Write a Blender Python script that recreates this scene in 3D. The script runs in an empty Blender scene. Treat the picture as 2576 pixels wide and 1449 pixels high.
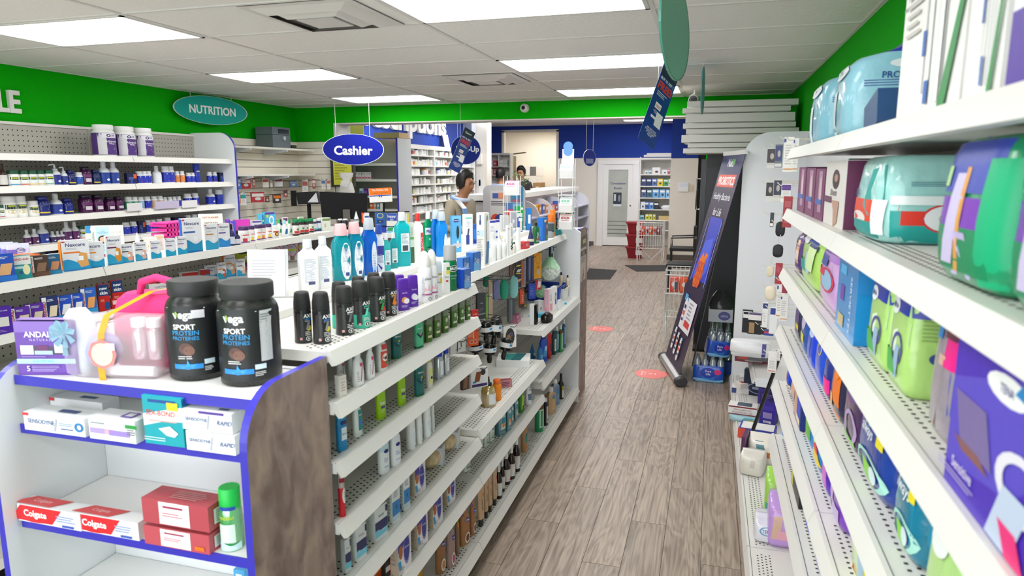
import bpy, math, random
from mathutils import Vector, Matrix
from math import pi, sin, cos, sqrt, radians as rad
random.seed(11)
SC = bpy.context.scene
COL = SC.collection
# ------------------------------------------------------------------ camera
IW, IH, FPX, CAMH = 2576.0, 1449.0, 1720.0, 1.82
VPX, VPY = 1794.0, 432.0                     # vanishing point of the aisle direction
_y = Vector((VPX - IW/2, -(VPY - IH/2), -FPX)).normalized()
_u = Vector((1, 0, 0)).cross(_y).normalized()
if _u.y < 0: _u = -_u
_x = _y.cross(_u)
RM = Matrix((_x, _y, _u))
CAM = Vector((0, 0, CAMH))
cam_d = bpy.data.cameras.new('camera'); cam = bpy.data.objects.new('camera', cam_d); COL.objects.link(cam)
cam_d.sensor_width = 36.0; cam_d.lens = FPX/IW*36.0; cam_d.clip_start = 0.02; cam_d.clip_end = 100
cam.matrix_world = Matrix.Translation(CAM) @ RM.to_4x4()
cam_d.dof.use_dof = True; cam_d.dof.focus_distance = 4.6; cam_d.dof.aperture_fstop = 5.0
SC.camera = cam
# ------------------------------------------------------------------ world, exposure
w = bpy.data.worlds.new('daylight'); SC.world = w; w.use_nodes = True
w.node_tree.nodes['Background'].inputs[0].default_value = (0.93, 0.97, 1.0, 1)
w.node_tree.nodes['Background'].inputs[1].default_value = 3.3
SC.view_settings.view_transform = 'Standard'; SC.view_settings.look = 'None'
SC.view_settings.gamma = 1.0; SC.view_settings.use_curve_mapping = False
SC.view_settings.exposure = 0.22
LAMP = 9.2            # radiance of the ceiling light diffusers
# ------------------------------------------------------------------ measuring helpers (photograph pixel -> place)
V = [0.0, 0.0, 1.0]
LIM = []
def view(x0=0, y0=0, s=1.0): V[:] = [x0, y0, s]
def ray(px, py):
    return RM @ Vector((V[0]+px/V[2]-IW/2, -(V[1]+py/V[2]-IH/2), -FPX))
def onz(px, py, z): d = ray(px, py); return CAM + d*((z-CAMH)/d.z)
def ony(px, py, y): d = ray(px, py); return CAM + d*(y/d.y)
def onx(px, py, x): d = ray(px, py); return CAM + d*(x/d.x)
def mpp(p):           # metres per photo pixel (in the current view) at point p
    c = RM.transposed() @ (Vector(p)-CAM); return -c.z/FPX/V[2]
# ------------------------------------------------------------------ materials
def lin(h):
    h = h.lstrip('#'); o = []
    for i in (0, 2, 4):
        c = int(h[i:i+2], 16)/255.0
        o.append(c/12.92 if c <= .04045 else ((c+.055)/1.055)**2.4)
    return (o[0], o[1], o[2], 1)
MC = {}
def mat(h, rough=.45, metal=0.0, trans=0.0, emis=0.0, coat=0.0, alpha=1.0, bump=0.0, spec=.5):
    k = (h, rough, metal, trans, emis, coat, alpha, bump, spec)
    if k in MC: return MC[k]
    m = bpy.data.materials.new('mat_'+h.strip('#')); m.use_nodes = True
    nt = m.node_tree; b = nt.nodes['Principled BSDF']
    b.inputs['Base Color'].default_value = lin(h); b.inputs['Roughness'].default_value = rough
    b.inputs['Metallic'].default_value = metal; b.inputs['Specular IOR Level'].default_value = spec
    if trans: b.inputs['Transmission Weight'].default_value = trans; b.inputs['IOR'].default_value = 3.3
    if emis: b.inputs['Emission Color'].default_value = lin(h); b.inputs['Emission Strength'].default_value = emis
    if coat: b.inputs['Coat Weight'].default_value = coat; b.inputs['Coat Roughness'].default_value = .08
    if alpha < 1: b.inputs['Alpha'].default_value = alpha
    # faint procedural variation so that no surface is perfectly flat
    n = nt.nodes.new('ShaderNodeTexNoise'); n.inputs['Scale'].default_value = 60 if not bump else 35
    tc = nt.nodes.new('ShaderNodeTexCoord'); nt.links.new(tc.outputs['Object'], n.inputs['Vector'])
    if bump:
        bp = nt.nodes.new('ShaderNodeBump'); bp.inputs['Strength'].default_value = bump; bp.inputs['Distance'].default_value = .01
        nt.links.new(n.outputs['Fac'], bp.inputs['Height']); nt.links.new(bp.outputs['Normal'], b.inputs['Normal'])
    else:
        mr = nt.nodes.new('ShaderNodeMapRange'); mr.inputs['To Min'].default_value = max(.02, rough-.05); mr.inputs['To Max'].default_value = min(1, rough+.05)
        nt.links.new(n.outputs['Fac'], mr.inputs['Value']); nt.links.new(mr.outputs['Result'], b.inputs['Roughness'])
    MC[k] = m; return m
def M_(c, **k): return c if not isinstance(c, str) else mat(c, **k)
def noisemat(name, c1, c2, scale, rough=.6, stretch=(1, 1, 1), detail=6, bump=0.0, c3=None, distort=0.0):
    m = bpy.data.materials.new(name); m.use_nodes = True; nt = m.node_tree; b = nt.nodes['Principled BSDF']
    tc = nt.nodes.new('ShaderNodeTexCoord'); mp = nt.nodes.new('ShaderNodeMapping'); mp.inputs['Scale'].default_value = stretch
    n = nt.nodes.new('ShaderNodeTexNoise'); n.inputs['Scale'].default_value = scale; n.inputs['Detail'].default_value = detail
    n.inputs['Distortion'].default_value = distort
    r = nt.nodes.new('ShaderNodeValToRGB'); r.color_ramp.elements[0].position = .35; r.color_ramp.elements[1].position = .68
    r.color_ramp.elements[0].color = lin(c1); r.color_ramp.elements[1].color = lin(c2)
    if c3: e = r.color_ramp.elements.new(.5); e.color = lin(c3)
    L = nt.links.new
    L(tc.outputs['Object'], mp.inputs['Vector']); L(mp.outputs['Vector'], n.inputs['Vector']); L(n.outputs['Fac'], r.inputs['Fac'])
    L(r.outputs['Color'], b.inputs['Base Color']); b.inputs['Roughness'].default_value = rough
    if bump:
        bp = nt.nodes.new('ShaderNodeBump'); bp.inputs['Strength'].default_value = bump; bp.inputs['Distance'].default_value = .004
        L(n.outputs['Fac'], bp.inputs['Height']); L(bp.outputs['Normal'], b.inputs['Normal'])
    return m
def woodmat():
    m = bpy.data.materials.new('plank_wood'); m.use_nodes = True; nt = m.node_tree; b = nt.nodes['Principled BSDF']; L = nt.links.new
    N = nt.nodes.new
    tc = N('ShaderNodeTexCoord'); oi = N('ShaderNodeObjectInfo')
    add = N('ShaderNodeVectorMath'); add.operation = 'ADD'; cmb = N('ShaderNodeCombineXYZ')
    mu = N('ShaderNodeMath'); mu.operation = 'MULTIPLY'; mu.inputs[1].default_value = 37.0
    L(oi.outputs['Random'], mu.inputs[0]); L(mu.outputs[0], cmb.inputs['X']); L(mu.outputs[0], cmb.inputs['Y'])
    L(tc.outputs['Object'], add.inputs[0]); L(cmb.outputs[0], add.inputs[1])
    mp = N('ShaderNodeMapping'); mp.inputs['Scale'].default_value = (5.0, .75, 1); L(add.outputs[0], mp.inputs['Vector'])
    n1 = N('ShaderNodeTexNoise'); n1.inputs['Scale'].default_value = 1.6; n1.inputs['Detail'].default_value = 3; n1.inputs['Distortion'].default_value = .6
    L(mp.outputs[0], n1.inputs['Vector'])
    sn = N('ShaderNodeMath'); sn.operation = 'MULTIPLY'; sn.inputs[1].default_value = 62.0; L(n1.outputs['Fac'], sn.inputs[0])
    s2 = N('ShaderNodeMath'); s2.operation = 'SINE'; L(sn.outputs[0], s2.inputs[0])
    mp2 = N('ShaderNodeMapping'); mp2.inputs['Scale'].default_value = (70, 2.0, 1); L(add.outputs[0], mp2.inputs['Vector'])
    n2 = N('ShaderNodeTexNoise'); n2.inputs['Scale'].default_value = 1.0; n2.inputs['Detail'].default_value = 4; L(mp2.outputs[0], n2.inputs['Vector'])
    mr = N('ShaderNodeMapRange'); mr.inputs['From Min'].default_value = -1; L(s2.outputs[0], mr.inputs['Value'])
    mx = N('ShaderNodeMath'); mx.operation = 'MULTIPLY_ADD'; mx.inputs[1].default_value = .22; L(mr.outputs[0], mx.inputs[0]); L(n2.outputs['Fac'], mx.inputs[2])
    r = N('ShaderNodeValToRGB'); r.color_ramp.elements[0].position = .33; r.color_ramp.elements[1].position = .95
    r.color_ramp.elements[0].color = lin('7a6a5d'); r.color_ramp.elements[1].color = lin('bcaa99'); e = r.color_ramp.elements.new(.6); e.color = lin('a08f80')
    L(mx.outputs[0], r.inputs['Fac'])
    hv = N('ShaderNodeHueSaturation'); m3 = N('ShaderNodeMapRange'); m3.inputs['To Min'].default_value = .9; m3.inputs['To Max'].default_value = 1.1
    L(oi.outputs['Random'], m3.inputs['Value']); L(m3.outputs[0], hv.inputs['Value']); L(r.outputs['Color'], hv.inputs['Color'])
    L(hv.outputs['Color'], b.inputs['Base Color']); b.inputs['Roughness'].default_value = .42
    return m
# ------------------------------------------------------------------ mesh builder
ORG = {}
class MB:
    def __init__(s): s.v = []; s.f = []; s.mi = []; s.sm = []; s.mats = []
    def slot(s, m, **k):
        m = M_(m, **k)
        if m not in s.mats: s.mats.append(m)
        return s.mats.index(m)
    def add(s, vs, fs, m, smooth=False):
        i = len(s.v); k = s.slot(m); s.v += [tuple(v) for v in vs]
        for f in fs: s.f.append([i+j for j in f]); s.mi.append(k); s.sm.append(smooth)
        return s
    def box(s, x0, y0, z0, x1, y1, z1, m):
        return s.add([(x0, y0, z0), (x1, y0, z0), (x1, y1, z0), (x0, y1, z0), (x0, y0, z1), (x1, y0, z1), (x1, y1, z1), (x0, y1, z1)],
                     [(3, 2, 1, 0), (4, 5, 6, 7), (0, 1, 5, 4), (1, 2, 6, 5), (2, 3, 7, 6), (3, 0, 4, 7)], m)
    def hexa(s, pts, m):    # 8 corners, bottom 4 then top 4
        return s.add(pts, [(3, 2, 1, 0), (4, 5, 6, 7), (0, 1, 5, 4), (1, 2, 6, 5), (2, 3, 7, 6), (3, 0, 4, 7)], m)
    def rings(s, rg, m, smooth=True, cap=(1, 1)):
        n = len(rg[0]); vs = [p for r in rg for p in r]; fs = []
        for i in range(len(rg)-1):
            for j in range(n): fs.append((i*n+j, i*n+(j+1) % n, (i+1)*n+(j+1) % n, (i+1)*n+j))
        s.add(vs, fs, m, smooth)
        if cap[0]: s.add(rg[0], [tuple(range(n-1, -1, -1))], m)
        if cap[1]: s.add(rg[-1], [tuple(range(n))], m)
        return s
    def tube(s, pts, r, m, n=6, close=False):
        pts = [Vector(p) for p in pts]; rg = []; k = len(pts)
        for i, p in enumerate(pts):
            a = pts[(i-1) % k] if (i or close) else p; b = pts[(i+1) % k] if (i < k-1 or close) else p
            t = (b-a).normalized(); u = t.cross(Vector((0, 0, 1)))
            if u.length < .05: u = t.cross(Vector((1, 0, 0)))
            u.normalize(); w_ = t.cross(u)
            rg.append([p + (u*cos(2*pi*j/n)+w_*sin(2*pi*j/n))*r for j in range(n)])
        if close: rg.append(rg[0])
        return s.rings(rg, m, n > 5, (not close, not close))
    def prism(s, poly, fn, m, smooth=False):   # poly: 2D points; fn(u, v, t) -> 3D with t 0/1
        n = len(poly); a = [fn(p[0], p[1], 0) for p in poly]; b = [fn(p[0], p[1], 1) for p in poly]
        s.add(a, [tuple(range(n-1, -1, -1))], m); s.add(b, [tuple(range(n))], m)
        return s.add(a+b, [(i, (i+1) % n, n+(i+1) % n, n+i) for i in range(n)], m, smooth)
    def lathe(s, prof, m, c=(0, 0, 0), n=16, smooth=True, cap=(1, 1)):
        return s.rings([[(c[0]+r*cos(2*pi*j/n), c[1]+r*sin(2*pi*j/n), c[2]+z) for j in range(n)] for z, r in prof], m, smooth, cap)
    def mesh(s, name, off=(0, 0, 0)):
        me = bpy.data.meshes.new(name)
        me.from_pydata([(v[0]-off[0], v[1]-off[1], v[2]-off[2]) for v in s.v], [], s.f)
        for m in s.mats: me.materials.append(m)
        me.polygons.foreach_set('material_index', s.mi); me.polygons.foreach_set('use_smooth', s.sm)
        me.update(); return me
    def part(s, name, parent, kind=None, label=None):      # world coordinates -> child of parent
        off = ORG.get(parent, (0, 0, 0)); o = link(name, s.mesh(name, off), parent)
        if parent in ORG: ORG[o] = off
        if kind: o['kind'] = kind
        if label: o['label'] = label
        return o
    def thing(s, name, label, cat, group=None, kind=None, loc=None):
        if loc is None:
            xs = [v[0] for v in s.v]; ys = [v[1] for v in s.v]
            loc = ((min(xs)+max(xs))/2, (min(ys)+max(ys))/2, min(v[2] for v in s.v))
        o = link(name, s.mesh(name, loc)); o.location = loc; ORG[o] = tuple(loc); tag(o, label, cat, group, kind); return o
def link(name, me=None, parent=None):
    o = bpy.data.objects.new(name, me); COL.objects.link(o)
    if parent: o.parent = parent
    return o
def tag(o, label=None, cat=None, group=None, kind=None):
    if label: o['label'] = label
    if cat: o['category'] = cat
    if group: o['group'] = group
    if kind: o['kind'] = kind
    return o
def empty(name, label, cat, loc, group=None):
    o = link(name); o.location = loc; ORG[o] = tuple(loc); o.empty_display_size = .05; return tag(o, label, cat, group)
def struct(name, mb, parent=None, label=None):
    o = link(name, mb.mesh(name), parent)
    if not parent: o['kind'] = 'structure'
    if label: o['label'] = label
    return o
ORD = 'first second third fourth fifth sixth seventh eighth ninth tenth eleventh twelfth thirteenth fourteenth fifteenth sixteenth seventeenth eighteenth nineteenth twentieth'.split()
# ------------------------------------------------------------------ text
TX = {}
def text2d(s, bold=.0, shear=0.0):
    k = (s, bold, shear)
    if k in TX: return TX[k]
    cu = bpy.data.curves.new('t', 'FONT'); cu.body = s; cu.resolution_u = 3 if len(s) < 16 else 2; cu.offset = bold; cu.shear = shear; cu.space_line = .95; cu.align_x = 'CENTER'
    o = bpy.data.objects.new('t', cu); me = bpy.data.meshes.new_from_object(o)
    vs = [(v.co.x, v.co.y) for v in me.vertices]; fs = [list(p.vertices) for p in me.polygons]
    bpy.data.objects.remove(o); bpy.data.curves.remove(cu); bpy.data.meshes.remove(me)
    x0 = min(v[0] for v in vs); x1 = max(v[0] for v in vs); y0 = min(v[1] for v in vs); y1 = max(v[1] for v in vs)
    TX[k] = ([((v[0]-x0)/(x1-x0), (v[1]-y0)/(y1-y0)) for v in vs], fs, (x1-x0)/(y1-y0)); return TX[k]
# ------------------------------------------------------------------ product shapes: stacked rings (z, half width, half depth, squareness)
def sgn(a): return -1 if a < 0 else 1
class Loft:
    def __init__(s, prof): s.p = prof
    def at(s, z):
        p = s.p
        if z <= p[0][0]: return p[0][1:]
        for a, b in zip(p, p[1:]):
            if z <= b[0]:
                t = (z-a[0])/max(1e-6, b[0]-a[0]); return tuple(a[i]+(b[i]-a[i])*t for i in (1, 2, 3))
        return p[-1][1:]
    def ring(s, z, a, b, n, k, e=0):
        o = []
        for j in range(k):
            t = 2*pi*(j+.5)/k; c = cos(t); q = sin(t)
            o.append(((a+e)*sgn(c)*abs(c)**(2/n), (b+e)*sgn(q)*abs(q)**(2/n), z))
        return o
    def mesh(s, mb, m, k=16, smooth=True):
        return mb.rings([s.ring(p[0], p[1], p[2], p[3], k) for p in s.p], m, smooth)
    def band(s, mb, z0, z1, m, k=16, e=.0006, nz=3):
        zs = sorted(set([z0, z1]+[z0+(z1-z0)*i/nz for i in range(1, nz)]+[p[0] for p in s.p if z0 < p[0] < z1]))
        return mb.rings([s.ring(z, *s.at(z), k, e) for z in zs], m, True, (0, 0))
    def map(s, face, u, v, e):
        a, b, n = s.at(v)
        if face in 'FB':
            u = max(-.985*a, min(.985*a, u)); y = b*(1-abs(u/a)**n)**(1/n)+e
            return (u, -y, v) if face == 'F' else (-u, y, v)
        u = max(-.985*b, min(.985*b, u)); x = a*(1-abs(u/b)**n)**(1/n)+e
        return (x, u, v) if face == 'R' else (-x, -u, v)
    def half(s, face, v): a, b, n = s.at(v); return a if face in 'FB' else b
class Box:
    def __init__(s, w_, d, h): s.w, s.d, s.h = w_, d, h; s.p = [(0,), (h,)]
    def mesh(s, mb, m): return mb.box(-s.w/2, -s.d/2, 0, s.w/2, s.d/2, s.h, m)
    def map(s, f, u, v, e):
        return {'F': (u, -s.d/2-e, v), 'B': (-u, s.d/2+e, v), 'R': (s.w/2+e, u, v), 'L': (-s.w/2-e, -u, v), 'T': (u, v-s.d/2, s.h+e)}[f]
    def half(s, f, v): return s.d/2 if f in 'RL' else s.w/2
def prims(mb, sh, H, pr, curved):
    """flat print conforming to a product's surface. Each entry: (face+kind, centre u -1..1, centre v 0..1, width 0..1, height 0..1, colour, ...)"""
    e = .0005
    for q in pr:
        f, kd = q[0][0], q[0][1]; HH = sh.d if (f == 'T') else H
        e += .00025; cz = q[2]*HH; hw = sh.half(f, cz); e = max(e, .016*hw) if curved else e; cu = q[1]*hw; w_ = q[3]*2*hw; h = q[4]*HH; m = M_(q[5], rough=.4)
        nx = 8 if curved else 1; nz = 4 if curved else 1
        def grid(fn, m=m):
            vs = [fn(i/nx, j/nz) for j in range(nz+1) for i in range(nx+1)]
            mb.add([sh.map(f, a, b, e) for a, b in vs], [(j*(nx+1)+i, j*(nx+1)+i+1, (j+1)*(nx+1)+i+1, (j+1)*(nx+1)+i) for j in range(nz) for i in range(nx)], m, curved)
        if kd == '#': grid(lambda s, t: (cu+w_*(s-.5), cz+h*(t-.5)))
        elif kd == '/':  # slanted rectangle; q[6] shift of the top edge in widths
            sk = q[6] if len(q) > 6 else .3; grid(lambda s, t: (cu+w_*(s-.5+sk*(t-.5)), cz+h*(t-.5)))
        elif kd == 'w':  # lower area with a wavy upper edge
            nx = 10; grid(lambda s, t: (cu+w_*(s-.5), cz-h/2+t*h*(1+.22*sin(s*6.3+.6))/1.1))
        elif kd == 'o':
            n = 14; pts = [(cu, cz)]+[(cu+w_/2*cos(2*pi*i/n), cz+h/2*sin(2*pi*i/n)) for i in range(n)]
            mb.add([sh.map(f, a, b, e) for a, b in pts], [(0, 1+i, 1+(i+1) % n) for i in range(n)], m)
        elif kd == 'r':  # ring
            n = 18; k = q[6] if len(q) > 6 else .7
            pts = [(cu+w_/2*r*cos(2*pi*i/n), cz+h/2*r*sin(2*pi*i/n)) for r in (1, k) for i in range(n)]
            mb.add([sh.map(f, a, b, e) for a, b in pts], [(i, (i+1) % n, n+(i+1) % n, n+i) for i in range(n)], m)
        elif kd == 'p':  # polygon q[6] in the unit square of the given rectangle
            mb.add([sh.map(f, cu+w_*(a-.5), cz+h*(b-.5), e) for a, b in q[6]], [tuple(range(len(q[6])))], m)
        elif kd == '=':  # lines of small print
            n = q[6]
            for i in range(n):
                z0 = cz+h/2-h*(i+.7)/n; l = w_*(1 if n == 1 else random.uniform(.62, 1))
                mb.add([sh.map(f, a, b, e) for a, b in ((cu-w_/2, z0), (cu-w_/2+l, z0), (cu-w_/2+l, z0+h/n*.42), (cu-w_/2, z0+h/n*.42))], [(0, 1, 2, 3)], m)
        elif kd == 't':  # text q[6]; options q[7]: dict(b=bold, s=shear, r=1 for vertical, x=1 stretch)
            o = q[7] if len(q) > 7 else {}; vs, fs, ar = text2d(q[6], o.get('b', .012), o.get('s', 0))
            tw, th = (h, w_) if o.get('r') else (w_, h)
            if not o.get('x'):
                if tw/th > ar: tw = th*ar
                else: th = tw/ar
            if o.get('r'): P = [(cu-(b-.5)*th, cz+(a-.5)*tw) for a, b in vs]
            else: P = [(cu+(a-.5)*tw, cz+(b-.5)*th) for a, b in vs]
            if o.get('r') == -1: P = [(cu+(b-.5)*th, cz-(a-.5)*tw) for a, b in vs]
            mb.add([sh.map(f, a, b, e+.0002) for a, b in P], fs, m)
PC = {}
def proto(name, cat, parts): return (name, cat, parts)     # parts: [(part name, mesh, parent index or None)]
def stamp(pr, loc, rz=0.0, label=None, group=None, tilt=None):
    name, cat, parts = pr; os = []
    for i, (n, me, pi_) in enumerate(parts):
        o = link(name if i == 0 else n, me, os[pi_] if i else None); os.append(o)
    r = os[0]; r.location = loc; r.rotation_euler = (tilt[0], tilt[1], rz) if tilt else (0, 0, rz)
    tag(r, label, cat, group); return r
def box(w_, d, h, col, pr=(), name='carton', cat='box', side=None, rough=.4):
    sh = Box(w_, d, h); mb = MB(); sh.mesh(mb, M_(col, rough=rough)); P = [(name, mb.mesh(name), None)]
    if pr: q = MB(); prims(q, sh, h, pr, False); P.append(('printed_design', q.mesh('printed_design'), 0))
    return proto(name, cat, P)
# normalised silhouettes: body ring list (z, half width) up to the neck, then the cap list
SHP = {
 'pill':  ([(0, .9), (.02, .98), (.05, 1), (.68, 1), (.76, .9), (.8, .74)], [(.8, .8), (.81, .82), (.98, .82), (1, .76)], 2, 2),
 'jar':   ([(0, .92), (.03, 1), (.62, 1), (.72, .96), (.78, .84)], [(.78, .9), (.8, .92), (.97, .92), (1, .86)], 2, 2),
 'tub':   ([(0, .93), (.02, 1), (.72, 1), (.79, .93), (.835, .8), (.85, .8)], [(.85, .86), (.86, .88), (.98, .88), (1, .85)], 2, 2),
 'spray': ([(0, .93), (.015, 1), (.6, 1), (.65, .97), (.66, .9)], [(.66, .97), (.67, .98), (.8, .96), (.96, .84), (.985, .78), (1, .6)], 2, 2),
 'aero':  ([(0, .93), (.015, 1), (.62, 1), (.68, .9)], [(.68, .93), (.7, .94), (.985, .92), (1, .86)], 2, 2),
 'dome':  ([(0, .93), (.015, 1), (.58, 1), (.66, .9), (.69, .8)], [(.69, .84), (.74, .86), (.86, .78), (.94, .58), (.985, .3), (1, .08)], 2, 2),
 'mouth': ([(0, .9), (.02, 1), (.3, .9), (.45, .92), (.62, 1), (.7, .88), (.78, .62), (.8, .6)], [(.8, .64), (.81, .68), (.98, .56), (1, .52)], 4, 2),
 'flat':  ([(0, .93), (.02, 1), (.6, 1), (.74, .94), (.8, .55), (.84, .42)], [(.84, .46), (.85, .48), (.98, .44), (1, .4)], 4, 2),
 'sham':  ([(0, .88), (.02, .95), (.2, 1), (.7, .97), (.83, .8), (.86, .62)], [(.86, .64), (.87, .66), (.98, .62), (1, .5)], 2.6, 2),
 'conic': ([(0, .8), (.03, .95), (.3, 1), (.7, .8), (.8, .5), (.84, .42)], [(.84, .46), (.86, .48), (.98, .42), (1, .36)], 2.4, 2),
 'stick': ([(0, .9), (.02, .98), (.12, 1), (.62, 1), (.66, .97)], [(.66, 1), (.68, 1), (.86, .97), (.94, .86), (.985, .6), (1, .3)], 2.8, 2.6),
 'gel':   ([(0, .94), (.02, 1), (.66, 1), (.7, 1)], [(.7, .97), (.72, .98), (.94, .94), (.985, .86), (1, .7)], 3.6, 3.6),
 'bar':   ([(0, .95), (.01, 1), (.74, 1), (.76, .98)], [(.76, 1), (.77, 1), (.97, .98), (1, .93)], 6, 6),
 'tubeup':([(0, .62), (.01, .66), (.16, .68), (.17, .68)], [(.17, .72), (.2, .8), (.6, .95), (.97, 1), (1, 1)], 2.2, 3),
 'tall':  ([(0, .93), (.02, 1), (.52, 1), (.62, .86), (.72, .42), (.76, .36)], [(.76, .42), (.77, .44), (.98, .42), (1, .38)], 2, 2),
 'pumpb': ([(0, .93), (.02, 1), (.5, 1), (.62, .86), (.68, .5), (.7, .42)], [(.7, .46), (.71, .5), (.78, .48), (.79, .2), (.9, .2)], 2, 2),
 'cone':  ([(0, .92), (.02, 1), (.26, 1), (.28, .96)], [(.28, .92), (.3, .9), (.6, .52), (.95, .12), (1, .04)], 2, 2),
}
def bottle(kind, w_, h, col, cap='ffffff', k=None, lab=None, pr=(), name='bottle', cat='bottle', rough=.35, trans=0.0, segs=16, caprough=.4, neck=None, metal=0.0, liquid=None, sq=None, spec=.5):
    """kind: silhouette; lab: (z0, z1, colour) wrap-around label; pr: print entries"""
    bd, cp, n, nc = SHP[kind]; a = w_/2
    if sq: n = sq
    if k is None: k = {'mouth': .62, 'flat': .55, 'sham': .62, 'stick': .62, 'gel': .5, 'bar': .5, 'conic': .7, 'tubeup': .6}.get(kind, 1.0)
    body = Loft([(z*h, r*a, r*a*(k if z < .8 or n > 2.3 else 1), n) for z, r in bd])
    capl = Loft([(z*h, r*a, r*a*(k if kind in ('stick', 'gel', 'bar', 'tubeup', 'sham') else 1) if not (kind == 'tubeup' and z > .3) else r*a*(k*(1-z)+.06), nc) for z, r in cp])
    mb = MB(); body.mesh(mb, M_(col, rough=rough, trans=trans, metal=metal, spec=spec), segs); P = [(name, mb.mesh(name), None)]
    cb = MB(); capl.mesh(cb, M_(cap, rough=caprough), segs)
    if kind == 'pumpb': cb.tube([(0, 0, .9*h), (0, 0, .97*h), (-.25*a, 0, .985*h), (-1.1*a, 0, .95*h)], .16*a, M_(cap, rough=.35), 8)
    if kind == 'mouth':
        pass
    P.append(('tube_body' if kind == 'tubeup' else 'cap', cb.mesh('cap'), 0))
    full = Loft(body.p+capl.p) if kind in ('tubeup',) else body
    if lab:
        lb = MB(); full.band(lb, lab[0]*h, lab[1]*h, M_(lab[2], rough=.4), segs); P.append(('label', lb.mesh('label'), 0))
    if pr:
        full = Loft(body.p+[c for c in capl.p if c[0] > body.p[-1][0]])
        q = MB(); prims(q, full, h, pr, True); P.append(('printed_design', q.mesh('printed_design'), 0))
    if liquid:
        lq = MB(); Loft([(z*h, max(.2, r-.06)*a, max(.2, r-.06)*a*k, n) for z, r in bd if z <= .72]).mesh(lq, M_(liquid, rough=.2), segs); P.append(('liquid', lq.mesh('liquid'), 0))
    return proto(name, cat, P)
def bag(w_, d, h, col, pr=(), name='diaper_pack', cat='pack', crimp=True, rough=.28, top=None, sq=5, bulge=.04, seal='side', coat=.5):
    """soft plastic-wrapped pack: rounded block with folded top"""
    a, b = w_/2, d/2; top_h = .86*h if crimp else .97*h
    pf = [(0, a*.86, b*.82, sq), (.03*h, a*.97, b*.96, sq), (.12*h, a*(1+bulge*.4), b*(1+bulge), sq), (.35*h, a*(1+bulge*.2), b*(1+bulge*1.6), sq), (.6*h, a, b*(1+bulge), sq), (top_h-.08*h, a*.99, b*.97, sq)]
    if crimp: pf += [(top_h, a*.97, b*.8, sq), (top_h+.05*h, a*.95, b*.42, sq*.7), (top_h+.09*h, a*.95, b*.1, 4), (h, a*.95, b*.03, 4)]
    else: pf += [(top_h, a*.95, b*.9, sq), (h, a*.86, b*.78, sq)]
    pr = [q for q in pr if q[0][0] != 'T']; sh = Loft(pf); mb = MB(); m = M_(col, rough=rough, coat=coat, bump=.35)
    mb.rings([sh.ring(*p, 28) for p in pf], m, True)
    P = [(name, mb.mesh(name), None)]
    if top:
        tb = MB(); sh.band(tb, top[0]*h, .999*h, M_(top[1], rough=rough, coat=coat), 28, .0007); P.append(('wrapper_top', tb.mesh('wrapper_top'), 0))
    if pr: q = MB(); prims(q, sh, h, pr, True); P.append(('printed_design', q.mesh('printed_design'), 0))
    return proto(name, cat, P)
def viewang(p, rz):   # apparent width factors of an item's width and depth from the camera
    v = Vector((p.x, p.y)).normalized(); r = Vector((v.y, -v.x))
    return abs(r.x*cos(rz)+r.y*sin(rz)), abs(-r.x*sin(rz)+r.y*cos(rz))
def spot(px, py, z=None, y=None, x=None):
    if z is not None and y is None and x is None: return onz(px, py, z)
    p = ony(px, py, y) if y is not None else onx(px, py, x)
    if z is not None: p.z = z
    return p
def limit(*a): LIM[:] = a
def put(fac, px, py, wpx, hpx, rz=pi/2, z=None, y=None, x=None, k=None, label=None, group=None, w=None, h=None, push=.5, dz=0.0):
    """stand a product on a shelf plane where the photograph shows its base; size from its extent in the photograph.
    fac(w, h) -> proto (k: depth/width of a box-like item, None for round ones)"""
    p = spot(px, py, z, y, x); m = mpp(p); W = wpx*m
    if w is None:
        if k is None: w = W; d = W
        else: ca, sa = viewang(p, rz); w = W/(ca+k*sa); d = k*w
    else: d = w*(k or 1)
    dirv = Vector((p.x, p.y, 0)).normalized()
    c = p + dirv*push*max(min(w, d), .01) if (x is None and y is None) else p
    if LIM:
        ca, sa = abs(cos(rz)), abs(sin(rz)); ex = (w*ca+d*sa)/2; ey = (w*sa+d*ca)/2
        c.x = max(LIM[0]+ex, min(LIM[1]-ex, c.x)); c.y = max(LIM[2]+ey, min(LIM[3]-ey, c.y))
    if h is None:
        d_ = ray(px, py-hpx); rr = Vector((c.x, c.y)).length
        h = CAMH + d_.z/Vector((d_.x, d_.y)).length*rr - (p.z if z is None else z)
        if x is not None or y is not None:
            q0 = spot(px, py, None, y, x); q1 = spot(px, py-hpx, None, y, x); h = q1.z-q0.z
        h = max(h, .01)
    pr = fac(round(w, 4), round(h, 4))
    return stamp(pr, (c.x, c.y, (z if z is not None else p.z)+dz), rz, label, group)
# ================================================================== SETTING
GREEN = mat('02a800', rough=.7, spec=.12); LIME = GREEN; CREAM = mat('ece5da', rough=.7); WHITE = mat('efeeec', rough=.5); BLUE = mat('233f98', rough=.7, spec=.2)
SHELFW = mat('e3e1db', rough=.4); PEG = mat('b5b1a8', rough=.5); DARK = mat('1c1b1b', rough=.6); TILE = mat('e2dfd9', rough=.85, bump=.25)
EDGEB = mat('3b35b5', rough=.35); PANELW = mat('e9ebee', rough=.45); BASEB = mat('5f5650', rough=.5)
LAMIN = noisemat('brown_laminate', '7e6860', 'b29a8a', 16, .45, (1, 1, .55), 9, c3='98827a', distort=.6)
WOOD = woodmat()
CX0, CX1, CZ, YB = -5.05, .74, 2.6, 7.67
fl = struct('floor', MB().box(-7, -2.5, -.12, .76, 21, -.004, mat('4e453e', rough=.6)))
pl = MB().box(-.0888, -.6085, -.004, .0888, .6085, 0, WOOD).mesh('plank'); k = 0
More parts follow.
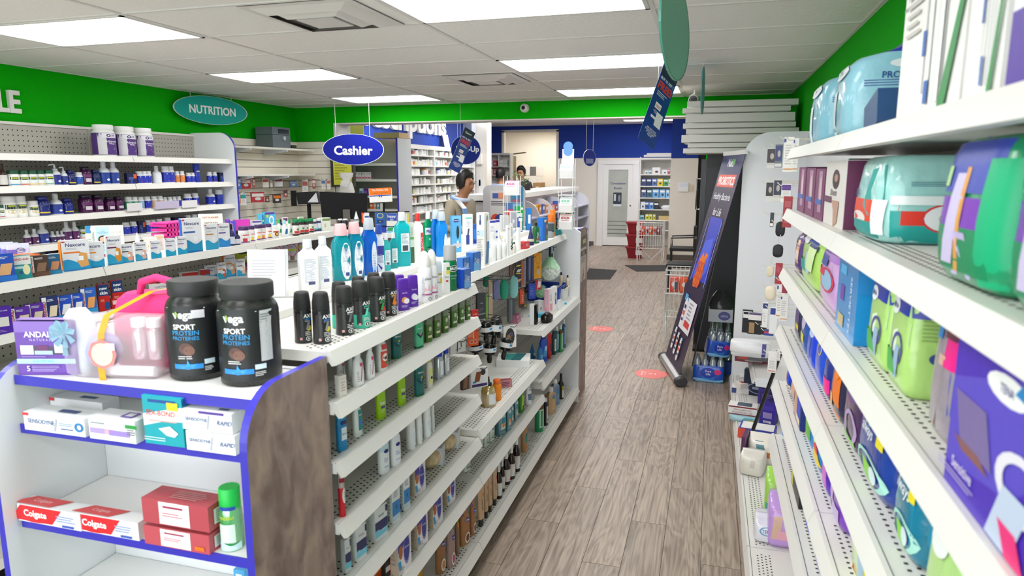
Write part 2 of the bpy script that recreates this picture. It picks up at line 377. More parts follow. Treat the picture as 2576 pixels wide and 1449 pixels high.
for c in range(20):
    x = .66-c*.18; y = 2.0-((c*.37) % 1.0)*1.22
    while y < 17.2:
        if y > 1.2:
            o = link('plank', pl, fl); o.location = (x, y+.61, 0)
        y += 1.22
# ---- ceiling: slab, T-bar grid, one panel per cell
XG = [-5.05, -3.99, -2.90, -1.53, -.32, .74]; YG = [-2.065+.625*i for i in range(16)]+[YB]
ce = struct('ceiling', MB().box(CX0-.1, -2.1, CZ+.03, CX1+.1, YB+.2, CZ+.12, TILE))
LIT = {(c, r) for c in (1, 3) for r in (2, 5, 8, 11, 14)}
for i in range(5):
    for j in range(len(YG)-1):
        if (i, j) in LIT: continue
        x0, x1, y0, y1 = XG[i]+.01, XG[i+1]-.01, YG[j]+.01, YG[j+1]-.01
        MB().box(x0, y0, CZ+.006, x1, y1, CZ+.028, TILE).part('ceiling_panel', ce)
g = MB(); gm = mat('d3d0ca', rough=.5)
for x in XG[1:-1]: g.box(x-.012, -2.06, CZ, x+.012, YB, CZ+.007, gm)
for y in YG[1:-1]: g.box(CX0, y-.012, CZ+.0005, CX1, y+.012, CZ+.0065, gm)
g.box(CX0, -2.06, CZ, CX0+.02, YB, CZ+.007, gm).box(CX1-.02, -2.06, CZ, CX1, YB, CZ+.007, gm).box(CX0, YB-.02, CZ, CX1, YB, CZ+.007, gm)
g.part('grid_bars', ce)
DIFF = mat('ffffff', emis=LAMP)
where = {1: 'left', 3: 'right'}
for i, j in sorted(LIT):
    x0, x1, y0, y1 = XG[i]+.012, XG[i+1]-.012, YG[j]+.012, YG[j+1]-.012
    vis = {8: 'nearest', 11: 'middle', 14: 'farthest', 5: 'just overhead', 2: 'behind the camera'}[j]
    e = empty('ceiling_light', f'long white ceiling light panel, {vis} one of the {where[i]} row', 'ceiling light', ((x0+x1)/2, (y0+y1)/2, CZ), 'ceiling light panels')
    f = MB()
    for a in ((x0, y0, x1, y0+.02), (x0, y1-.02, x1, y1), (x0, y0, x0+.02, y1), (x1-.02, y0, x1, y1)): f.box(a[0], a[1], CZ-.004, a[2], a[3], CZ+.028, gm)
    f.part('frame', e); MB().box(x0+.02, y0+.02, CZ+.004, x1-.02, y1-.02, CZ+.01, DIFF).part('diffuser', e)
def vent(x0, y0, x1, y1, lab):
    e = empty('air_vent', lab, 'air vent', ((x0+x1)/2, (y0+y1)/2, CZ), 'ceiling air vents')
    MB().box(x0, y0, CZ+.002, x1, y1, CZ+.006, mat('a9a49e', rough=.6)).part('backing', e)
    m = mat('cfcac4', rough=.4); cx, cy = (x0+x1)/2, (y0+y1)/2; hx, hy = (x1-x0)/2, (y1-y0)/2
    def fr(s0, s1, z0, z1, nm):
        b = MB(); q = []
        for s, z in ((s0, z0), (s1, z1)): q += [(cx-hx*s, cy-hy*s, z), (cx+hx*s, cy-hy*s, z), (cx+hx*s, cy+hy*s, z), (cx-hx*s, cy+hy*s, z)]
        b.add(q, [(i, (i+1) % 4, 4+(i+1) % 4, 4+i) for i in range(4)], m); b.add([(a[0], a[1], a[2]+.002) for a in q], [(4+i, 4+(i+1) % 4, (i+1) % 4, i) for i in range(4)], m); b.part(nm, e)
    fr(1.0, .86, CZ-.002, CZ-.004, 'frame'); fr(.86, .66, CZ-.004, CZ-.028, 'vane'); fr(.6, .44, CZ-.012, CZ-.036, 'vane')
    b = MB().box(cx-.34*hx, cy-.34*hy, CZ-.034, cx+.34*hx, cy+.34*hy, CZ-.026, m); b.part('centre_plate', e)
vent(-2.235, 2.95, -1.63, 3.56, 'square white air vent next to the nearest ceiling light'); vent(-2.19, 5.46, -1.585, 6.06, 'square white air vent, the farther and smaller looking one')
# ---- shop walls
struct('wall_left', MB().box(CX0-.1, -2.1, 0, CX0, YB+.3, CZ+.03, GREEN))
struct('wall_right', MB().box(CX1, -2.1, 0, CX1+.1, YB+.3, CZ+.03, GREEN))
wb = struct('wall_back', MB().box(CX0, YB, 0, -4.51, YB+.3, CZ+.03, GREEN).box(-4.51, YB, 2.41, CX1, YB+.3, CZ+.5, LIME).box(-.08, YB, 0, CX1, YB+.3, 2.41, GREEN))
MB().box(-4.51, YB+.004, 2.395, -.08, YB+.296, 2.41, mat('d9d2cc', rough=.7)).part('soffit', wb); MB().box(-4.51, YB-.002, 0, -4.455, YB+.31, 2.41, mat('d9d6d2', rough=.6)).part('jamb', wb)
# ---- pharmacy shell
PZ = 2.95
struct('wall_pharmacy_left', MB().box(-5.25, YB+.3, 0, -5.05, 14.0, PZ, BLUE))
struct('wall_pharmacy_column', MB().box(-5.25, 13.75, 0, -4.86, 14.3, PZ, mat('aeb4cf', rough=.6)).box(-4.86, 14.0, 0, -4.61, 14.3, PZ, CREAM))
struct('wall_pharmacy_inner', MB().box(-6.3, 14.3, 0, -6.2, 17, PZ, BLUE))
bk = struct('wall_pharmacy_back', MB().box(-6.3, 17, 2.15, -5.17, 17.15, PZ, BLUE).box(-5.17, 17, 2.84, -3.75, 17.15, PZ, BLUE).box(-3.75, 17, 2.15, -.8, 17.15, PZ, BLUE)
    .box(-6.3, 17, 0, -5.17, 17.15, 2.15, CREAM).box(-3.75, 17, 0, -2.72, 17.15, 2.15, CREAM).box(-2.72, 17, 2.1, -.8, 17.15, 2.15, CREAM))
struct('trim_1', MB().box(-5.2, 16.98, 2.15, -5.14, 17.16, 2.84, CREAM).box(-5.2, 16.98, 2.8, -3.72, 17.16, 2.86, CREAM).box(-3.78, 16.98, 0, -3.72, 17.16, 2.84, CREAM))
struct('wall_pharmacy_side', MB().box(-.84, 14.6, 0, -.30, 17.1, 2.09, CREAM).box(-.84, 14.6, 2.09, -.30, 17.1, PZ, BLUE))
struct('wall_pharmacy_right', MB().box(CX1, YB+.3, 0, CX1+.1, 15, PZ, CREAM)); struct('wall_pharmacy_return', MB().box(-6.3, 14.0, 0, -5.25, 14.1, PZ, BLUE).box(-6.4, 14.0, 0, -6.3, 19.5, PZ, CREAM).box(-2.6, 17.15, 0, -2.5, 19.5, PZ, CREAM).box(-.8, 17.46, 0, .8, 17.5, PZ, CREAM).box(-2.5, 17.46, 0, -.8, 17.5, PZ, CREAM))
struct('wall_stockroom', MB().box(-6.3, 19.4, 0, -2.5, 19.5, 3.0, mat('efe6d4', rough=.7)).box(-3.75, 17.15, 0, -3.65, 19.4, 3.0, mat('d9cfbd', rough=.7)))
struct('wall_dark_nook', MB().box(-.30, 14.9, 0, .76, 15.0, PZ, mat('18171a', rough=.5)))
struct('baseboard_pharmacy', MB().box(-3.72, 16.985, 0, -2.8, 17, .1, BASEB).box(-.845, 14.585, 0, -.295, 14.6, .11, BASEB).box(-.855, 14.585, 0, -.84, 17, .11, BASEB))
struct('ceiling_pharmacy', MB().box(-6.3, YB+.3, PZ, .76, 19.5, PZ+.1, TILE))
for i, (x, y) in enumerate(((-4.0, 9.6), (-4.0, 12.2), (-4.2, 14.2), (-1.9, 9.6), (-1.9, 12.2), (-1.35, 15.4), (-4.6, 18.3))):
    if i == 6: lab = 'lit ceiling panel inside the stockroom behind the wall opening'
    else: lab = f'ceiling light panel over the dispensary, {ORD[i % 3]} from the shop in the {"left" if i < 3 else "right"} row'
    e = empty('ceiling_light', lab, 'ceiling light', (x, y, PZ), 'dispensary ceiling lights')
    MB().box(x-.6, y-.31, PZ-.02, x+.6, y+.31, PZ-.001, gm).part('frame', e); MB().box(x-.57, y-.28, PZ-.026, x+.57, y+.28, PZ-.02, mat('ffffff', emis=LAMP*1.75)).part('diffuser', e)
# ---- consultation room door
d = struct('door_1', MB().box(-2.72, 16.95, 0, -2.58, 17.1, 1.999, WHITE).box(-1.86, 16.95, 0, -1.712, 17.1, 1.999, WHITE).box(-2.72, 16.95, 2.0, -1.712, 17.1, 2.098, WHITE), label='white door of the consultation room with frosted glass')
MB().box(-2.58, 16.98, .02, -2.46, 17.03, 2.0, WHITE).box(-1.98, 16.98, .02, -1.86, 17.03, 2.0, WHITE).box(-2.46, 16.98, .02, -1.98, 17.03, .22, WHITE).box(-2.46, 16.98, 1.87, -1.98, 17.03, 2.0, WHITE).part('door_leaf', d)
gl = MB().box(-2.46, 17.0, .22, -1.98, 17.012, 1.87, noisemat('frosted_glass', 'a9aea6', 'bcbfb6', 2, .35)).part('glass_pane', d)
s = MB()
for i in range(4): s.box(-2.46, 16.998, .3+i*.1, -1.98, 17.0, .318+i*.1, mat('6d756f', rough=.4))
s.part('clear_stripe', gl)
class Plane:      # flat print on any plane: origin, u axis, v axis
    def __init__(s, o, u, v): s.o, s.u, s.v = Vector(o), Vector(u), Vector(v); s.n = s.u.normalized().cross(s.v.normalized()); s.w = s.u.length; s.h = s.v.length; s.d = 1
    def map(s, f, a, b, e): return s.o + s.u*(a/s.w) + s.v*(b/s.h) + s.n*e
    def half(s, f, v): return s.w/2
def decal(o, u, v, pr, name, parent, off=.0):
    P = Plane(Vector(o)+Vector(u).normalized().cross(Vector(v).normalized())*off, u, v); q = MB(); prims(q, P, P.h, pr, False); return q.part(name, parent)
decal((-2.22, 16.997, .22), (.48, 0, 0), (0, 0, 1.65), [('Ft', 0, .8, .78, .05, '3b3f7c', 'Consultation'), ('Ft', 0, .73, .4, .05, '3b3f7c', 'Room'),
    ('F#', -.05, .56, .42, .21, '2a3340'), ('F#', -.3, .59, .1, .1, 'cfd6da'), ('Fo', .15, .58, .12, .1, '8b95a0'), ('F#', -.05, .475, .42, .035, 'dfe5e8')], 'printed_design', gl)
hk = MB(); hk.rings([[(-1.91+.022*cos(t*pi/6), 16.975-.001*i, 1.0+.022*sin(t*pi/6)) for t in range(12)] for i in range(2)], mat('7d7a76', metal=.8, rough=.3)); hk.part('handle', d)
# ---- recessed shelf beside the door
rs = empty('recessed_shelf', 'white shelf unit built into the wall beside the consultation door', 'shelf', (-1.33, 17.2, 0))
b = MB().box(-1.71, 17.42, 0, -.85, 17.45, 2.17, SHELFW).box(-1.71, 16.97, 0, -1.68, 17.42, 2.17, SHELFW).box(-.88, 16.97, 0, -.85, 17.42, 2.17, SHELFW); b.part('case', rs)
RSZ = [.42, .66, .92, 1.2, 1.48, 1.76, 2.14]
for z in RSZ: MB().box(-1.68, 16.98, z-.025, -.88, 17.42, z, SHELFW).part('shelf', rs)
# small wall fittings
th = MB().box(-.67, 14.565, 1.42, -.47, 14.6, 1.6, mat('f3f4f6', rough=.3)).box(-.65, 14.558, 1.52, -.49, 14.567, 1.585, mat('e3e6f6', rough=.3)).thing('thermostat', 'white wall thermostat to the right of the recessed shelf', 'thermostat')
sw = MB().box(-.435, 14.59, 1.42, -.365, 14.6, 1.56, mat('d9cfb4', rough=.5)).thing('light_switch', 'beige light switch plate beside the thermostat', 'light switch')
MB().box(-.407, 14.575, 1.475, -.393, 14.59, 1.505, mat('cbbf9f', rough=.5)).part('toggle', sw)
# floor mats and stickers
MATM = mat('3c3a3b', rough=.95, bump=.6)
MB().hexa([onz(1482, 676, 0), onz(1552, 680, 0), onz(1535, 703, 0), onz(1468, 703, 0)]+[p+Vector((0, 0, .008)) for p in (onz(1482, 676, 0), onz(1552, 680, 0), onz(1535, 703, 0), onz(1468, 703, 0))], MATM).thing('floor_mat', 'dark grey floor mat at the end of the dispensary counter', 'floor mat')
q = [onz(1572, 668, 0), onz(1690, 668, 0), onz(1690, 682, 0), onz(1601, 683, 0)]
MB().hexa(q+[p+Vector((0, 0, .008)) for p in q], MATM).thing('floor_mat', 'dark floor mat in front of the wire basket and wall', 'floor mat')
def sticker(cx, cy, lab):
    e = MB().lathe([(0.0002, .145), (.0012, .145)], mat('f0736c', rough=.4), (cx, cy, 0), 24).thing('floor_sticker', lab, 'floor sticker', 'round floor stickers')
    decal((cx, cy-.13, .0012), (.26, 0, 0), (0, .26, 0), [('Ft', -.6, .5, .1, .5, 'fbe4e0', 'WAIT HERE', dict(r=1, b=.02)), ('F=', -.38, .5, .06, .5, 'f6c9c4', 2), ('Ft', .1, .5, .3, .2, 'fbe4e0', '>1'), ('Fr', .2, .5, .5, .7, 'e9827a', .92)], 'printed_design', e)
sticker(-.46, 6.14, 'round red floor sticker, the nearer one beside the banner stand'); sticker(-1.18, 7.82, 'round red floor sticker, the farther one in the aisle')
# ================================================================== FIXTURES
GROOVE = mat('55534f', rough=.6); HOLE = mat('2a2927', rough=.8)
def shelf(root, xb, xf, y0, y1, z, holes=True, lip=.036, name='shelf', thick=.026):
    """metal shop shelf along y; xf is the front edge (price channel), xb the back"""
    s = 1 if xf > xb else -1
    b = MB(); a, c = sorted((xb, xf-s*.012)); b.box(a, y0+.002, z-thick, c, y1-.002, z, SHELFW); o = b.part(name, root)
    pc = MB(); poly = [(xf-s*.014, z+.003), (xf-s*.004, z+.003), (xf+s*.012, z-lip), (xf, z-lip-.003), (xf-s*.014, z-.02)]
    pc.prism(poly, lambda u, v, t: (u, (y0+.003) if t == 0 else (y1-.003), v), SHELFW)
    pc.box(*(sorted((xf-s*.0165, xf-s*.0145))[0], y0+.003, z, sorted((xf-s*.0165, xf-s*.0145))[1], y1-.003, z+.0012), GROOVE); pc.part('price_channel', o)
    if holes:
        h = MB(); n = int((y1-y0-.06)/.022)
        for r in range(4):
            x = xf-s*(.045+.017*r)
            for i in range(n):
                y = y0+.03+.022*(i+.5*(r % 2)); h.add([(x-.0035, y-.0035, z+.0006), (x+.0035, y-.0035, z+.0006), (x+.0035, y+.0035, z+.0006), (x-.0035, y+.0035, z+.0006)], [(0, 1, 2, 3)], HOLE)
        h.part('perforations', o, 'stuff')
    return o
def pegboard(root, x, y0, y1, z0, z1, s, name='pegboard', holes=True, m=None):
    a, c = sorted((x, x-s*.012)); MBb = MB().box(a, y0, z0, c, y1, z1, m or PEG); o = MBb.part(name, root)
    if holes:
        h = MB(); q = .0042; xx = x+s*.0006; i = y0+.03
        while i < y1-.01:
            z = z0+.03
            while z < z1-.01:
                h.add([(xx, i-q, z-q), (xx, i+q, z-q), (xx, i+q, z+q), (xx, i-q, z+q)], [(0, 1, 2, 3) if s > 0 else (3, 2, 1, 0)], HOLE); z += .0381
            i += .0381
        h.part('peg_holes', o, 'stuff')
    return o
def endpanel(root, axis, pos, t, prof, m_out, m_in, edge, name='end_panel'):
    """upright panel: prof = [(u, z)] outline; axis 'x' -> lies in the y-z plane at x=pos..pos+t, 'y' -> in the x-z plane"""
    fn = (lambda u, v, k: (pos+t*k, u, v)) if axis == 'x' else (lambda u, v, k: (u, pos+t*k, v))
    n = len(prof); b = MB(); A = [fn(p[0], p[1], 0) for p in prof]; B = [fn(p[0], p[1], 1) for p in prof]
    b.add(A, [tuple(range(n-1, -1, -1))], m_in); b.add(B, [tuple(range(n))], m_out); o = b.part(name, root)
    e = MB(); e.add(A+B, [(i, (i+1) % n, n+(i+1) % n, n+i) for i in range(n)], edge); e.part('edge_banding', o); return o
def arc(cx, cz, r, a0, a1, n=10): return [(cx+r*cos(rad(a0+(a1-a0)*i/n)), cz+r*sin(rad(a0+(a1-a0)*i/n))) for i in range(n+1)]
# ---- main gondola beside the aisle
GY = [1.56, 2.74, 3.96, 5.18]; ZT = 1.345; ZD = 1.372
G1 = empty('gondola_shelving', 'long white double sided store shelving unit beside the open aisle', 'shelving', (-1.35, 3.37, 0))
MB().box(-1.66, 1.57, 0, -1.0, 5.17, .1, DARK).part('kick_base', G1)
S1Z = [1.2, 1.03, .85, .65, .46]; S2Z = [.68, .46]; S3Z = [.86, .52]
MAIN = {0: [(ZT, -.955)]+[(z, -.942) for z in S1Z]+[(.14, -.945)], 1: [(ZT, -1.072)]+[(z, -.942) for z in S2Z]+[(.14, -.945)], 2: [(ZT, -1.072)]+[(z, -.955) for z in S3Z]+[(.13, -.95)]}
for i in range(3):
    y0, y1 = GY[i], GY[i+1]
    pegboard(G1, -1.335, y0, y1, .1, ZT-.02, 1); MB().box(-1.37, y0, .1, -1.348, y1, ZD-.03, PEG).part('spine_panel', G1)
    for z, xf in MAIN[i]: shelf(G1, -1.333, xf, y0, y1, z, name='base_deck' if z < .2 else ('top_deck' if z > 1.3 else 'shelf'), thick=.03 if z > .2 else .05)
    shelf(G1, -1.333, -1.74, y0, y1, ZD, holes=False, name='top_deck')
    for z in (.95, .55, .14): shelf(G1, -1.372, -1.74, y0, y1, z, holes=False)
for y in (GY[1], GY[2]):
    u = MB().box(-1.36, y-.014, .1, -1.325, y+.014, ZT-.03, SHELFW)
    for j in range(38): u.box(-1.3255, y-.003, .16+j*.03, -1.3245, y+.003, .175+j*.03, HOLE)
    u.part('upright', G1)
endpanel(G1, 'y', 5.18, .025, [(-1.75, 0), (-.955, 0), (-.955, 1.36), (-1.0, 1.392), (-1.75, 1.392)], PANELW, PANELW, PANELW)
# ---- near end cap
EC = empty('end_cap', 'end cap display unit with blue edged shelves and brown side at the near gondola end', 'end cap', (-1.35, 1.4, 0))
def ecprof(yb, s, yf): return [(yb, 0), (yf, 0)]+[(p[0], p[1]) for p in (arc(yf+.13*s, 1.205, .13, 180 if s > 0 else 0, 90, 10))]+[(yb, 1.335)]
pr_ = ecprof(1.555, 1, 1.215)
endpanel(EC, 'x', -.985, .02, pr_, LAMIN, PANELW, EDGEB, 'side_panel'); endpanel(EC, 'x', -1.745, .02, pr_, PANELW, PANELW, EDGEB, 'side_panel')
MB().box(-1.724, 1.535, .05, -.986, 1.555, 1.3, PANELW).part('back_panel', EC)
ECZ = [1.298, 1.165, .912, .655]
for z in ECZ:
    o = MB().box(-1.722, 1.29 if z > 1 else 1.262, z-.018, -.987, 1.533, z, WHITE).part('shelf', EC); yf = 1.286 if z > 1 else 1.258
    MB().box(-1.722, yf, z-.024, -.987, yf+.004, z+.001, EDGEB).part('edge_banding', o)
    for x in (-1.62, -1.08):
        br = MB(); br.prism([(yf+.02, z-.019), (yf+.24, z-.019), (yf+.24, z-.05)], lambda u, v, t: (x-.004+.008*t, u, v), mat('c9ccd0', rough=.35)); br.part('bracket', o)
MB().box(-1.72, 1.3, 0, -.99, 1.53, .1, PANELW).part('base', EC)
# ---- far end cap
FC = empty('end_cap', 'far end cap of the main gondola with brown side panel and poster', 'end cap', (-1.35, 5.4, 0))
p2 = [(5.21, 0), (5.56, 0)]+arc(5.43, 1.255, .13, 0, 90)+[(5.21, 1.385)]
endpanel(FC, 'x', -.985, .02, p2, LAMIN, PANELW, EDGEB, 'side_panel'); endpanel(FC, 'x', -1.745, .02, p2, PANELW, PANELW, EDGEB, 'side_panel')
for z in (1.37, 1.1, .8, .5, .2): MB().box(-1.722, 5.21, z-.02, -.987, 5.52, z, WHITE).part('shelf', FC)
po = MB().prism([(5.225, .93), (5.38, .88), (5.5, .93), (5.5, 1.33), (5.225, 1.33)], lambda u, v, t: (-.9645+.0015*t, u, v), mat('8f8377', rough=.5)).thing('wall_poster', 'beige and dark poster stuck on the brown side of the far end cap', 'poster')
decal((-.9625, 5.362, .9), (0, .26, 0), (0, 0, .43), [('F#', 0, .45, .9, .62, 'c9bda9'), ('F#', 0, .87, .9, .2, '6c5c50'), ('F#', .2, .87, .5, .08, 'b9bb78'), ('F#', 0, .66, .96, .1, '5d4c44'), ('Ft', 0, .66, .7, .07, 'd9c8bb', 'ITUEL'), ('F=', 0, .53, .7, .1, '8d8072', 4), ('Fp', 0, .26, .3, .26, '6a5c4e', [(.4, 0), (.6, .3), (1, .5), (.6, .55), (.5, 1), (.35, .5), (0, .2)])], 'printed_design', po)
# ---- second gondola (first aid)
G2X = -2.92; G2 = empty('gondola_shelving', 'white first aid shelving unit between the vitamin wall and the main gondola', 'shelving', (-3.3, 3.1, 0))
G2Y = [.3, 1.52, 2.70, 3.90, 5.02]; G2Z = [1.12, .9, .62, .14]
MB().box(-3.62, .3, 0, -2.97, 5.02, .1, DARK).part('kick_base', G2)
for i in range(4):
    y0, y1 = G2Y[i], G2Y[i+1]
    pegboard(G2, -3.30, y0, y1, .1, ZT-.02, 1, holes=i > 0)
    shelf(G2, -3.29, G2X, y0, y1, ZT, holes=False, name='top_deck', lip=.04)
    shelf(G2, -3.31, -3.7, y0, y1, ZT, holes=False, name='top_deck')
    for z in G2Z: shelf(G2, -3.29, G2X, y0, y1, z, holes=False)
for y in G2Y[1:4]:
    u = MB().box(-3.31, y-.012, .1, -3.296, y+.012, ZT-.03, PEG)
    for j in range(36):
        for q in (-.006, .004): u.box(-3.2965, y+q, .2+j*.03, -3.2955, y+q+.003, .216+j*.03, HOLE)
    u.part('upright', G2)
endpanel(G2, 'y', 5.02, .02, [(-3.72, 0), (-2.92, 0), (-2.92, 1.3), (-3.72, 1.3)], mat('8a817b'), mat('8a817b'), mat('8a817b'))
# ---- vitamin shelving on the left wall
LX = -4.57; LW = empty('wall_shelving', 'tall white pegboard shelving with vitamins along the left wall', 'shelving', (-4.8, 3.2, 0))
LZ = [1.94, 1.72, 1.505, 1.30, 1.08, .8, .4]; LY = [.95, 2.17, 3.39, 4.61, 5.82]
for i in range(4):
    y0, y1 = LY[i], LY[i+1]
    pegboard(LW, -5.0, y0, y1, 0, 2.165, 1, holes=i > 0)
    for z in LZ: shelf(LW, -4.995, LX, y0, y1, z, holes=False, lip=.042)
    if i: MB().box(-5.0, y0-.012, 0, -4.99, y0+.012, 2.165, PEG).part('upright', LW)
MB().box(-5.03, .95, 2.165, -4.985, 5.82, 2.185, SHELFW).part('top_rail', LW)
endpanel(LW, 'y', 5.82, .025, [(-5.04, 0), (-4.53, 0)]+arc(-4.70, 2.03, .17, 0, 90, 12)+[(-5.04, 2.2)], PANELW, PANELW, EDGEB)
# ---- slatwall behind the cashier
SL = mat('ebe5d6', rough=.5); SG = mat('4a4640', rough=.8)
sw1 = empty('slatwall', 'cream slatted wall panel behind the cash desk on the left wall', 'slatwall', (-5.04, 6.75, 0)); sw2 = empty('slatwall', 'cream slatted wall panel on the short back wall near the opening', 'slatwall', (-4.8, YB, 0))
MB().box(-5.048, 5.85, .5, -5.04, YB-.002, 2.19, SG).part('backing', sw1); MB().box(-5.03, YB-.01, .5, -4.515, YB-.002, 2.19, SG).part('backing', sw2)
for i in range(21):
    z0 = 2.19-.079*(i+1); z1 = z0+.0735
    MB().box(-5.04, 5.85, z0, -5.024, YB-.011, z1, SL).part('slat', sw1); MB().box(-5.024, YB-.024, z0, -4.515, YB-.01, z1, SL).part('slat', sw2)
def wshelf(z, y0, y1, xf, lab):
    e = MB().box(-5.022, y0, z-.022, xf, y1, z, mat('e6e2d8', rough=.35)).thing('wall_shelf', lab, 'shelf', 'slatwall shelves')
    for y in (y0+.3, y0+.95): MB().prism([(-5.02, z-.023), (xf+.05, z-.023), (xf+.05, z-.04), (-5.02, z-.09)], lambda u, v, t: (u, y-.012+.024*t, v), mat('c9cdd2', rough=.3)).part('bracket', e)
wshelf(2.09, 6.02, 7.62, -4.76, 'upper long white shelf on the slatwall holding a grey box'); wshelf(1.795, 6.02, 7.62, -4.76, 'lower long white shelf on the slatwall above hanging packs')
# ---- right wall shelving
RXF = .300; RW = empty('wall_shelving', 'tall white shelving with incontinence and feminine care packs on the right', 'shelving', (.5, 1.9, 0))
RZ = [.675, .92, 1.165, 1.415, 1.665, 1.91]; RY = [-.57, .65, 1.87, 3.09]
for i in range(3):
    for z in RZ: shelf(RW, .70, RXF, RY[i], RY[i+1], z, holes=i > 0, lip=.038)
    shelf(RW, .70, .227, RY[i], RY[i+1], .12, name='base_deck', thick=.05)
    pegboard(RW, .705, RY[i], RY[i+1], 0, 2.15, -1, holes=False)
MB().box(.25, -.57, 0, .70, 3.09, .07, PANELW).part('kick_base', RW)
R2 = empty('wall_shelving', 'white peg wall unit with hanging stockings and a rounded end panel', 'shelving', (.5, 4.5, 0))
R2Y = [3.09, 4.3, 5.95]
for i in range(2):
    shelf(R2, .70, .227, R2Y[i], R2Y[i+1], .12, name='base_deck', thick=.05); pegboard(R2, .705, R2Y[i], R2Y[i+1], 0, 2.13, -1, holes=False, m=PANELW)
MB().box(.25, 3.09, 0, .70, 5.95, .07, PANELW).part('kick_base', R2)
shelf(R2, .70, .33, 4.75, 5.93, .44, holes=False)
MB().prism([(.335, .442), (.70, .442), (.70, .36), (.345, .385)], lambda u, v, t: (u, 4.745+.004*t, v), PANELW).part('bracket', R2)
endpanel(R2, 'y', 5.95, .028, [(.74, 0), (.74, 2.135), (.52, 2.135)]+arc(.445, 1.92, .215, 90, 180, 12)+[(.23, 0)], PANELW, PANELW, PANELW)
# ---- dispensary shelves
RXX = -4.8; RXY = [8.9, 9.77, 10.46, 11.58, 12.66, 13.74]; RXZ = [2.1, 1.925, 1.77, 1.61, 1.45, 1.29, 1.13, .97, .8]
rx = empty('dispensary_shelving', 'white open dispensary shelving full of medicine bottles under the blue wall', 'shelving', (-4.92, 11.3, 0))
MB().box(-5.045, 8.9, 0, -5.02, 13.74, 2.27, mat('c3c6bf', rough=.5)).part('back_panel', rx); MB().box(-5.045, 8.9, 2.2, RXX, 13.74, 2.27, SHELFW).part('top_panel', rx)
for y in RXY: MB().box(-5.02, y-.022, 0, RXX+.002, y+.022, 2.2, SHELFW).part('divider', rx)
for i in range(5):
    for z in RXZ: MB().box(-5.02, RXY[i]+.022, z-.022, RXX, RXY[i+1]-.022, z, SHELFW).part('shelf', rx)
r2 = empty('dispensary_shelving', 'white shelf unit with few boxes behind the man in light blue', 'shelving', (-5.2, 16.75, 0))
MB().box(-5.5, 16.85, 0, -4.86, 16.88, 2.28, SHELFW).box(-5.5, 16.6, 2.23, -4.86, 16.85, 2.28, SHELFW).part('case', r2)
for x in (-5.5, -5.18, -4.88): MB().box(x, 16.6, 0, x+.025, 16.85, 2.23, SHELFW).part('divider', r2)
for z in (1.95, 1.74, 1.54, 1.3): MB().box(-5.475, 16.6, z-.02, -4.88, 16.85, z, SHELFW).part('shelf', r2)
# ---- dispensary counter with curved dividers, facing the aisle
CXF = -2.3; ct = empty('dispensary_counter', 'long white dispensary counter with curved display dividers along the aisle', 'counter', (-2.6, 11.0, 0))
MB().box(-3.0, 8.3, 0, -2.62, 13.4, 1.44, mat('d9d6d6')).part('body', ct); MB().box(-3.05, 8.24, 1.46, -2.52, 13.42, 1.53, WHITE).part('counter_top', ct)
CDY = [8.35, 9.32, 10.2, 11.08, 12.2, 13.4]
for y in CDY:
    MB().prism([(-2.62, .05), (CXF, .05), (CXF, 1.18)]+arc(CXF-.24, 1.18, .24, 0, 90, 8)+[(-2.62, 1.42)], lambda u, v, t: (u, y-.012+.024*t, v), mat('d9dae2', rough=.4)).part('divider', ct)
for z in (1.2, .98, .74, .5, .1):
    for i in range(5): MB().box(-2.62, CDY[i]+.012, z-.02, CXF-.02, CDY[i+1]-.012, z, mat('c6c6da', rough=.4)).part('shelf', ct)
# ================================================================== PRODUCTS: helpers
def Bt(kind, col, cap='ffffff', **k): return lambda w_, h: bottle(kind, w_, h, col, cap, **k)
def Bx(col, pr=(), k=.4, **kw):
    f = lambda w_, h: box(w_, w_*k, h, col, pr, **kw); f.k = k; return f
def Bg(col, pr=(), k=.5, **kw):
    f = lambda w_, h: bag(w_, w_*k, h, col, pr, **kw); f.k = k; return f
def rows(items, z=None, rz=pi/2, group=None, x=None, y=None, push=.5):
    for it in items:
        f, cx, by, w_, h, lab = it[:6]; o = dict(it[6]) if len(it) > 6 else {}
        put(f, cx, by, w_, h, o.pop('rz', rz), o.pop('z', z), o.pop('y', y), o.pop('x', x), getattr(f, 'k', None), lab, o.pop('group', group), push=o.pop('push', push), **o)
DEO = dict(name='deodorant', cat='deodorant'); MW = dict(name='mouthwash', cat='mouthwash'); AER = dict(name='spray_can', cat='spray can')
# ------------------------------------------------------------------ main gondola, top deck
def axe(c1, c2, low=None, art=None):
    pr = [('F#', -.55, .34, .3, .5, '3a3a3c'), ('F=', -.55, .36, .24, .42, '77777a', 16), ('Ft', .35, .54, .55, .075, 'f4f4f4', 'AXE', dict(b=.03, x=1)), ('F#', .35, .475, .42, .03, c1), ('F=', .35, .44, .42, .03, 'c9c9c9', 2),
          ('Fo', .42, .3, .34, .1, c2), ('F/', .3, .36, .16, .16, art or '6b6f73', .8), ('F=', .32, .2, .42, .09, 'e8e8e8', 3), ('Fo', .3, .1, .34, .1, 'f2f2f2'), ('Fo', .3, .1, .26, .075, '161616'), ('Fo', .3, .1, .1, .05, 'f2f2f2'), ('F/', -.55, .1, .12, .05, 'e8b0b0', 0)]
    return Bt('spray', '1d1d1f', '232324', lab=(.01, .3, low) if low else None, pr=pr, rough=.3, caprough=.6, segs=24, **DEO)
pp = lambda b: Bt('gel', '5a24a8', '5a24a8', pr=[('Fo', 0, .33, .55, .2, b), ('Fo', .35, .3, .5, .17, 'f0eef5'), ('F=', 0, .14, .6, .08, 'cdb9ee', 3), ('Ft', 0, .56, .6, .04, 'd8c8f2', 'secret')], rough=.22, k=.55, **DEO)
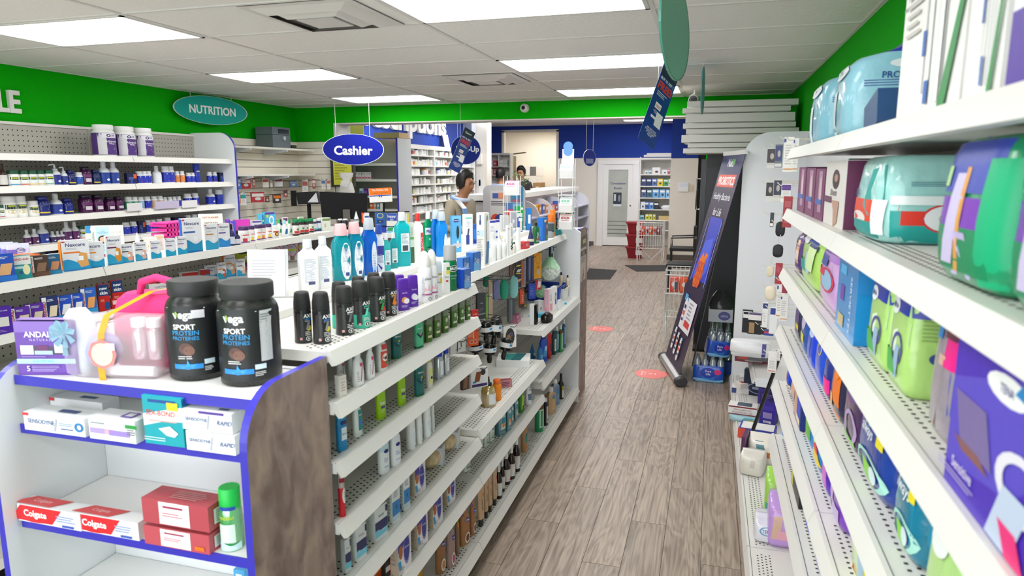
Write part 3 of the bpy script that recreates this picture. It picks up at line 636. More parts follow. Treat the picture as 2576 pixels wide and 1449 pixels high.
dove = Bt('dome', 'f3f2f5', 'efece6', pr=[('Ft', .1, .46, .5, .06, '3a3f5c', 'Dove', dict(s=.3)), ('Fp', .1, .26, .8, .2, 'f2b9cd', [(0, 0), (1, 0), (.85, .5), (.7, .3), (.55, 1), (.4, .4), (.2, .7)]), ('F#', .1, .15, .9, .03, 'a84a86'), ('Fr', .3, .06, .3, .07, '6b6b70'), ('F=', -.6, .3, .18, .4, 'c9c9d0', 14)], rough=.3, **DEO)
limit(-1.32, -.95, 1.57, 5.17)
view(700, 540, 4.2617)
D = 'on the near end of the main gondola top'
rows([
 (axe('2f74b8', 'e8d23a', art='8b9096'), 275, 1385, 185, 565, 'black spray can with yellow dot, leftmost of the front cans'),
 (axe('2f74b8', 'e6cf2e', art='8b9096'), 475, 1395, 190, 570, 'black spray can with yellow dot, second of the front cans'),
 (axe('c9c9c9', '2a2a2a', '35c3a4'), 668, 1225, 165, 510, 'black and teal spray can half hidden behind plain black can'),
 (axe('dddddd', '222222'), 720, 1300, 195, 540, 'plain black spray can with grey lettering, third in front row'),
 (axe('2fae8e', '35c3a4', '35c3a4'), 872, 1150, 150, 490, 'black spray can behind the teal based one'),
 (axe('2fae8e', '35c3a4', '35c3a4', '6fe0c8'), 895, 1225, 190, 520, 'black spray can with teal fading base'),
 (axe('2e8b3a', 'd23a2e', art='2e9b4a'), 1035, 1110, 150, 490, 'black spray can in back between teal and red ones'),
 (axe('2e8b3a', 'd83428', art='2fa04c'), 1065, 1155, 180, 490, 'black spray can with red and green flash'),
 (axe('caa03a', 'f08a1c', art='f08a1c'), 1190, 1090, 170, 475, 'black spray can with orange flash, rightmost of the black cans'),
 (pp('8a5ad0'), 1305, 985, 110, 340, 'purple deodorant stick half hidden at the back of three'), (pp('f0a25a'), 1345, 1035, 130, 352, 'purple deodorant stick with orange patch and price tag'),
 (pp('e9e2f8'), 1447, 995, 115, 348, 'purple deodorant stick, rightmost of the three purple ones'),
 (dove, 1575, 940, 150, 552, 'tall white spray with pearl dome cap and pink peaks, nearer'), (dove, 1650, 915, 125, 545, 'tall white spray with pearl dome cap and pink peaks, farther'),
 (Bt('stick', 'f2f2f2', 'd8e6f4', pr=[('Ft', 0, .4, .5, .07, '3a4a6c', 'Dove', dict(s=.3)), ('F#', .2, .62, .5, .06, 'b9a478'), ('F#', .5, .45, .3, .14, 'd8c22e')], **DEO), 1716, 885, 95, 400, 'white deodorant stick with pale blue translucent top'),
 (Bt('bar', 'f1f1f0', 'f4f4f2', pr=[('F#', .5, .82, .5, .1, '3d9b3f'), ('F#', .4, .7, .5, .1, 'f0d82e'), ('F#', .1, .42, .3, .06, 'd23a3a'), ('Ft', .1, .55, .5, .06, '555560', 'Dove')], **DEO), 1797, 855, 92, 338, 'white stick with yellow and green price sticker'),
 (Bt('aero', '0f7a48', 'a9a8a8', pr=[('Fo', .1, .5, .85, .14, '0d3b27'), ('Fr', .1, .5, .85, .14, 'e8efe9', .86), ('Ft', .1, .5, .6, .07, 'f2f5f2', 'BRUT', dict(b=.03)), ('Ft', .1, .34, .6, .03, 'a8d6bc', 'ORIGINAL'), ('F=', .1, .28, .5, .03, '8cc6a4', 2)], rough=.22, metal=.3, caprough=.3, **AER), 1845, 820, 148, 490, 'green metal spray can with silver cap'),
], z=ZT, rz=rad(50))
qp = [('F#', 0, .5, .98, .96, '2f6fc0'), ('Fp', 0, .3, .98, .55, '6fb0e6', [(0, 0), (1, 0), (1, .5), (.6, .9), (.3, .6), (0, 1)]), ('Ft', .05, .52, .62, .42, 'f4f6fa', 'Q-tips', dict(x=1, b=.0)), ('F#', -.93, .5, .05, .96, '2c3c8e'), ('F#', .94, .5, .05, .96, '2c3c8e'), ('T=', 0, .5, .9, .8, 'b9d4f0', 6)]
view(1000, 500, 5.152); QT = dict(name='cotton_swab_box', cat='box')
rows([
 (Bx('1f4fc4', qp, 1.0, **QT), 885, 1170, 240, 262, 'small blue cotton swab box in front with white lettering', dict(rz=rad(80))),
 (Bx('3a78cc', qp, .5, **QT), 985, 940, 185, 250, 'larger blue cotton swab box behind the small one, right', dict(rz=rad(80))),
 (Bx('3a78cc', qp, .5, **QT), 855, 985, 170, 225, 'larger blue cotton swab box behind the small one, left', dict(rz=rad(80), push=1.1)),
 (Bx('f1f0ec', [('L#', .0, .86, .8, .2, 'e6eef8'), ('L#', 0, .9, .12, .12, '2d2b6a'), ('L#', 0, .82, .22, .08, '3a3878'), ('L#', 0, .62, .9, .12, 'cfe3f4'), ('Lo', -.5, .62, .3, .07, '3b3b3b'), ('Lo', -.5, .62, .22, .05, 'f4f4f4'), ('L=', 0, .3, .8, .44, 'b9b3aa', 14), ('F/', .1, .25, .5, .42, '3f7fb6', .5), ('F#', -.2, .5, .1, .9, '9a9ca6'), ('Fo', .2, .9, .12, .12, '2f7a4a')], 1.0, name='hair_brush_box', cat='box'), 1110, 870, 165, 690, 'tall white hair tool box with dark blue brush picture', dict(rz=rad(75))),
], z=ZT)
tr = dict(rough=.3, name='lotion_bottle', cat='bottle')
wh = lambda: Bt('tall', 'f6f6f6', 'eceef0', pr=[('F#', .5, .25, .12, .4, 'c9c4bb'), ('Fo', .45, .06, .2, .05, '8a6a4a')], sq=2.2, **tr)
rows([
 (wh(), 1245, 815, 82, 385, 'white pump spray bottle with silver collar, left of three'), (wh(), 1315, 795, 78, 380, 'white pump spray bottle with silver collar, middle of three'), (Bt('flat', 'f6f6f6', 'f0f0f0', pr=[('F=', .4, .3, .2, .4, 'cfcac2', 8)], k=.9, sq=2, **tr), 1380, 772, 75, 260, 'plain white bottle to the right of two pump sprays'),
 (Bx('f3f2ef', [('F#', -.8, .5, .1, .9, 'b9b5ad'), ('Fo', 0, .9, .3, .06, 'c23a3a')], 1.1, name='cosmetic_box', cat='box'), 1428, 748, 55, 400, 'slim white cosmetic box beside the tube with leaf pattern'),
 (Bt('tubeup', 'f4f4f2', 'f4f4f2', pr=[('F/', -.2, .3, .4, .08, '1d5a35', 1), ('F/', .3, .36, .4, .08, '1d5a35', -1), ('F/', .1, .24, .5, .06, '222222', 1), ('F/', 0, .46, .2, .12, '1d5a35', .6), ('F/', -.3, .2, .3, .05, '222222', -1), ('F=', 0, .74, .3, .3, '9a958c', 6)], **tr), 1475, 735, 60, 420, 'white tube with green leaf pattern'),
 (Bt('flat', 'efe9dd', '2b2a28', k=.8, **tr), 1512, 712, 52, 150, 'small cream bottle with black cap beside the leaf pattern tube'),
 (Bx('f4f3f0', [], 1, name='cosmetic_box', cat='box'), 1567, 665, 58, 290, 'slim plain white upright box by the red carton'),
 (Bx('d23b40', [('F#', .05, .5, .6, .6, 'd95a5c'), ('F=', .05, .55, .4, .4, 'f0c0c0', 4), ('L#', 0, .5, .8, .2, 'a8242c')], .9, name='cream_box', cat='box'), 1632, 650, 165, 98, 'small red carton lying near the edge of the gondola top', dict(rz=rad(70))),
 (Bt('cone', '26235e', '2b2a70', lab=(.2, .34, 'cfc8b4'), **tr), 1725, 605, 88, 250, 'dark blue cone shaped bottle with cream band'),
 (Bt('flat', '1f6a3c', '1a1a1c', pr=[('Ft', 0, .4, .5, .3, 'e9efe9', 'Nair', dict(r=1)), ('F#', 0, .22, .6, .06, 'b33a3a'), ('F=', 0, .12, .6, .1, 'd5e3d8', 3)], k=.75, **tr), 1792, 580, 88, 275, 'green bottle with black cap'),
 (Bx('1f74d6', [('F#', .05, .86, .5, .1, 'e8d8a8'), ('F#', .6, .45, .36, .86, '6b5a4e'), ('Fo', .6, .62, .3, .2, 'c9967c'), ('F#', .6, .14, .36, .2, '6f8a4a'), ('L=', 0, .4, .5, .4, '5aa0ea', 6)], .8, name='hair_colour_box', cat='box'), 1880, 545, 135, 300, 'blue hair colour box with a face picture', dict(rz=rad(66))),
 (Bt('aero', 'a9aeb0', 'f27b1c', lab=(.28, .62, '4a5a62'), pr=[('F#', .2, .28, .6, .05, '2a3560'), ('F=', .1, .18, .6, .14, '777a70', 4)], **AER), 1985, 505, 92, 300, 'orange capped grey spray can, nearer'),
 (Bt('aero', 'e87d22', 'f28a24', pr=[('F#', 0, .3, .5, .3, '7aa04a')], **AER), 2008, 488, 78, 345, 'orange spray can behind the grey one'),
 (Bt('sham', '17919c', '141416', lab=(.35, .8, '1b1b1f'), pr=[('Ft', 0, .58, .5, .3, 'f2f2f2', 'Nad', dict(r=1, b=.02))], k=.6, **tr), 2060, 478, 62, 232, 'black and teal bottle, left of two'), (Bt('sham', '17919c', '141416', lab=(.35, .8, '1b1b1f'), pr=[('Ft', 0, .58, .5, .3, 'f2f2f2', 'Nad', dict(r=1, b=.02))], k=.6, **tr), 2100, 470, 58, 232, 'black and teal bottle, right of two'),
 (Bt('cone', '2b9a34', '128a2a', pr=[('Fo', 0, .2, .5, .16, 'dff0e0')], **tr), 2126, 456, 52, 325, 'pointed green tube near the far end of the gondola top'),
 (Bt('tubeup', 'c23a6e', 'a83a78', **tr), 2157, 440, 40, 290, 'magenta tube at the far end of the gondola top'),
 (Bx('2a80d8', [], .7, name='razor_box', cat='box'), 2188, 420, 36, 250, 'light blue narrow box by the far display stand'), (Bx('f0f0f0', [('F#', 0, .4, .4, .4, '7aa03a')], .7, name='razor_box', cat='box'), 2192, 400, 30, 150, 'small white box with green mark by the far display stand', dict(push=1.5)),
], z=ZT, rz=rad(60))
# back row on the raised left deck
limit(-1.73, -1.335, 1.57, 5.17)
view(700, 540, 4.2617)
MWT = dict(rough=.14, spec=.35, **MW)
lw = [('F#', .0, .38, .7, .52, 'eef2f6'), ('F=', 0, .4, .6, .46, 'b3bccb', 22), ('F#', .1, .16, .35, .06, '50557e')]
lb = [('Fo', .28, .35, .62, .66, 'eef3f8'), ('F=', .28, .36, .36, .44, '9fb0cf', 20), ('F#', .35, .12, .2, .06, '3e4a8c')]
lc = [('F#', .2, .45, .8, .2, 'f6f6f6')]
rows([
 (Bt('flat', 'f2f2f3', 'dfe6f2', pr=lw+[], lab=None, sq=5, k=.6, **MW), 335, 830, 210, 565, 'large white rinse bottle with foil sealed cap, left of two'),
 (Bt('flat', 'f2f2f3', 'dfe6f2', pr=lw, sq=5, k=.6, **MW), 495, 800, 175, 570, 'large white rinse bottle with foil sealed cap, right of two'),
 (Bt('mouth', '1596a4', 'f2c3c8', pr=lb, **MWT), 690, 720, 215, 622, 'teal mouthwash with pink striped cap, left of two'),
 (Bt('mouth', '0f86a6', 'f2c3c8', pr=lb, **MWT), 832, 700, 190, 620, 'teal mouthwash with pink striped cap, right of two'),
 (Bt('mouth', '0d62d0', 'c9d2dc', pr=[('Fo', .45, .3, .4, .6, 'e3ebf6'), ('F=', .5, .3, .24, .4, '7f93c8', 14), ('F#', .45, .12, .25, .06, '9cc0ee')], **MWT), 985, 655, 175, 620, 'blue mouthwash with silver cap, nearest blue one'),
 (Bt('mouth', 'e8ecf2', '2c4fa8', pr=[('F#', .1, .45, .8, .2, '3a3f9a'), ('F=', .1, .28, .7, .2, '8a93c0', 8), ('Fp', .1, .1, .8, .14, '3a3f9a', [(0, 1), (1, 1), (.5, 0)])], **MW), 1088, 615, 110, 510, 'white rinse bottle with blue printed cap'),
 (Bt('flat', '35b2b4', 'e8e8ea', pr=[('F#', .1, .36, .75, .4, 'e4eef0'), ('F=', .1, .4, .6, .26, '8fa4ac', 9), ('F#', .1, .2, .4, .06, '444a55')], lab=None, k=.6, sq=6, **MWT), 1165, 605, 82, 400, 'small teal mouthwash with black and white cap, left'),
 (Bt('flat', '1a9aa2', 'e8e8ea', pr=[('F#', .1, .36, .75, .4, 'e4eef0'), ('F=', .1, .4, .6, .26, '8fa4ac', 9), ('F#', .1, .2, .4, .06, '444a55')], k=.6, sq=6, **MWT), 1240, 580, 85, 390, 'small teal mouthwash with black and white cap, right'),
 (Bt('flat', '16b3bd', 'e4e4e6', pr=[('F#', .15, .44, .6, .34, 'eef4f5'), ('F=', .15, .5, .5, .18, '97aab0', 8), ('F#', .15, .34, .4, .1, '4a4f58')], k=.6, sq=6, **MWT), 1335, 560, 165, 590, 'large bright teal mouthwash with black and white cap'),
 (Bx('dfe6d8', [('F#', 0, .62, .9, .06, '7ab55a'), ('F#', 0, .2, .9, .4, '4c6a4c'), ('F=', 0, .8, .6, .2, 'b9c4b0', 5)], .8, name='toothpaste_box', cat='box'), 1430, 520, 65, 435, 'narrow pale green box beside the large teal mouthwash'),
 (Bt('flat', 'f5f5f6', 'e0342c', pr=[('F#', .5, .32, .32, .56, 'dc3c3e'), ('Ft', .5, .32, .26, .5, 'f6e8e8', '3D WHITE', dict(r=1))], k=.8, sq=2.4, **MW), 1502, 505, 118, 520, 'white rinse bottle with bright red cap'),
 (Bt('flat', '0a8a5a', 'e6e8f0', pr=[('F#', 0, .56, .9, .16, 'eef2fa'), ('Ft', 0, .56, .7, .1, '2a3f9a', 'Plax', dict(b=.03)), ('F#', 0, .34, .8, .26, '19b57c'), ('Fo', 0, .38, .2, .06, 'bff0dc'), ('F=', 0, .12, .6, .1, 'cfeadf', 3)], k=.6, sq=4, **MWT), 1612, 440, 105, 470, 'green rinse bottle with white printed cap'),
 (Bt('mouth', '0f74cc', 'c9d4de', pr=[('Fo', .5, .3, .3, .4, 'cfe0f4')], **MWT), 1690, 445, 105, 500, 'blue mouthwash with silver cap, middle of the far pair'), (Bt('mouth', '1286e0', 'c9d4de', pr=[('Fo', .5, .26, .36, .5, 'dfeaf8')], **MWT), 1800, 455, 128, 490, 'bright blue mouthwash with silver cap, right of the far pair'),
 (Bx('5fb2e6', [('F#', .0, .93, .98, .1, '7cc4ee'), ('F#', -.05, .87, .5, .09, '2a3a8a'), ('Ft', -.05, .87, .42, .06, 'ffffff', 'Oral-B'), ('Fo', .25, .55, .3, .36, '2a3a3c'), ('F#', .2, .22, .2, .2, 'e8f2fa'), ('F#', 0, .2, .9, .1, 'c9cdd2')], .3, name='toothbrush_box', cat='box'), 1905, 405, 118, 395, 'light blue electric toothbrush box with dark brush head'),
 (Bx('f2f3f4', [('F#', 0, .88, .8, .05, '7fd0c0'), ('F=', 0, .7, .6, .2, 'c9ced6', 5), ('F/', -.2, .4, .2, .3, '444a66', .8), ('F#', -.3, .2, .4, .3, '3a4a9a'), ('R#', 0, .45, .9, .85, '2a6ac8')], .5, name='toothbrush_box', cat='box'), 2032, 335, 110, 340, 'white and blue dental box left of the tall white box'),
 (Bx('2d66c4', [('F#', 0, .5, .8, .5, '3a86e0'), ('F#', 0, .1, .9, .16, '1c3fb0')], .6, name='toothbrush_box', cat='box'), 2108, 310, 85, 210, 'small blue dental box behind the tall white box'),
 (Bx('c9d23a', [], .6, name='floss_box', cat='box'), 1968, 200, 30, 130, 'little lime green pack behind the electric toothbrush box', dict(push=.2)),
], z=ZD, rz=rad(52))
view(1000, 500, 5.152)
rows([
 (Bx('f1f1f3', [('F#', 0, .93, .96, .1, '3a44a8'), ('F=', 0, .6, .8, .3, 'c9ccda', 5), ('Fo', .1, .3, .5, .3, 'cfe0f4')], .5, name='denture_box', cat='box'), 1258, 560, 95, 285, 'white dental box with blue top, left of two'), (Bx('f1f1f3', [('F#', 0, .93, .96, .1, '3a44a8'), ('F#', 0, .3, .8, .35, '3f55b8'), ('Fo', 0, .3, .5, .2, 'eef2fa')], .5, name='denture_box', cat='box'), 1362, 545, 92, 275, 'white dental box with blue top, right of two'),
 (Bx('e9eaea', [('F#', 0, .5, .8, .7, 'dfe1e3')], .5, name='pill_box', cat='box'), 1378, 420, 110, 210, 'plain pale box behind the blue topped dental boxes'),
 (Bx('b3b6bc', [('Fo', .1, .5, .35, .2, 'e9edf2'), ('F#', -.85, .5, .1, .95, 'f0f0f0')], .25, name='blister_pack', cat='pack'), 1495, 425, 95, 270, 'grey clear pack leaning beside the red box', dict(rz=rad(35))),
 (Bx('2f5ac0', [('F#', .2, .5, .5, .9, 'f0d9c8'), ('F#', 0, .85, .9, .2, 'f4f4f4')], .5, name='denture_box', cat='box'), 1585, 430, 70, 190, 'blue and white box in front of the red box', ),
 (Bx('d42e2e', [('F#', -.02, .42, .8, .62, 'f3efe9'), ('F#', 0, .84, .7, .06, 'f3d6d0'), ('F/', .5, .4, .2, .3, 'd42e2e', .6), ('Fo', .1, .2, .3, .2, 'e8a070')], .4, name='knee_support_box', cat='box'), 1628, 362, 140, 225, 'large red box with white panel on the gondola top', dict(rz=rad(35))),
 (Bx('12b24a', [('F#', 0, .42, .72, .6, 'eef6ee'), ('Fo', .6, .9, .3, .12, 'f6f6f6'), ('Fo', .1, .42, .5, .34, '12a848'), ('Ft', .1, .42, .3, .12, 'ffffff', 'ph')], .4, name='cup_box', cat='box'), 1755, 352, 105, 255, 'green box with white panel next to the large red box', dict(rz=rad(35))),
 (Bx('b5aaa2', [('F#', 0, .82, .98, .34, '4a74b0'), ('F#', .3, .8, .5, .34, '7fb6c8'), ('F=', 0, .4, .7, .14, '54504a', 1)]+[('F/', -.6+.2*i, .36, .04, .2, '55514c', .8) for i in range(7)], .15, name='display_card', cat='box'), 1905, 290, 190, 240, 'blue topped display card with row of small tools', dict(rz=rad(20))),
 (Bx('f0f0f2', [('F#', 0, .5, .9, .4, 'b9cbe6')], 1.6, name='paper_pack', cat='pack'), 1655, 480, 130, 100, 'white folded paper pack lying behind the red carton'), (Bx('ece6d8', [], 1.6, name='paper_pack', cat='pack'), 1640, 535, 110, 60, 'cream flat pack lying behind the red carton'),
], z=ZD, rz=rad(45))
rows([(Bx('2a7fd0', [('F#', 0, .5, .5, .4, 'f0f4fa')], .5, name='razor_box', cat='box'), 2050, 330, 70, 210, 'light blue box behind the black and teal bottles')], z=ZD, rz=rad(40))
# ------------------------------------------------------------------ main gondola, nearest section, shelves from top to bottom
view(800, 760, 3.788); limit(-1.33, -.945, 1.575, 2.735)
olive = lambda c: Bt('bar', '4c7328', '7b8a6c', pr=[('F#', .05, .24, .7, .1, c), ('Fo', .1, .56, .5, .2, 'c3d0a8'), ('F=', .05, .4, .6, .06, '9ab277', 2)], rough=.35, **DEO)
mit = lambda a, b: Bt('gel', a, a, lab=(0, .08, '1c6a4a'), pr=[('Ft', 0, .76, .7, .09, 'e6f0ee', 'Mitchum', dict(b=.02)), ('Fp', 0, .3, .96, .5, b, [(0, 0), (1, 0), (1, .75), (.5, 1), (0, .75)]), ('Fo', .15, .6, .2, .08, 'e0b83a'), ('Fp', 0, .5, .9, .25, '123f42', [(0, .6), (.5, 0), (1, .6), (1, 1), (.5, .4), (0, 1)])], k=.5, **DEO)
wp = Bt('conic', 'f3f3f4', 'efeff0', pr=[('F#', .2, .62, .35, .1, 'd2447e'), ('F/', .1, .36, .1, .4, 'c85a86', 2), ('F=', -.5, .3, .2, .3, 'b9b4ba', 6)], k=.7, **DEO)
rows([(olive(c), x, y, w_, h, f'olive green deodorant stick, {ORD[i]} from the left in the row of six') for i, (x, y, w_, h, c) in enumerate([(1052, 388, 82, 232, 'e6e0b0'), (1131, 342, 76, 226, 'e6e0b0'), (1210, 297, 74, 224, 'e6e0b0'), (1292, 245, 76, 215, 'd5d8d4'), (1362, 205, 68, 205, 'cfe0c4'), (1426, 172, 60, 195, 'cfe6d0')])]+[
 (mit('52c493', 'd76fb0'), 962, 447, 98, 262, 'mint green and pink deodorant stick left of the olive ones'), (mit('1a6a66', '4fb2d0'), 750, 547, 112, 290, 'dark teal and light blue deodorant stick on the second shelf'),
 (Bt('sham', 'f2f2f2', 'f6f6f6', pr=[('F#', .1, .74, .7, .16, 'd8433e'), ('F#', .05, .36, .8, .5, 'e5523f'), ('Fo', .1, .42, .6, .24, 'f4f2ee'), ('Fo', .2, .4, .3, .1, '333333'), ('Fo', .4, .26, .3, .08, '3f7a3a')], k=.7, **DEO), 610, 667, 118, 330, 'white and coral red bottle on the second shelf'),
 (wp, 500, 747, 100, 345, 'white tapered bottle with pink stroke, right of two'), (wp, 386, 817, 128, 355, 'white tapered bottle with pink stroke, left of two'), (wp, 222, 790, 90, 300, 'white tapered bottle with pink stroke in the back corner', dict(push=1.2)), (Bt('conic', 'f0f0f0', 'f0f0f0', **DEO), 312, 720, 55, 260, 'plain white bottle half hidden behind the pink stroke bottles'),
 (Bx('e9e3dc', [('F=', 0, .5, .7, .5, 'c9a9a4', 4), ('F#', 0, .86, .9, .1, 'dcd2c6')], .8, name='soap_box', cat='box'), 222, 908, 108, 215, 'cream carton at the left end of the second shelf')], z=1.2, rz=rad(72))
ban = Bt('gel', '9fcf1c', '9fcf1c', pr=[('Ft', .1, .55, .62, .2, 'f2f6e4', 'ban', dict(b=.02)), ('F#', .1, .4, .5, .08, '55408c'), ('F=', .1, .28, .5, .12, 'd4e89a', 4)], k=.5, rough=.3, **DEO)
clr = Bt('pill', 'c3c9d2', '1c3fc8', pr=[('F#', .1, .4, .6, .5, 'eef0f4'), ('F=', .1, .42, .4, .3, '8a8fb0', 5)], rough=.15, trans=.3, name='lotion_bottle', cat='bottle')
rows([(clr, 1222, 698, 60, 262, 'clear bottle with blue cap, right of two'), (clr, 1152, 738, 92, 278, 'clear bottle with blue cap, left of two'),
 (Bt('sham', 'f2f0e4', 'd9cf8a', pr=[('F#', .1, .4, .8, .5, 'efe48a'), ('Fo', .1, .36, .6, .2, 'f6f4ee'), ('Fo', .1, .34, .4, .12, '2c2c2a')], k=.7, **DEO), 1062, 818, 76, 285, 'pale yellow and white bottle right of a dark teal stick'),
 (mit('1a6a66', '4fb2d0'), 966, 906, 108, 312, 'dark teal and light blue deodorant stick on the third shelf'), (ban, 797, 992, 94, 285, 'lime green deodorant stick, right of two'), (ban, 600, 1126, 110, 300, 'lime green deodorant stick, left of two'),
 (Bt('sham', 'f3f4f4', 'f3f4f4', pr=[('F#', .25, .5, .5, .62, '1c8f8a'), ('F#', .25, .42, .5, .14, '3a7ac8'), ('Ft', .25, .66, .4, .06, 'ffffff', 'tom')], k=.6, **DEO), 380, 1292, 108, 330, 'white and teal bottle on the third shelf'),
 (Bt('gel', '1f86c0', '2a93cc', pr=[('F#', .15, .46, .6, .34, 'dfe8ee'), ('F#', .1, .76, .7, .1, '26356e'), ('Ft', .15, .46, .5, .07, '3a3f5a', 'Secret', dict(s=.3))], k=.5, **DEO), 232, 1432, 112, 375, 'bright blue deodorant stick at the left end of the third shelf')], z=1.03, rz=rad(72))
mist = Bt('aero', 'f1f1f2', 'f4f4f4', pr=[('F#', .2, .3, .6, .4, 'dfe9f2'), ('F=', .2, .5, .5, .12, 'b9b9c0', 3), ('Fo', .4, .1, .3, .06, '7fae4a'), ('F/', .5, .28, .2, .1, 'e8a048', .4)], name='spray_bottle', cat='spray bottle')
niv = lambda c: Bt('stick', 'f2f3f7', c, pr=[('Fo', .1, .66, .5, .12, '1f2a80'), ('F=', .1, .4, .5, .14, '9a9fc8', 3), ('F#', .1, .2, .5, .05, 'c2c9e2')], k=.6, **DEO)
rows([(mist, 1090, 1238, 46, 260, 'slim white mist bottle, rightmost of four'), (mist, 1036, 1302, 88, 320, 'slim white mist bottle, third of four'), (mist, 962, 1358, 72, 300, 'slim white mist bottle, second of four'), (mist, 886, 1412, 96, 325, 'slim white mist bottle, leftmost of four')], z=.85, rz=rad(72))
view(820, 1040, 3.5426)
rows([(niv('eef0f6'), 620, 476, 112, 308, 'white deodorant stick with round dark blue badge, right of two'), (niv('cfe6f2'), 517, 548, 116, 322, 'pale blue topped deodorant stick with dark blue badge, left of two'),
 (Bt('aero', 'c81e28', 'b9a9a4', pr=[('Fo', .2, .5, .7, .36, 'efeeec'), ('F=', .2, .5, .4, .2, '7aa89a', 4), ('F#', 0, .86, 1, .1, '8f1c22')], k=1, **AER), 148, 928, 62, 395, 'red spray can half hidden by the brown end panel')], z=.85, rz=rad(70))
SOAP = dict(name='soap_pack', cat='soap')
dvp = [('F#', 0, .5, .98, .96, 'e9e4ea'), ('F/', -.1, .5, .5, .98, 'f4f2f4', .6), ('Fp', -.55, .66, .42, .6, '4a3fa0', [(0, .3), (.4, 0), (1, .5), (1, 1), (0, 1)]), ('Fo', -.6, .5, .3, .3, 'b5683c'), ('F/', -.75, .22, .2, .2, '3aa2dc', -.4), ('Fo', .25, .52, .42, .62, '3a3f9c'), ('Fr', .25, .52, .48, .72, '8a86cc', .9), ('Ft', .25, .55, .34, .12, 'e8e8f6', 'Dove', dict(s=.2)), ('F=', -.4, .12, .5, .12, 'b3a3a0', 3), ('L=', 0, .5, .7, .6, 'c9b7b4', 6)]
nvp = [('F=', 0, .8, .6, .2, '9aa4b4', 4), ('F#', 0, .4, .96, .4, '2a86cc'), ('Fo', .05, .42, .22, .14, '1c4f9a'), ('F#', 0, .12, .96, .14, 'c9dcea'), ('L=', 0, .5, .7, .7, 'c2c6cc', 7), ('L#', -.4, .12, .3, .14, '777c86')]
ivp = [('F#', 0, .42, .98, .3, '2a2f62'), ('Fw', 0, .2, .98, .2, '7fcde6'), ('Ft', 0, .72, .5, .12, '6a7288', 'Ivory'), ('F#', .85, .85, .16, .2, '22274e')]
limit(-1.33, -.95, 1.575, 2.73)
def loofa(px, py, lab, n):
    p = onz(px, py, .65); b = MB()
    sh = Loft([(0, .02, .03, 3), (.012, .05, .085, 3), (.035, .058, .1, 3), (.06, .05, .085, 3), (.07, .02, .03, 3)]); sh.mesh(b, noisemat('bath_glove%d' % n, 'c9ad84', 'e0cba6', 60, .9, bump=.5), 20)
    o = link('bath_glove', b.mesh('bath_glove')); o.location = (min(p.x, -1.06), p.y, .65+(.045 if n == 1 else 0)); o.rotation_euler = (0, 0, rad(10)); tag(o, lab, 'bath glove')
    q = MB(); sh.band(q, .02, .05, mat('d4d7de', rough=.3), 20, .002); q.mesh('x'); w_ = MB().box(-.06, -.03, .0, .06, .03, .073, mat('d6d9e0', rough=.3)); c = link('paper_band', w_.mesh('paper_band'), o)
    e = MB().lathe([(.0735, .018), (.0745, .018)], mat('8fa6bc'), n=12); link('printed_design', e.mesh('printed_design'), o)
loofa(985, 440, 'beige sisal bath mitt with paper band, nearer one', 0); loofa(1190, 300, 'beige sisal bath mitt with paper band, farther one', 2)
rows([(Bx('e2cdb8', dvp, .35, **SOAP), 818, 716, 145, 300, 'beige and purple soap box on the fifth shelf'), (Bx('eef0f2', nvp, .45, **SOAP), 707, 856, 90, 310, 'white and blue soap box, right of two'), (Bx('eef0f2', nvp, .45, **SOAP), 608, 966, 115, 320, 'white and blue soap box, left of two'),
 (Bx('e6e8ea', ivp, .6, **SOAP), 455, 1122, 195, 310, 'white soap pack with navy and sky blue band, right of three'), (Bx('e6e8ea', ivp, .6, **SOAP), 290, 1305, 155, 320, 'white soap pack with navy and sky blue band, middle of three'), (Bx('e6e8ea', ivp, .6, **SOAP), 185, 1412, 85, 300, 'white soap pack with navy and sky blue band, left of three')], z=.65, rz=rad(80))
limit(-1.33, -.95, 1.575, 2.735)
rows([(Bx('e0c9b4', dvp, .4, **SOAP), 1095, 806, 122, 290, 'beige and purple soap box, farthest of the four on the sixth shelf'), (Bx('e0c9b4', dvp, .4, **SOAP), 972, 1006, 140, 335, 'beige and purple soap box, third of four on the sixth shelf'), (Bx('e0c9b4', dvp, .4, **SOAP), 836, 1192, 150, 365, 'beige and purple soap box, second of four on the sixth shelf'), (Bx('e0c9b4', dvp+[('F#', -.2, .95, .5, .1, 'b02a3a')], .4, **SOAP), 680, 1422, 185, 420, 'beige and purple soap box with red corner, nearest of four'),
 (Bx('e8862a', [('F#', 0, .3, .9, .5, 'c9501e'), ('L#', 0, .5, .9, .9, 'f0a23a')], .6, **SOAP), 445, 1500, 120, 160, 'orange soap carton near the bottom of the near section'), (Bx('2a2a2c', [('F#', 0, .5, .8, .3, 'd8d8d8'), ('F#', .7, .5, .2, .9, 'd8602a')], .6, **SOAP), 535, 1465, 105, 170, 'black and orange soap carton near the bottom of the near section')], z=.46, rz=rad(80))
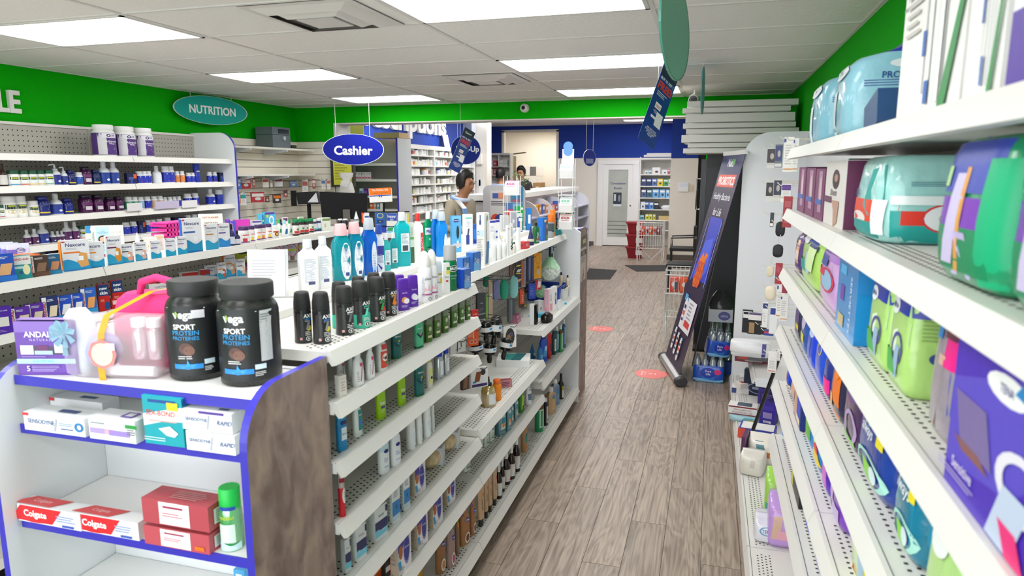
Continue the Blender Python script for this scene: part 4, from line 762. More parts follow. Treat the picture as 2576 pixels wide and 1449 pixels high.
# ---- base deck of the near and middle sections
limit(-1.33, -.955, 1.575, 3.95)
tanb = Bt('tubeup', '2a2521', 'cdaa86', pr=[('Ft', .15, .5, .3, .4, '5a4636', 'JERGENS', dict(r=1)), ('F#', .5, .72, .2, .07, 'f0562a')], rough=.25, name='lotion_tube', cat='lotion tube')
drk = lambda c: Bt('tall', '2b1c18', 'ededec', lab=(.1, .46, 'ddd9d6'), pr=[('F=', .1, .32, .7, .2, '9a8f94', 4), ('Fo', .2, .16, .3, .08, c)], sq=2, rough=.15, name='syrup_bottle', cat='bottle')
dial = lambda c, t='a8744a': Bt('sham', t, t, pr=[('Fp', 0, .9, .98, .2, '1c2f9e', [(0, 0), (1, .6), (1, 1), (0, 1)]), ('Fo', .3, .7, .5, .12, '1c2f9e'), ('Ft', .3, .7, .36, .06, 'ffffff', 'Dial', dict(s=.2, b=.02)), ('Fo', .2, .2, .6, .3, 'f0e6d8'), ('Fo', .2, .2, .4, .22, c)], k=.5, sq=3.4, rough=.25, name='body_wash', cat='bottle')
rows([(dial('7a3f22'), 1232, 1195, 125, 345, 'brown body wash bottle with blue band and nut picture, larger'), (dial('7a3f22'), 1310, 1095, 70, 325, 'brown body wash bottle with blue band behind the larger one'), (dial('c8803a', '9a6a44'), 1022, 1449, 110, 400, 'caramel body wash bottle with blue band at the frame bottom'),
 (dial('b8457c', 'a88a84'), 1115, 1390, 95, 400, 'mauve body wash bottle with blue and magenta top'), (Bt('sham', '8a6a50', '3a2a22', pr=[('F#', .2, .9, .5, .14, '8cc63a'), ('F#', .2, .8, .5, .1, 'f08a2a')], k=.5, name='body_wash', cat='bottle'), 1172, 1268, 50, 340, 'narrow brown bottle with green and orange tag'),
 (tanb, 1382, 1022, 88, 400, 'shiny beige lotion tube standing on dark cap, nearest of four'), (tanb, 1428, 945, 60, 380, 'shiny beige lotion tube standing on dark cap, second of four'), (tanb, 1462, 890, 58, 370, 'shiny beige lotion tube standing on dark cap, third of four'), (tanb, 1505, 828, 60, 345, 'shiny beige lotion tube standing on dark cap, farthest of four'),
 (drk('6a9a4a'), 1540, 765, 62, 320, 'dark bottle with white cap, nearest of the dark row'), (drk('a8c23a'), 1572, 700, 45, 300, 'dark bottle with white cap, second of the dark row'), (drk('c23a5a'), 1605, 640, 78, 310, 'dark bottle with white cap, third of the dark row'), (drk('4a9a8a'), 1652, 590, 70, 310, 'dark bottle with white cap, fourth of the dark row'), (drk('3a8ab2'), 1697, 525, 70, 325, 'dark bottle with white cap, farthest of the dark row'),
 (Bt('sham', 'b08a5e', 'b08a5e', pr=[('F#', .2, .42, .6, .22, '2a9a8a'), ('F/', .2, .56, .5, .1, '1d7a78', .4), ('F#', .1, .16, .7, .1, 'c97a4a')], k=.6, name='body_wash', cat='bottle'), 1765, 355, 78, 290, 'tan bottle with teal stripe on the base deck'),
 (Bt('sham', 'd8a23a', 'e8e0c8', k=.6, name='body_wash', cat='bottle'), 830, 1480, 85, 180, 'golden bottle top peeking from the lowest shelf')], z=.14, rz=rad(72))
# ---- middle section shelves
view(800, 760, 3.788); limit(-1.33, -.955, 2.75, 3.95)
teal = Bt('flat', '0f7f92', '0f7f92', pr=[('F#', .1, .45, .6, .5, 'cfdfe0'), ('F#', .1, .5, .5, .2, '2a8fa0'), ('Fo', .2, .34, .4, .14, 'e8923a')], k=.5, sq=6, rough=.2, trans=.2, name='body_wash', cat='bottle')
wlo = Bt('flat', 'e9ece6', 'f2f2f0', pr=[('F#', .1, .62, .3, .14, '4aa8dc'), ('Ft', .1, .45, .5, .05, '6f8a74', 'Lotion'), ('F=', .1, .3, .6, .18, '8aa890', 4), ('F#', .1, .18, .6, .06, '5f9a62')], k=.55, sq=4, name='lotion_bottle', cat='bottle')
rows([(Bt('pumpb', 'c9a22a', '161616', pr=[('F#', .1, .28, .8, .36, 'eef0f2'), ('Fo', .35, .3, .3, .14, 'dfe6ee')], rough=.12, trans=.35, name='pump_bottle', cat='bottle'), 1625, 1008, 142, 300, 'golden liquid soap bottle with black pump'),
 (Bt('pill', 'f08a18', 'f2701c', pr=[('F=', 0, .4, .7, .3, 'f8c890', 4)], name='sunscreen_bottle', cat='bottle'), 1705, 945, 85, 210, 'orange bottle with orange cap beside the golden pump soap'),
 (Bx('f3f3f2', [('L=', -.1, .5, .8, .7, 'b9bcc0', 8), ('T#', -.1, .5, .5, .8, '2a9a94'), ('T/', .3, .5, .3, .9, '1a6f78', .5), ('Tt', -.6, .5, .3, .4, '333333', 'VEET')], .9, name='hair_removal_box', cat='box'), 1865, 605, 330, 85, 'long white and teal carton lying flat', dict(rz=rad(12), push=.3)),
 (Bx('c9838a', [('F=', 0, .5, .8, .6, '7a3a68', 3), ('T#', 0, .5, .9, .8, 'b0585a')], .5, name='soap_bar_pack', cat='soap', rough=.15), 1790, 815, 120, 80, 'clear pack of red and purple soap bars', dict(rz=rad(30)))], z=.68, rz=rad(66))
rows([(teal, 1738, 1285, 118, 300, 'teal bottle with white label, nearest of four'), (teal, 1815, 1235, 60, 290, 'teal bottle with white label, second of four'), (teal, 1845, 1180, 45, 250, 'teal bottle with white label, third of four'), (teal, 1885, 1130, 55, 260, 'teal bottle with white label, farthest of four'),
 (Bt('sham', '2b8f2e', '9ac83a', pr=[('F/', .1, .5, .5, .7, 'b5d32e', .3), ('F#', .3, .2, .4, .2, '1a6a5a')], k=.6, name='shampoo', cat='bottle'), 1932, 1058, 75, 225, 'bright green bottle beside the white tapered bottle'),
 (Bt('conic', 'eef0f3', 'eef0f3', pr=[('Ft', 0, .72, .7, .16, '4a5578', 'live\nclean'), ('F#', 0, .36, .8, .28, '5a7494'), ('F=', 0, .38, .6, .18, 'c2cede', 5)], k=.7, sq=2, name='shampoo', cat='bottle'), 2005, 985, 80, 225, 'white bottle with slate blue label under the shelf edge')], z=.46, rz=rad(72))
rows([(wlo, 1530, 1440, 95, 240, 'pale lotion bottle with light blue mark, nearest of four', dict(z=.46)), (wlo, 1600, 1380, 70, 190, 'pale lotion bottle with light blue mark, second of four', dict(z=.46)), (wlo, 1650, 1330, 70, 190, 'pale lotion bottle with light blue mark, third of four', dict(z=.46)), ], rz=rad(70))
view(820, 1040, 3.5426)
rows([(wlo, 1250, 525, 85, 190, 'pale lotion bottle with light blue mark, on the low shelf by its edge', dict(z=.46))], rz=rad(70))
# ---- far section
view(1280, 880, 7.245); limit(-1.33, -.96, 3.97, 5.17)
rows([(Bt('tall', '231f10', '191715', pr=[('F#', .2, .22, .7, .3, 'd6d6d2'), ('F#', .2, .44, .7, .18, 'b5ae2a')], sq=2, name='oil_bottle', cat='bottle'), 945, 905, 112, 475, 'dark bottle with black cap and yellow label on the base'),
 (Bt('flat', '2a6e9e', 'f2f2f2', pr=[('F#', .5, .5, .3, .2, '3f8fd0'), ('F=', .4, .3, .4, .3, '7ab0d4', 5)], k=.5, sq=8, trans=.2, name='mouth_rinse', cat='bottle'), 830, 1030, 200, 500, 'blue rectangular bottle with white cap behind the amber one'),
 (Bt('flat', 'c08a1e', 'f2f2f2', pr=[('F#', .3, .62, .3, .12, '3f9ad8'), ('F=', .3, .36, .5, .4, 'e6cf9a', 6)], k=.5, sq=8, trans=.2, name='mouth_rinse', cat='bottle'), 755, 1195, 215, 520, 'amber rectangular bottle with white cap on the base'),
 (Bt('sham', '221c2a', 'e0e0e4', pr=[('F#', .2, .4, .6, .6, 'cfc8b4'), ('Fo', .3, .2, .4, .1, '6a9a3a')], k=.7, name='castile_soap', cat='bottle'), 670, 1390, 100, 515, 'slim dark bottle with cream label beside the green one')], z=.13, rz=rad(66))
view(820, 1040, 3.5426)
rows([(Bt('sham', '1d8f57', 'f2f2f2', pr=[('F#', .1, .42, .7, .56, 'c3dccf'), ('F#', -.1, .42, .25, .5, '1d8f57'), ('F=', .25, .42, .3, .5, '7aa892', 9)], k=.8, lab=(.72, .82, '6a3f1c'), sq=2, name='castile_soap', cat='bottle'), 1900, 172, 90, 300, 'green labelled liquid soap bottle with white cap')], z=.13, rz=rad(60))
view(1150, 700, 7.627); limit(-1.33, -.97, 3.97, 5.17)
rows([(Bt('sham', '1d55c8', '1437b4', pr=[('F/', .2, .4, .6, .4, '4aa0dc', .5), ('Fo', .3, .5, .3, .2, 'cfe6f4')], k=.5, sq=3, name='shampoo', cat='bottle'), 1650, 1620, 190, 530, 'blue shampoo bottle with dark blue cap'), (Bt('sham', '2a86c8', '1f6fc0', pr=[('Fo', .2, .4, .6, .3, '7ac0e6')], k=.6, name='shampoo', cat='bottle'), 1585, 1640, 130, 320, 'light blue low bottle in front of the blue shampoo'), (Bt('cone', '1f6fb8', '2a7fc4', pr=[('F#', .1, .3, .4, .2, 'dfe8f2')], name='shampoo', cat='bottle'), 1440, 1550, 135, 300, 'blue pointed pouch bottle at the back of the far shelf'),
 (Bt('tubeup', 'b01a22', 'c8202a', pr=[('F#', .4, .45, .3, .3, '3a2f6a')], name='shampoo', cat='bottle'), 1765, 1560, 130, 500, 'red bottle on the far section shelf'), (Bt('sham', '173f3c', '1a2a2c', pr=[('F#', .3, .4, .5, .5, 'e6e9ea'), ('F=', .3, .4, .3, .3, 'c06a6a', 4)], k=.6, name='shampoo', cat='bottle'), 1850, 1475, 120, 470, 'dark green bottle with white label'),
 (Bt('flat', '116a72', 'f2f2f2', pr=[('F#', .3, .42, .5, .6, '9fc0d8')], k=.6, sq=4, name='shampoo', cat='bottle'), 1905, 1440, 85, 520, 'teal bottle with white cap, nearer of two'), (Bt('flat', '2f8a4a', 'f2f2f2', lab=(.66, .8, '6a4322'), pr=[('F#', .2, .4, .6, .6, '9fbfa6')], k=.7, sq=3, name='shampoo', cat='bottle'), 1985, 1420, 95, 530, 'green bottle with amber shoulder and white cap'),
 (Bt('flat', '0f5f86', 'f2f2f2', pr=[('F#', .3, .42, .5, .6, '8fb4d4')], k=.6, sq=4, name='shampoo', cat='bottle'), 2040, 1340, 90, 560, 'dark teal bottle with white cap, farther of two')], z=.52, rz=rad(62))
rows([(Bx('f1ebec', [('F#', -.7, .5, .26, .96, 'f0a9bc'), ('F=', .2, .6, .4, .3, '9a9a9c', 5), ('F#', .3, .2, .5, .3, 'e89aa8'), ('L#', 0, .5, .9, .95, 'f2b4c4'), ('L#', .1, .55, .3, .7, 'e6e2e6')], .6, name='hair_remover_box', cat='box'), 1750, 640, 165, 440, 'pink and white upright carton on the far shelf'),
 (Bx('f2f2f2', [('F#', .3, .5, .3, .5, '3f62b8'), ('Fo', .1, .55, .3, .15, 'f0c23a')], .5, name='hair_remover_box', cat='box'), 1850, 625, 130, 470, 'tall white carton behind the pink one', dict(push=1.0)), (Bx('e7e8e8', [('F/', -.2, .3, .2, .2, '555555', .7)], .7, name='cosmetic_carton', cat='box'), 1570, 640, 190, 215, 'plain white carton left of the pink one'),
 (Bx('f0f1f2', [], .5, name='cosmetic_carton', cat='box'), 1965, 600, 90, 190, 'small white carton right of the pink one'), (Bx('4fb0d4', [('T#', 0, .5, .9, .8, '7fcbe6')], .8, name='flat_box', cat='box'), 1660, 755, 300, 90, 'light blue flat box lying on the far shelf', dict(rz=rad(25))), (Bx('eaf0f2', [('T#', 0, .5, .9, .8, 'd0e4ee'), ('F#', .4, .5, .3, .8, '4fb0d4')], .8, name='flat_box', cat='box'), 2030, 510, 190, 60, 'thin white and blue box at the back of the far shelf', dict(rz=rad(30))),
 (Bx('d9dcda', [('F#', .3, .5, .5, .5, '8fb4d8')], .6, name='flat_box', cat='box'), 1380, 745, 230, 60, 'grey white flat box behind the hair clipper', dict(rz=rad(15)))], z=.86, rz=rad(66))
# blue and white trays with small bottles
def tray(px, py, w_, d, h, col, rim, lab):
    p = onz(px, py, .86); p.x -= d/2+.01; p.y = min(p.y, 5.165-w_/2-.015); e = empty('storage_tray', lab, 'tray', (p.x, p.y, .86)); x, y = p.x, p.y; t = .004; z = .86
    b = MB().box(x-d/2, y-w_/2, z, x+d/2, y+w_/2, z+t, M_(col))
    for s in (-1, 1):
        b.hexa([(x+s*d/2*.9-t, y-w_/2*.9, z), (x+s*d/2*.9+t, y-w_/2*.9, z), (x+s*d/2*.9+t, y+w_/2*.9, z), (x+s*d/2*.9-t, y+w_/2*.9, z), (x+s*d/2-t, y-w_/2, z+h), (x+s*d/2+t, y-w_/2, z+h), (x+s*d/2+t, y+w_/2, z+h), (x+s*d/2-t, y+w_/2, z+h)], M_(col))
        b.hexa([(x-d/2*.9, y+s*w_/2*.9-t, z), (x+d/2*.9, y+s*w_/2*.9-t, z), (x+d/2*.9, y+s*w_/2*.9+t, z), (x-d/2*.9, y+s*w_/2*.9+t, z), (x-d/2, y+s*w_/2-t, z+h), (x+d/2, y+s*w_/2-t, z+h), (x+d/2, y+s*w_/2+t, z+h), (x-d/2, y+s*w_/2+t, z+h)], M_(col))
    b.part('basket', e); r = MB()
    for a in ((x-d/2-.012, y-w_/2-.012, x+d/2+.012, y-w_/2+.004), (x-d/2-.012, y+w_/2-.004, x+d/2+.012, y+w_/2+.012), (x-d/2-.012, y-w_/2, x-d/2+.004, y+w_/2), (x+d/2-.004, y-w_/2, x+d/2+.012, y+w_/2)): r.box(a[0], a[1], z+h-.004, a[2], a[3], z+h, M_(rim))
    r.part('rim', e)
tray(2140, 320, .24, .24, .11, '1f45b4', '2a55d0', 'blue plastic tray in the far corner of the shelf'); tray(2115, 395, .16, .1, .09, 'f0f0ea', 'f6f6f2', 'white plastic tray holding small cream bottles')
cb = Bt('tall', 'efe6cc', 'f4efe0', sq=2, pr=[('F#', .2, .3, .5, .3, 'd9c9a0')], name='nail_bottle', cat='bottle'); bb = Bt('flat', 'e6d2b8', '1a1a1a', k=.8, name='nail_bottle', cat='bottle')
for i, (x, y, h) in enumerate([(1945, 395, 250), (1985, 375, 270), (2040, 395, 255), (2070, 360, 250), (2140, 250, 110)]): put(cb, x, y, 62, h, rad(60), .86, label=f'small cream bottle by the white tray, {ORD[i]} from the left')
put(bb, 2130, 150, 70, 215, rad(60), .9, label='foundation bottle with black cap in blue tray, left', dz=.02); put(bb, 2205, 190, 70, 200, rad(60), .9, label='foundation bottle with black cap in blue tray, right', dz=.02)
# hair clipper pack and pink case
p = onz(1600, 860, .86); e = empty('hair_clipper', 'black and chrome hair clipper standing at the shelf corner', 'hair clipper', (p.x, p.y, .86))
b = MB(); Loft([(.0, .03, .05, 3), (.02, .045, .075, 3), (.06, .045, .075, 2.5), (.085, .02, .04, 2)]).mesh(b, mat('26201e', rough=.12, metal=.4), 16); o = link('body', b.mesh('body'), e); o.location = (.03, .05, 0); o.scale = (.8, .9, .7); MB().box(p.x-.06, p.y-.05, .86, p.x-.03, p.y-.02, .99, mat('f0f0f0')).part('card', e); MB().box(p.x-.029, p.y-.055, .86, p.x-.012, p.y-.02, .985, mat('141414', rough=.2)).part('blade_guard', e)
p = onz(1225, 850, .86); e = empty('makeup_case', 'hot pink clear plastic case on the shelf edge', 'case', (p.x, p.y, .86)); MB().box(p.x-.07, p.y-.04, .86, p.x-.01, p.y+.04, .885, mat('d6247e', rough=.15, trans=.3)).part('base', e); MB().box(p.x-.07, p.y-.04, .886, p.x-.015, p.y+.04, .915, mat('d93a96', rough=.15, trans=.4)).part('lid', e)
limit()
# ------------------------------------------------------------------ hanging goods on the middle and far sections
WIRE = mat('6b6967', rough=.35, metal=.6); WIREW = mat('e3ddce', rough=.4)
def hang(fac, cx, by, w_, h, lab, X=-1.15, rz=rad(60), xb=-1.335, parent=None, hook=True, m=WIRE, group=None):
    o = put(fac, cx, by, w_, h, rz, x=X, k=getattr(fac, 'k', None), label=lab, group=group)
    if hook:
        zt = o.location.z+max(v.co.z for v in o.data.vertices)-.006; y = o.location.y; s = 1 if X > xb else -1
        hk = MB().tube([(xb, y, zt), (X+s*.03, y, zt), (X+s*.04, y, zt+.012)], .0025, m, 5); hk.part('peg_hook', parent or G1)
    return o
CARD = dict(name='blister_pack', cat='pack')
def oval(col, name='bath_sponge', cat='sponge', sq=2.6, k=.5, rough=.6):
    def f(w_, h):
        a = w_/2; b = MB(); pf = [(0, .2*a, .2*a*k, 2), (.04*h, .55*a, .55*a*k, 2.2), (.12*h, .85*a, .85*a*k, sq), (.3*h, a, a*k, sq), (.7*h, a, a*k, sq), (.88*h, .85*a, .85*a*k, sq), (.96*h, .55*a, .55*a*k, 2.2), (h, .15*a, .15*a*k, 2)]
        Loft(pf).mesh(b, M_(col, rough=rough, bump=.3), 18); t = MB().tube([(0, 0, h*.97), (0, 0, h+.03), (.01, 0, h+.05)], .002, mat('d8d4cc'), 5); return proto(name, cat, [(name, b.mesh(name), None), ('cord', t.mesh('cord'), 0)])
    return f
view(1150, 700, 7.627)
hang(oval('17806a', k=.4, sq=5), 565, 172, 150, 210, 'dark teal bath mitt hanging at the near end of the hooks')
hang(oval('7d80b2', k=.35, sq=5), 745, 425, 170, 420, 'lavender blue bath glove hanging on the peg wall')
hang(oval('25a283', k=.5), 905, 412, 195, 400, 'green oval bath sponge hanging on the peg wall'); hang(oval('8fd2d2', k=.5), 1085, 380, 180, 430, 'pale aqua oval bath sponge in clear wrap', rz=rad(40))
hang(Bx('d8c2a4', [('F#', 0, .5, .4, .9, 'bfa27e'), ('F#', .3, .62, .9, .06, 'f0f0f0')], .3, name='loofah_strap', cat='loofah'), 640, 830, 80, 800, 'long beige loofah back strap', X=-1.12)
hang(Bx('3b3d42', [('Ft', 0, .62, .7, .05, 'b9bcc2', 'urban'), ('F#', 0, .2, .9, .06, '8a8d92'), ('F=', 0, .4, .5, .1, '777a80', 3)], .2, **CARD), 455, 780, 190, 500, 'dark charcoal hanging pack at the left', X=-1.1)
hang(Bx('6fae3f', [('F#', .2, .5, .2, .95, 'a8d07a')], .4, **CARD), 565, 795, 50, 480, 'narrow green striped hanging pack', X=-1.08)
hang(Bx('d9281f', [('Ft', 0, .4, .6, .3, 'f6e0dc', 'la Pedi', dict(s=.3))], .15, **CARD), 335, 742, 150, 140, 'small red hanging card', X=-1.05)
def scissors(w_, h):
    pr = box(w_, w_*.08, h, 'ee5a1e', [('F#', -.5, .75, .5, .45, 'e88a6a'), ('F/', .05, .66, .05, .5, 'd9d9dc', .8), ('F/', .1, .66, .05, .5, 'c9c9cc', -.8), ('Fr', -.3, .25, .4, .26, 'c8c8cc', .75), ('Fr', .35, .25, .4, .26, 'c8c8cc', .75)], 'scissors_card', 'scissors'); return pr
scissors.k = .08; hang(scissors, 302, 1295, 220, 330, 'orange card with small scissors', X=-1.0, rz=rad(50))
hang(Bx('6c7078', [('F#', -.3, .5, .2, .9, '8a8e96'), ('F#', .4, .5, .2, .9, '575b62')], .3, **CARD), 1040, 825, 170, 430, 'grey stocking packs hanging together', X=-1.2)
hang(Bx('e6531c', [('F#', 0, .1, .98, .2, '26211e'), ('F=', .2, .5, .3, .4, 'f6c4a4', 4)], .3, **CARD), 1235, 560, 105, 350, 'narrow orange pack with dark foot', X=-1.2); hang(Bx('7a7f7a', [('F#', .2, .2, .5, .12, 'd8c23a'), ('F#', 0, .7, .8, .4, '5c6266')], .15, **CARD), 1290, 585, 110, 300, 'grey pack with yellow corner behind the orange one', X=-1.22)
hang(Bx('2647b4', [('F=', 0, .5, .7, .6, '6a86d8', 6)], .15, **CARD), 1435, 392, 140, 300, 'blue comb pack hanging low', X=-1.15, rz=rad(45)); hang(Bx('c8203c', [('F/', .3, .6, .5, .8, 'e8d8d8', .4), ('F/', -.2, .4, .1, .8, 'f0a0b0', .6)], .1, **CARD), 1555, 215, 130, 185, 'red and white small hanging card', X=-1.12, rz=rad(40))
hang(Bx('efefee', [('Fo', 0, .5, .72, .8, '3a3436'), ('Fp', -.15, .45, .4, .4, 'a8783a', [(0, 0), (1, .2), (.6, 1), (.1, .8)]), ('Fo', .2, .6, .3, .2, '555a78')], .06, name='mirror_pack', cat='mirror'), 1010, 1330, 250, 420, 'white card holding a dark rounded hand mirror', X=-1.05, rz=rad(45))
view(1150, 540, 7.246)
hang(Bx('f0a818', [('Fr', .0, .72, .6, .4, 'e07f10', .85), ('Ft', .1, .42, .4, .07, '8a3a1a', 'KG'), ('F#', .1, .24, .2, .14, 'e8eef6'), ('Ft', .1, .24, .12, .1, '2a4a9a', '1')], .2, name='yellow_pouch', cat='pack'), 1455, 1160, 165, 490, 'yellow pouch hanging under the gondola top', X=-1.15)
hang(Bx('4a5580', [('F/', -.3, .5, .2, .9, '8a93b2', .2), ('F#', .3, .5, .2, .9, '2f3866')], .25, **CARD), 1325, 1215, 130, 450, 'dark blue clear pack beside the yellow pouch', X=-1.18); hang(Bx('b8a49a', [('F#', -.2, .5, .3, .9, 'd65a2a'), ('F#', .4, .5, .3, .9, '8a8494')], .2, **CARD), 1195, 1315, 100, 500, 'pack with orange strips beside the dark blue one', X=-1.18)
hang(Bx('241f28', [('F/', 0, .78, .7, .05, 'e8d82a', .5), ('F/', 0, .5, .7, .05, 'e8d82a', -.5), ('F/', .1, .6, .6, .1, 'e9e9ea', .4), ('F/', .2, .25, .6, .1, 'd8a090', .6)], .15, **CARD), 1110, 1320, 125, 500, 'black pack with yellow marks', X=-1.14); hang(Bx('7a5a48', [('F#', .3, .5, .3, .8, '4a3a40')], .2, **CARD), 1000, 1120, 110, 260, 'brown pack behind the aqua sponge', X=-1.22)
hang(Bx('26292e', [('F#', 0, .82, .5, .35, '9fb8cc'), ('F#', .8, .4, .2, .7, 'e8e8ea')], .4, name='travel_tube', cat='pack'), 1715, 925, 90, 340, 'clear tube with dark base by the far end panel', X=-1.12)
def pouf(c, r, col, lab, top=None):
    import random as R; R.seed(int(r*1000)); b = MB(); rg = []
    for i in range(13):
        t = -pi/2+pi*i/12; row = []
        for j in range(26):
            a = 2*pi*j/26; q = r*(1+.1*sin(9*a+3*i)+R.uniform(-.05, .05)); row.append((c[0]+q*cos(t)*cos(a), c[1]+q*cos(t)*sin(a), c[2]+q*sin(t)*.95))
        rg.append(row)
    b.rings(rg, M_(col, rough=.8, bump=.6), False); o = b.thing('bath_pouf', lab, 'bath pouf')
    if top:
        q = MB(); q.rings([[(c[0]+s*r*(1+.1*sin(9*a*2*pi/26))*cos(2*pi*a/26), c[1]+s*r*sin(2*pi*a/26), c[2]+z*r) for a in range(26)] for z, s in ((.35, .97), (.7, .75), (1.2, .45), (1.6, .1))], M_(top, rough=.8, bump=.6), False); q.part('upper_ruffle', o)
    k = MB().tube([(c[0], c[1], c[2]+r*.9), (c[0]-.02, c[1], c[2]+r*2.2)], .002, mat('e8e8e0'), 5); k.part('cord', o)
    MB().tube([(-1.335, c[1], c[2]+r*2.2), (c[0]+.02, c[1], c[2]+r*2.2)], .0025, WIRE, 5).part('peg_hook', G1)
pouf(onx(1690, 1020, -1.13), .072, 'e6efe6', 'white and mint tulle bath pouf by the far end panel', 'b4e6bc')
view(1150, 700, 7.627); pouf(onx(1605, 250, -1.2), .05, 'a9dfb4', 'mint green bath pouf lower on the peg wall')
# ---- hair brushes
def hbrush(cx, by, h, tilt, lab, X=-1.02, w=.03, tag_=True):
    p = onx(cx, by, X); m = mpp(p); H = h*m; e = empty('hair_brush', lab, 'hair brush', (p.x, p.y, p.z)); e.rotation_euler = (rad(tilt[0]), rad(tilt[1]), rad(45)); BK = mat('171618', rough=.25)
    def pt(mb, n): o = link(n, mb.mesh(n), e); return o
    pt(MB().lathe([(0, .010), (.02, .014), (.3*H, .013), (.42*H, .010), (.45*H, .02)], BK, n=12), 'handle'); br = MB().lathe([(.45*H, w*.7), (.98*H, w*.7), (H, w*.3)], BK, n=12)
    for i in range(9):
        for j in range(14):
            a = 2*pi*(j+.5*(i % 2))/14; z = (.48+.055*i)*H; br.add([(w*.65*cos(a), w*.65*sin(a), z-.002), (w*.65*cos(a+.1), w*.65*sin(a+.1), z+.002), (w*1.15*cos(a), w*1.15*sin(a), z)], [(0, 1, 2)], BK)
    pt(br, 'bristle_barrel')
    if tag_: b = MB().lathe([(.6*H, w*1.18), (.82*H, w*1.18)], mat('ecebec', rough=.4), n=14, cap=(0, 0)); o = pt(b, 'paper_band'); q = MB(); q.add([(w*1.2*sin(t), -w*1.2*cos(t), z) for z in (.69*H, .78*H) for t in (.1, .35, .6)], [(0, 1, 4, 3), (1, 2, 5, 4)], mat('2f9ad8')); pt(q, 'printed_label')
for i, (cx, by, h, t, l) in enumerate([(690, 1330, 560, (0, 6), 'black round hair brush with white band, uppermost of the cluster'), (800, 1130, 420, (0, -10), 'black paddle hair brush behind the uppermost one'), (560, 1240, 420, (4, -4), 'black hair brush at the left of the brush cluster'), (880, 1560, 420, (0, 12), 'black hair brush with white band, lower right'), (620, 1620, 380, (0, 0), 'black hair brush with white label, lower middle'), (380, 1560, 360, (0, -6), 'black hair brush with white band, lower left')]):
    hbrush(cx, by, h, t, l, X=-1.02-.012*(i % 3), tag_=i != 1)
    p = onx(cx, by-h, -1.04); MB().tube([(-1.335, p.y, p.z), (-1.0, p.y, p.z), (-.99, p.y, p.z+.012)], .0025, WIRE, 5).part('peg_hook', G1)
view(800, 760, 3.788)
hang(Bx('e4e2e0', [('F/', -.1, .5, .05, .8, '3a3a3a', .5), ('F/', .4, .6, .06, .4, '8a4a2a', -.5), ('F/', 0, .3, .3, .05, '444444', .5)], .1, name='hair_clip_card', cat='pack'), 1330, 480, 160, 120, 'white card with dark hair clips', X=-1.05)
hang(Bx('eceae8', [('F/', -.2, .55, .3, .5, '8a4a24', .4), ('F#', 0, .12, .9, .14, '3a2a6a'), ('F#', -.6, .3, .2, .1, '3a8ad0'), ('Fo', .4, .75, .3, .3, '333333')], .12, name='hair_clip_card', cat='pack'), 1535, 810, 170, 190, 'card with amber hair clips hanging low', X=-.99, rz=rad(48)); hang(Bx('5a4238', [('F/', -.1, .5, .5, .8, '8a6248', .4)], .4, name='hair_clip_card', cat='pack'), 1400, 830, 90, 140, 'brown hair clip pack hanging low', X=-1.08)
# ------------------------------------------------------------------ near end cap goods
view(0, 680, 2.994); limit(-1.72, -.99, 1.29, 1.53)
JT = [('Ft', -.1, .66, .36, .11, 'f2f2f2', 'vega', dict(b=.03)), ('Ft', -.08, .56, .42, .055, 'f2f2f2', 'SPORT', dict(b=.03)), ('Ft', -.05, .5, .46, .05, '2f9bdc', 'PROTEIN', dict(b=.01)), ('Ft', -.05, .445, .46, .05, '2f9bdc', 'PROTEINES', dict(b=.01)),
      ('Fo', -.05, .34, .26, .12, '5e3b32'), ('Fo', .05, .32, .2, .1, '7a5244'), ('F=', -.05, .25, .3, .04, 'e8e8e8', 2), ('F#', -.02, .16, .5, .05, '1f86d4'), ('Fp', -.02, .18, .3, .1, '2f9bec', [(0, .3), (.4, .3), (.5, 1), (.65, .4), (1, .6), (.8, .1), (.5, 0), (.2, .1)]),
      ('Fp', .62, .38, .3, .5, '1c5f94', [(0, 0), (1, .25), (1, 1)]), ('F#', .66, .2, .14, .05, 'cfe0ee'), ('F=', .66, .13, .14, .05, 'd8d8d8', 3), ('F=', -.05, .745, .7, .012, 'cfcfcf', 1), ('F#', -.31, .69, .03, .05, '9ccc2e')]
jar = lambda x: Bt('tub', '262626', '2c2c2d', pr=JT+x, rough=.28, caprough=.5, segs=36, lab=(.06, .77, '17181b'), name='protein_tub', cat='tub')
rows([(jar([('F#', .42, .69, .2, .08, 'd6d4da')]), 1510, 835, 415, 775, 'large black protein powder tub with price tag, left of two', dict(rz=rad(22))), (jar([('F#', .82, .5, .12, .5, 'c9cacc'), ('F=', .82, .5, .1, .45, '8b8d90', 18)]), 1905, 880, 450, 800, 'large black protein powder tub, right of two on the end cap', dict(rz=rad(14)))], z=1.298)
ap = [('F#', 0, .5, .99, .99, '6a3ea8'), ('Fp', 0, .9, .99, .2, '8a68c0', [(0, 0), (1, 0), (1, 1), (0, 1)]), ('Ft', -.02, .76, .82, .11, 'f2ecf8', 'ANDALOU', dict(b=.025)), ('Ft', -.1, .66, .6, .045, 'd9c8ee', 'N A T U R A L S'), ('F#', -.02, .465, .86, .15, '4a3a5c'),
      ('F#', -.62, .475, .22, .17, 'f0eee9'), ('F#', -.1, .5, .2, .12, '6a2a66'), ('F#', -.06, .425, .3, .07, 'b5e0e4'), ('F#', .52, .5, .2, .16, 'efeee9'), ('F#', 0, .265, .99, .09, 'b4e3e6'), ('Ft', -.1, .265, .5, .045, '7ac0c4', 'AGE DEFYING'), ('F=', -.4, .35, .4, .03, 'b59ad8', 1), ('Ft', -.62, .13, .1, .1, 'f4f0fa', '5'), ('F=', .0, .13, .5, .12, 'b9a0de', 4), ('T#', 0, .5, .95, .9, '9a7ac8')]
rows([(Bx('6a3ea8', ap, .2, name='skin_care_set', cat='box'), 355, 775, 410, 400, 'purple boxed skin care set at the left of the end cap', dict(rz=rad(16), push=.2))], z=1.298)
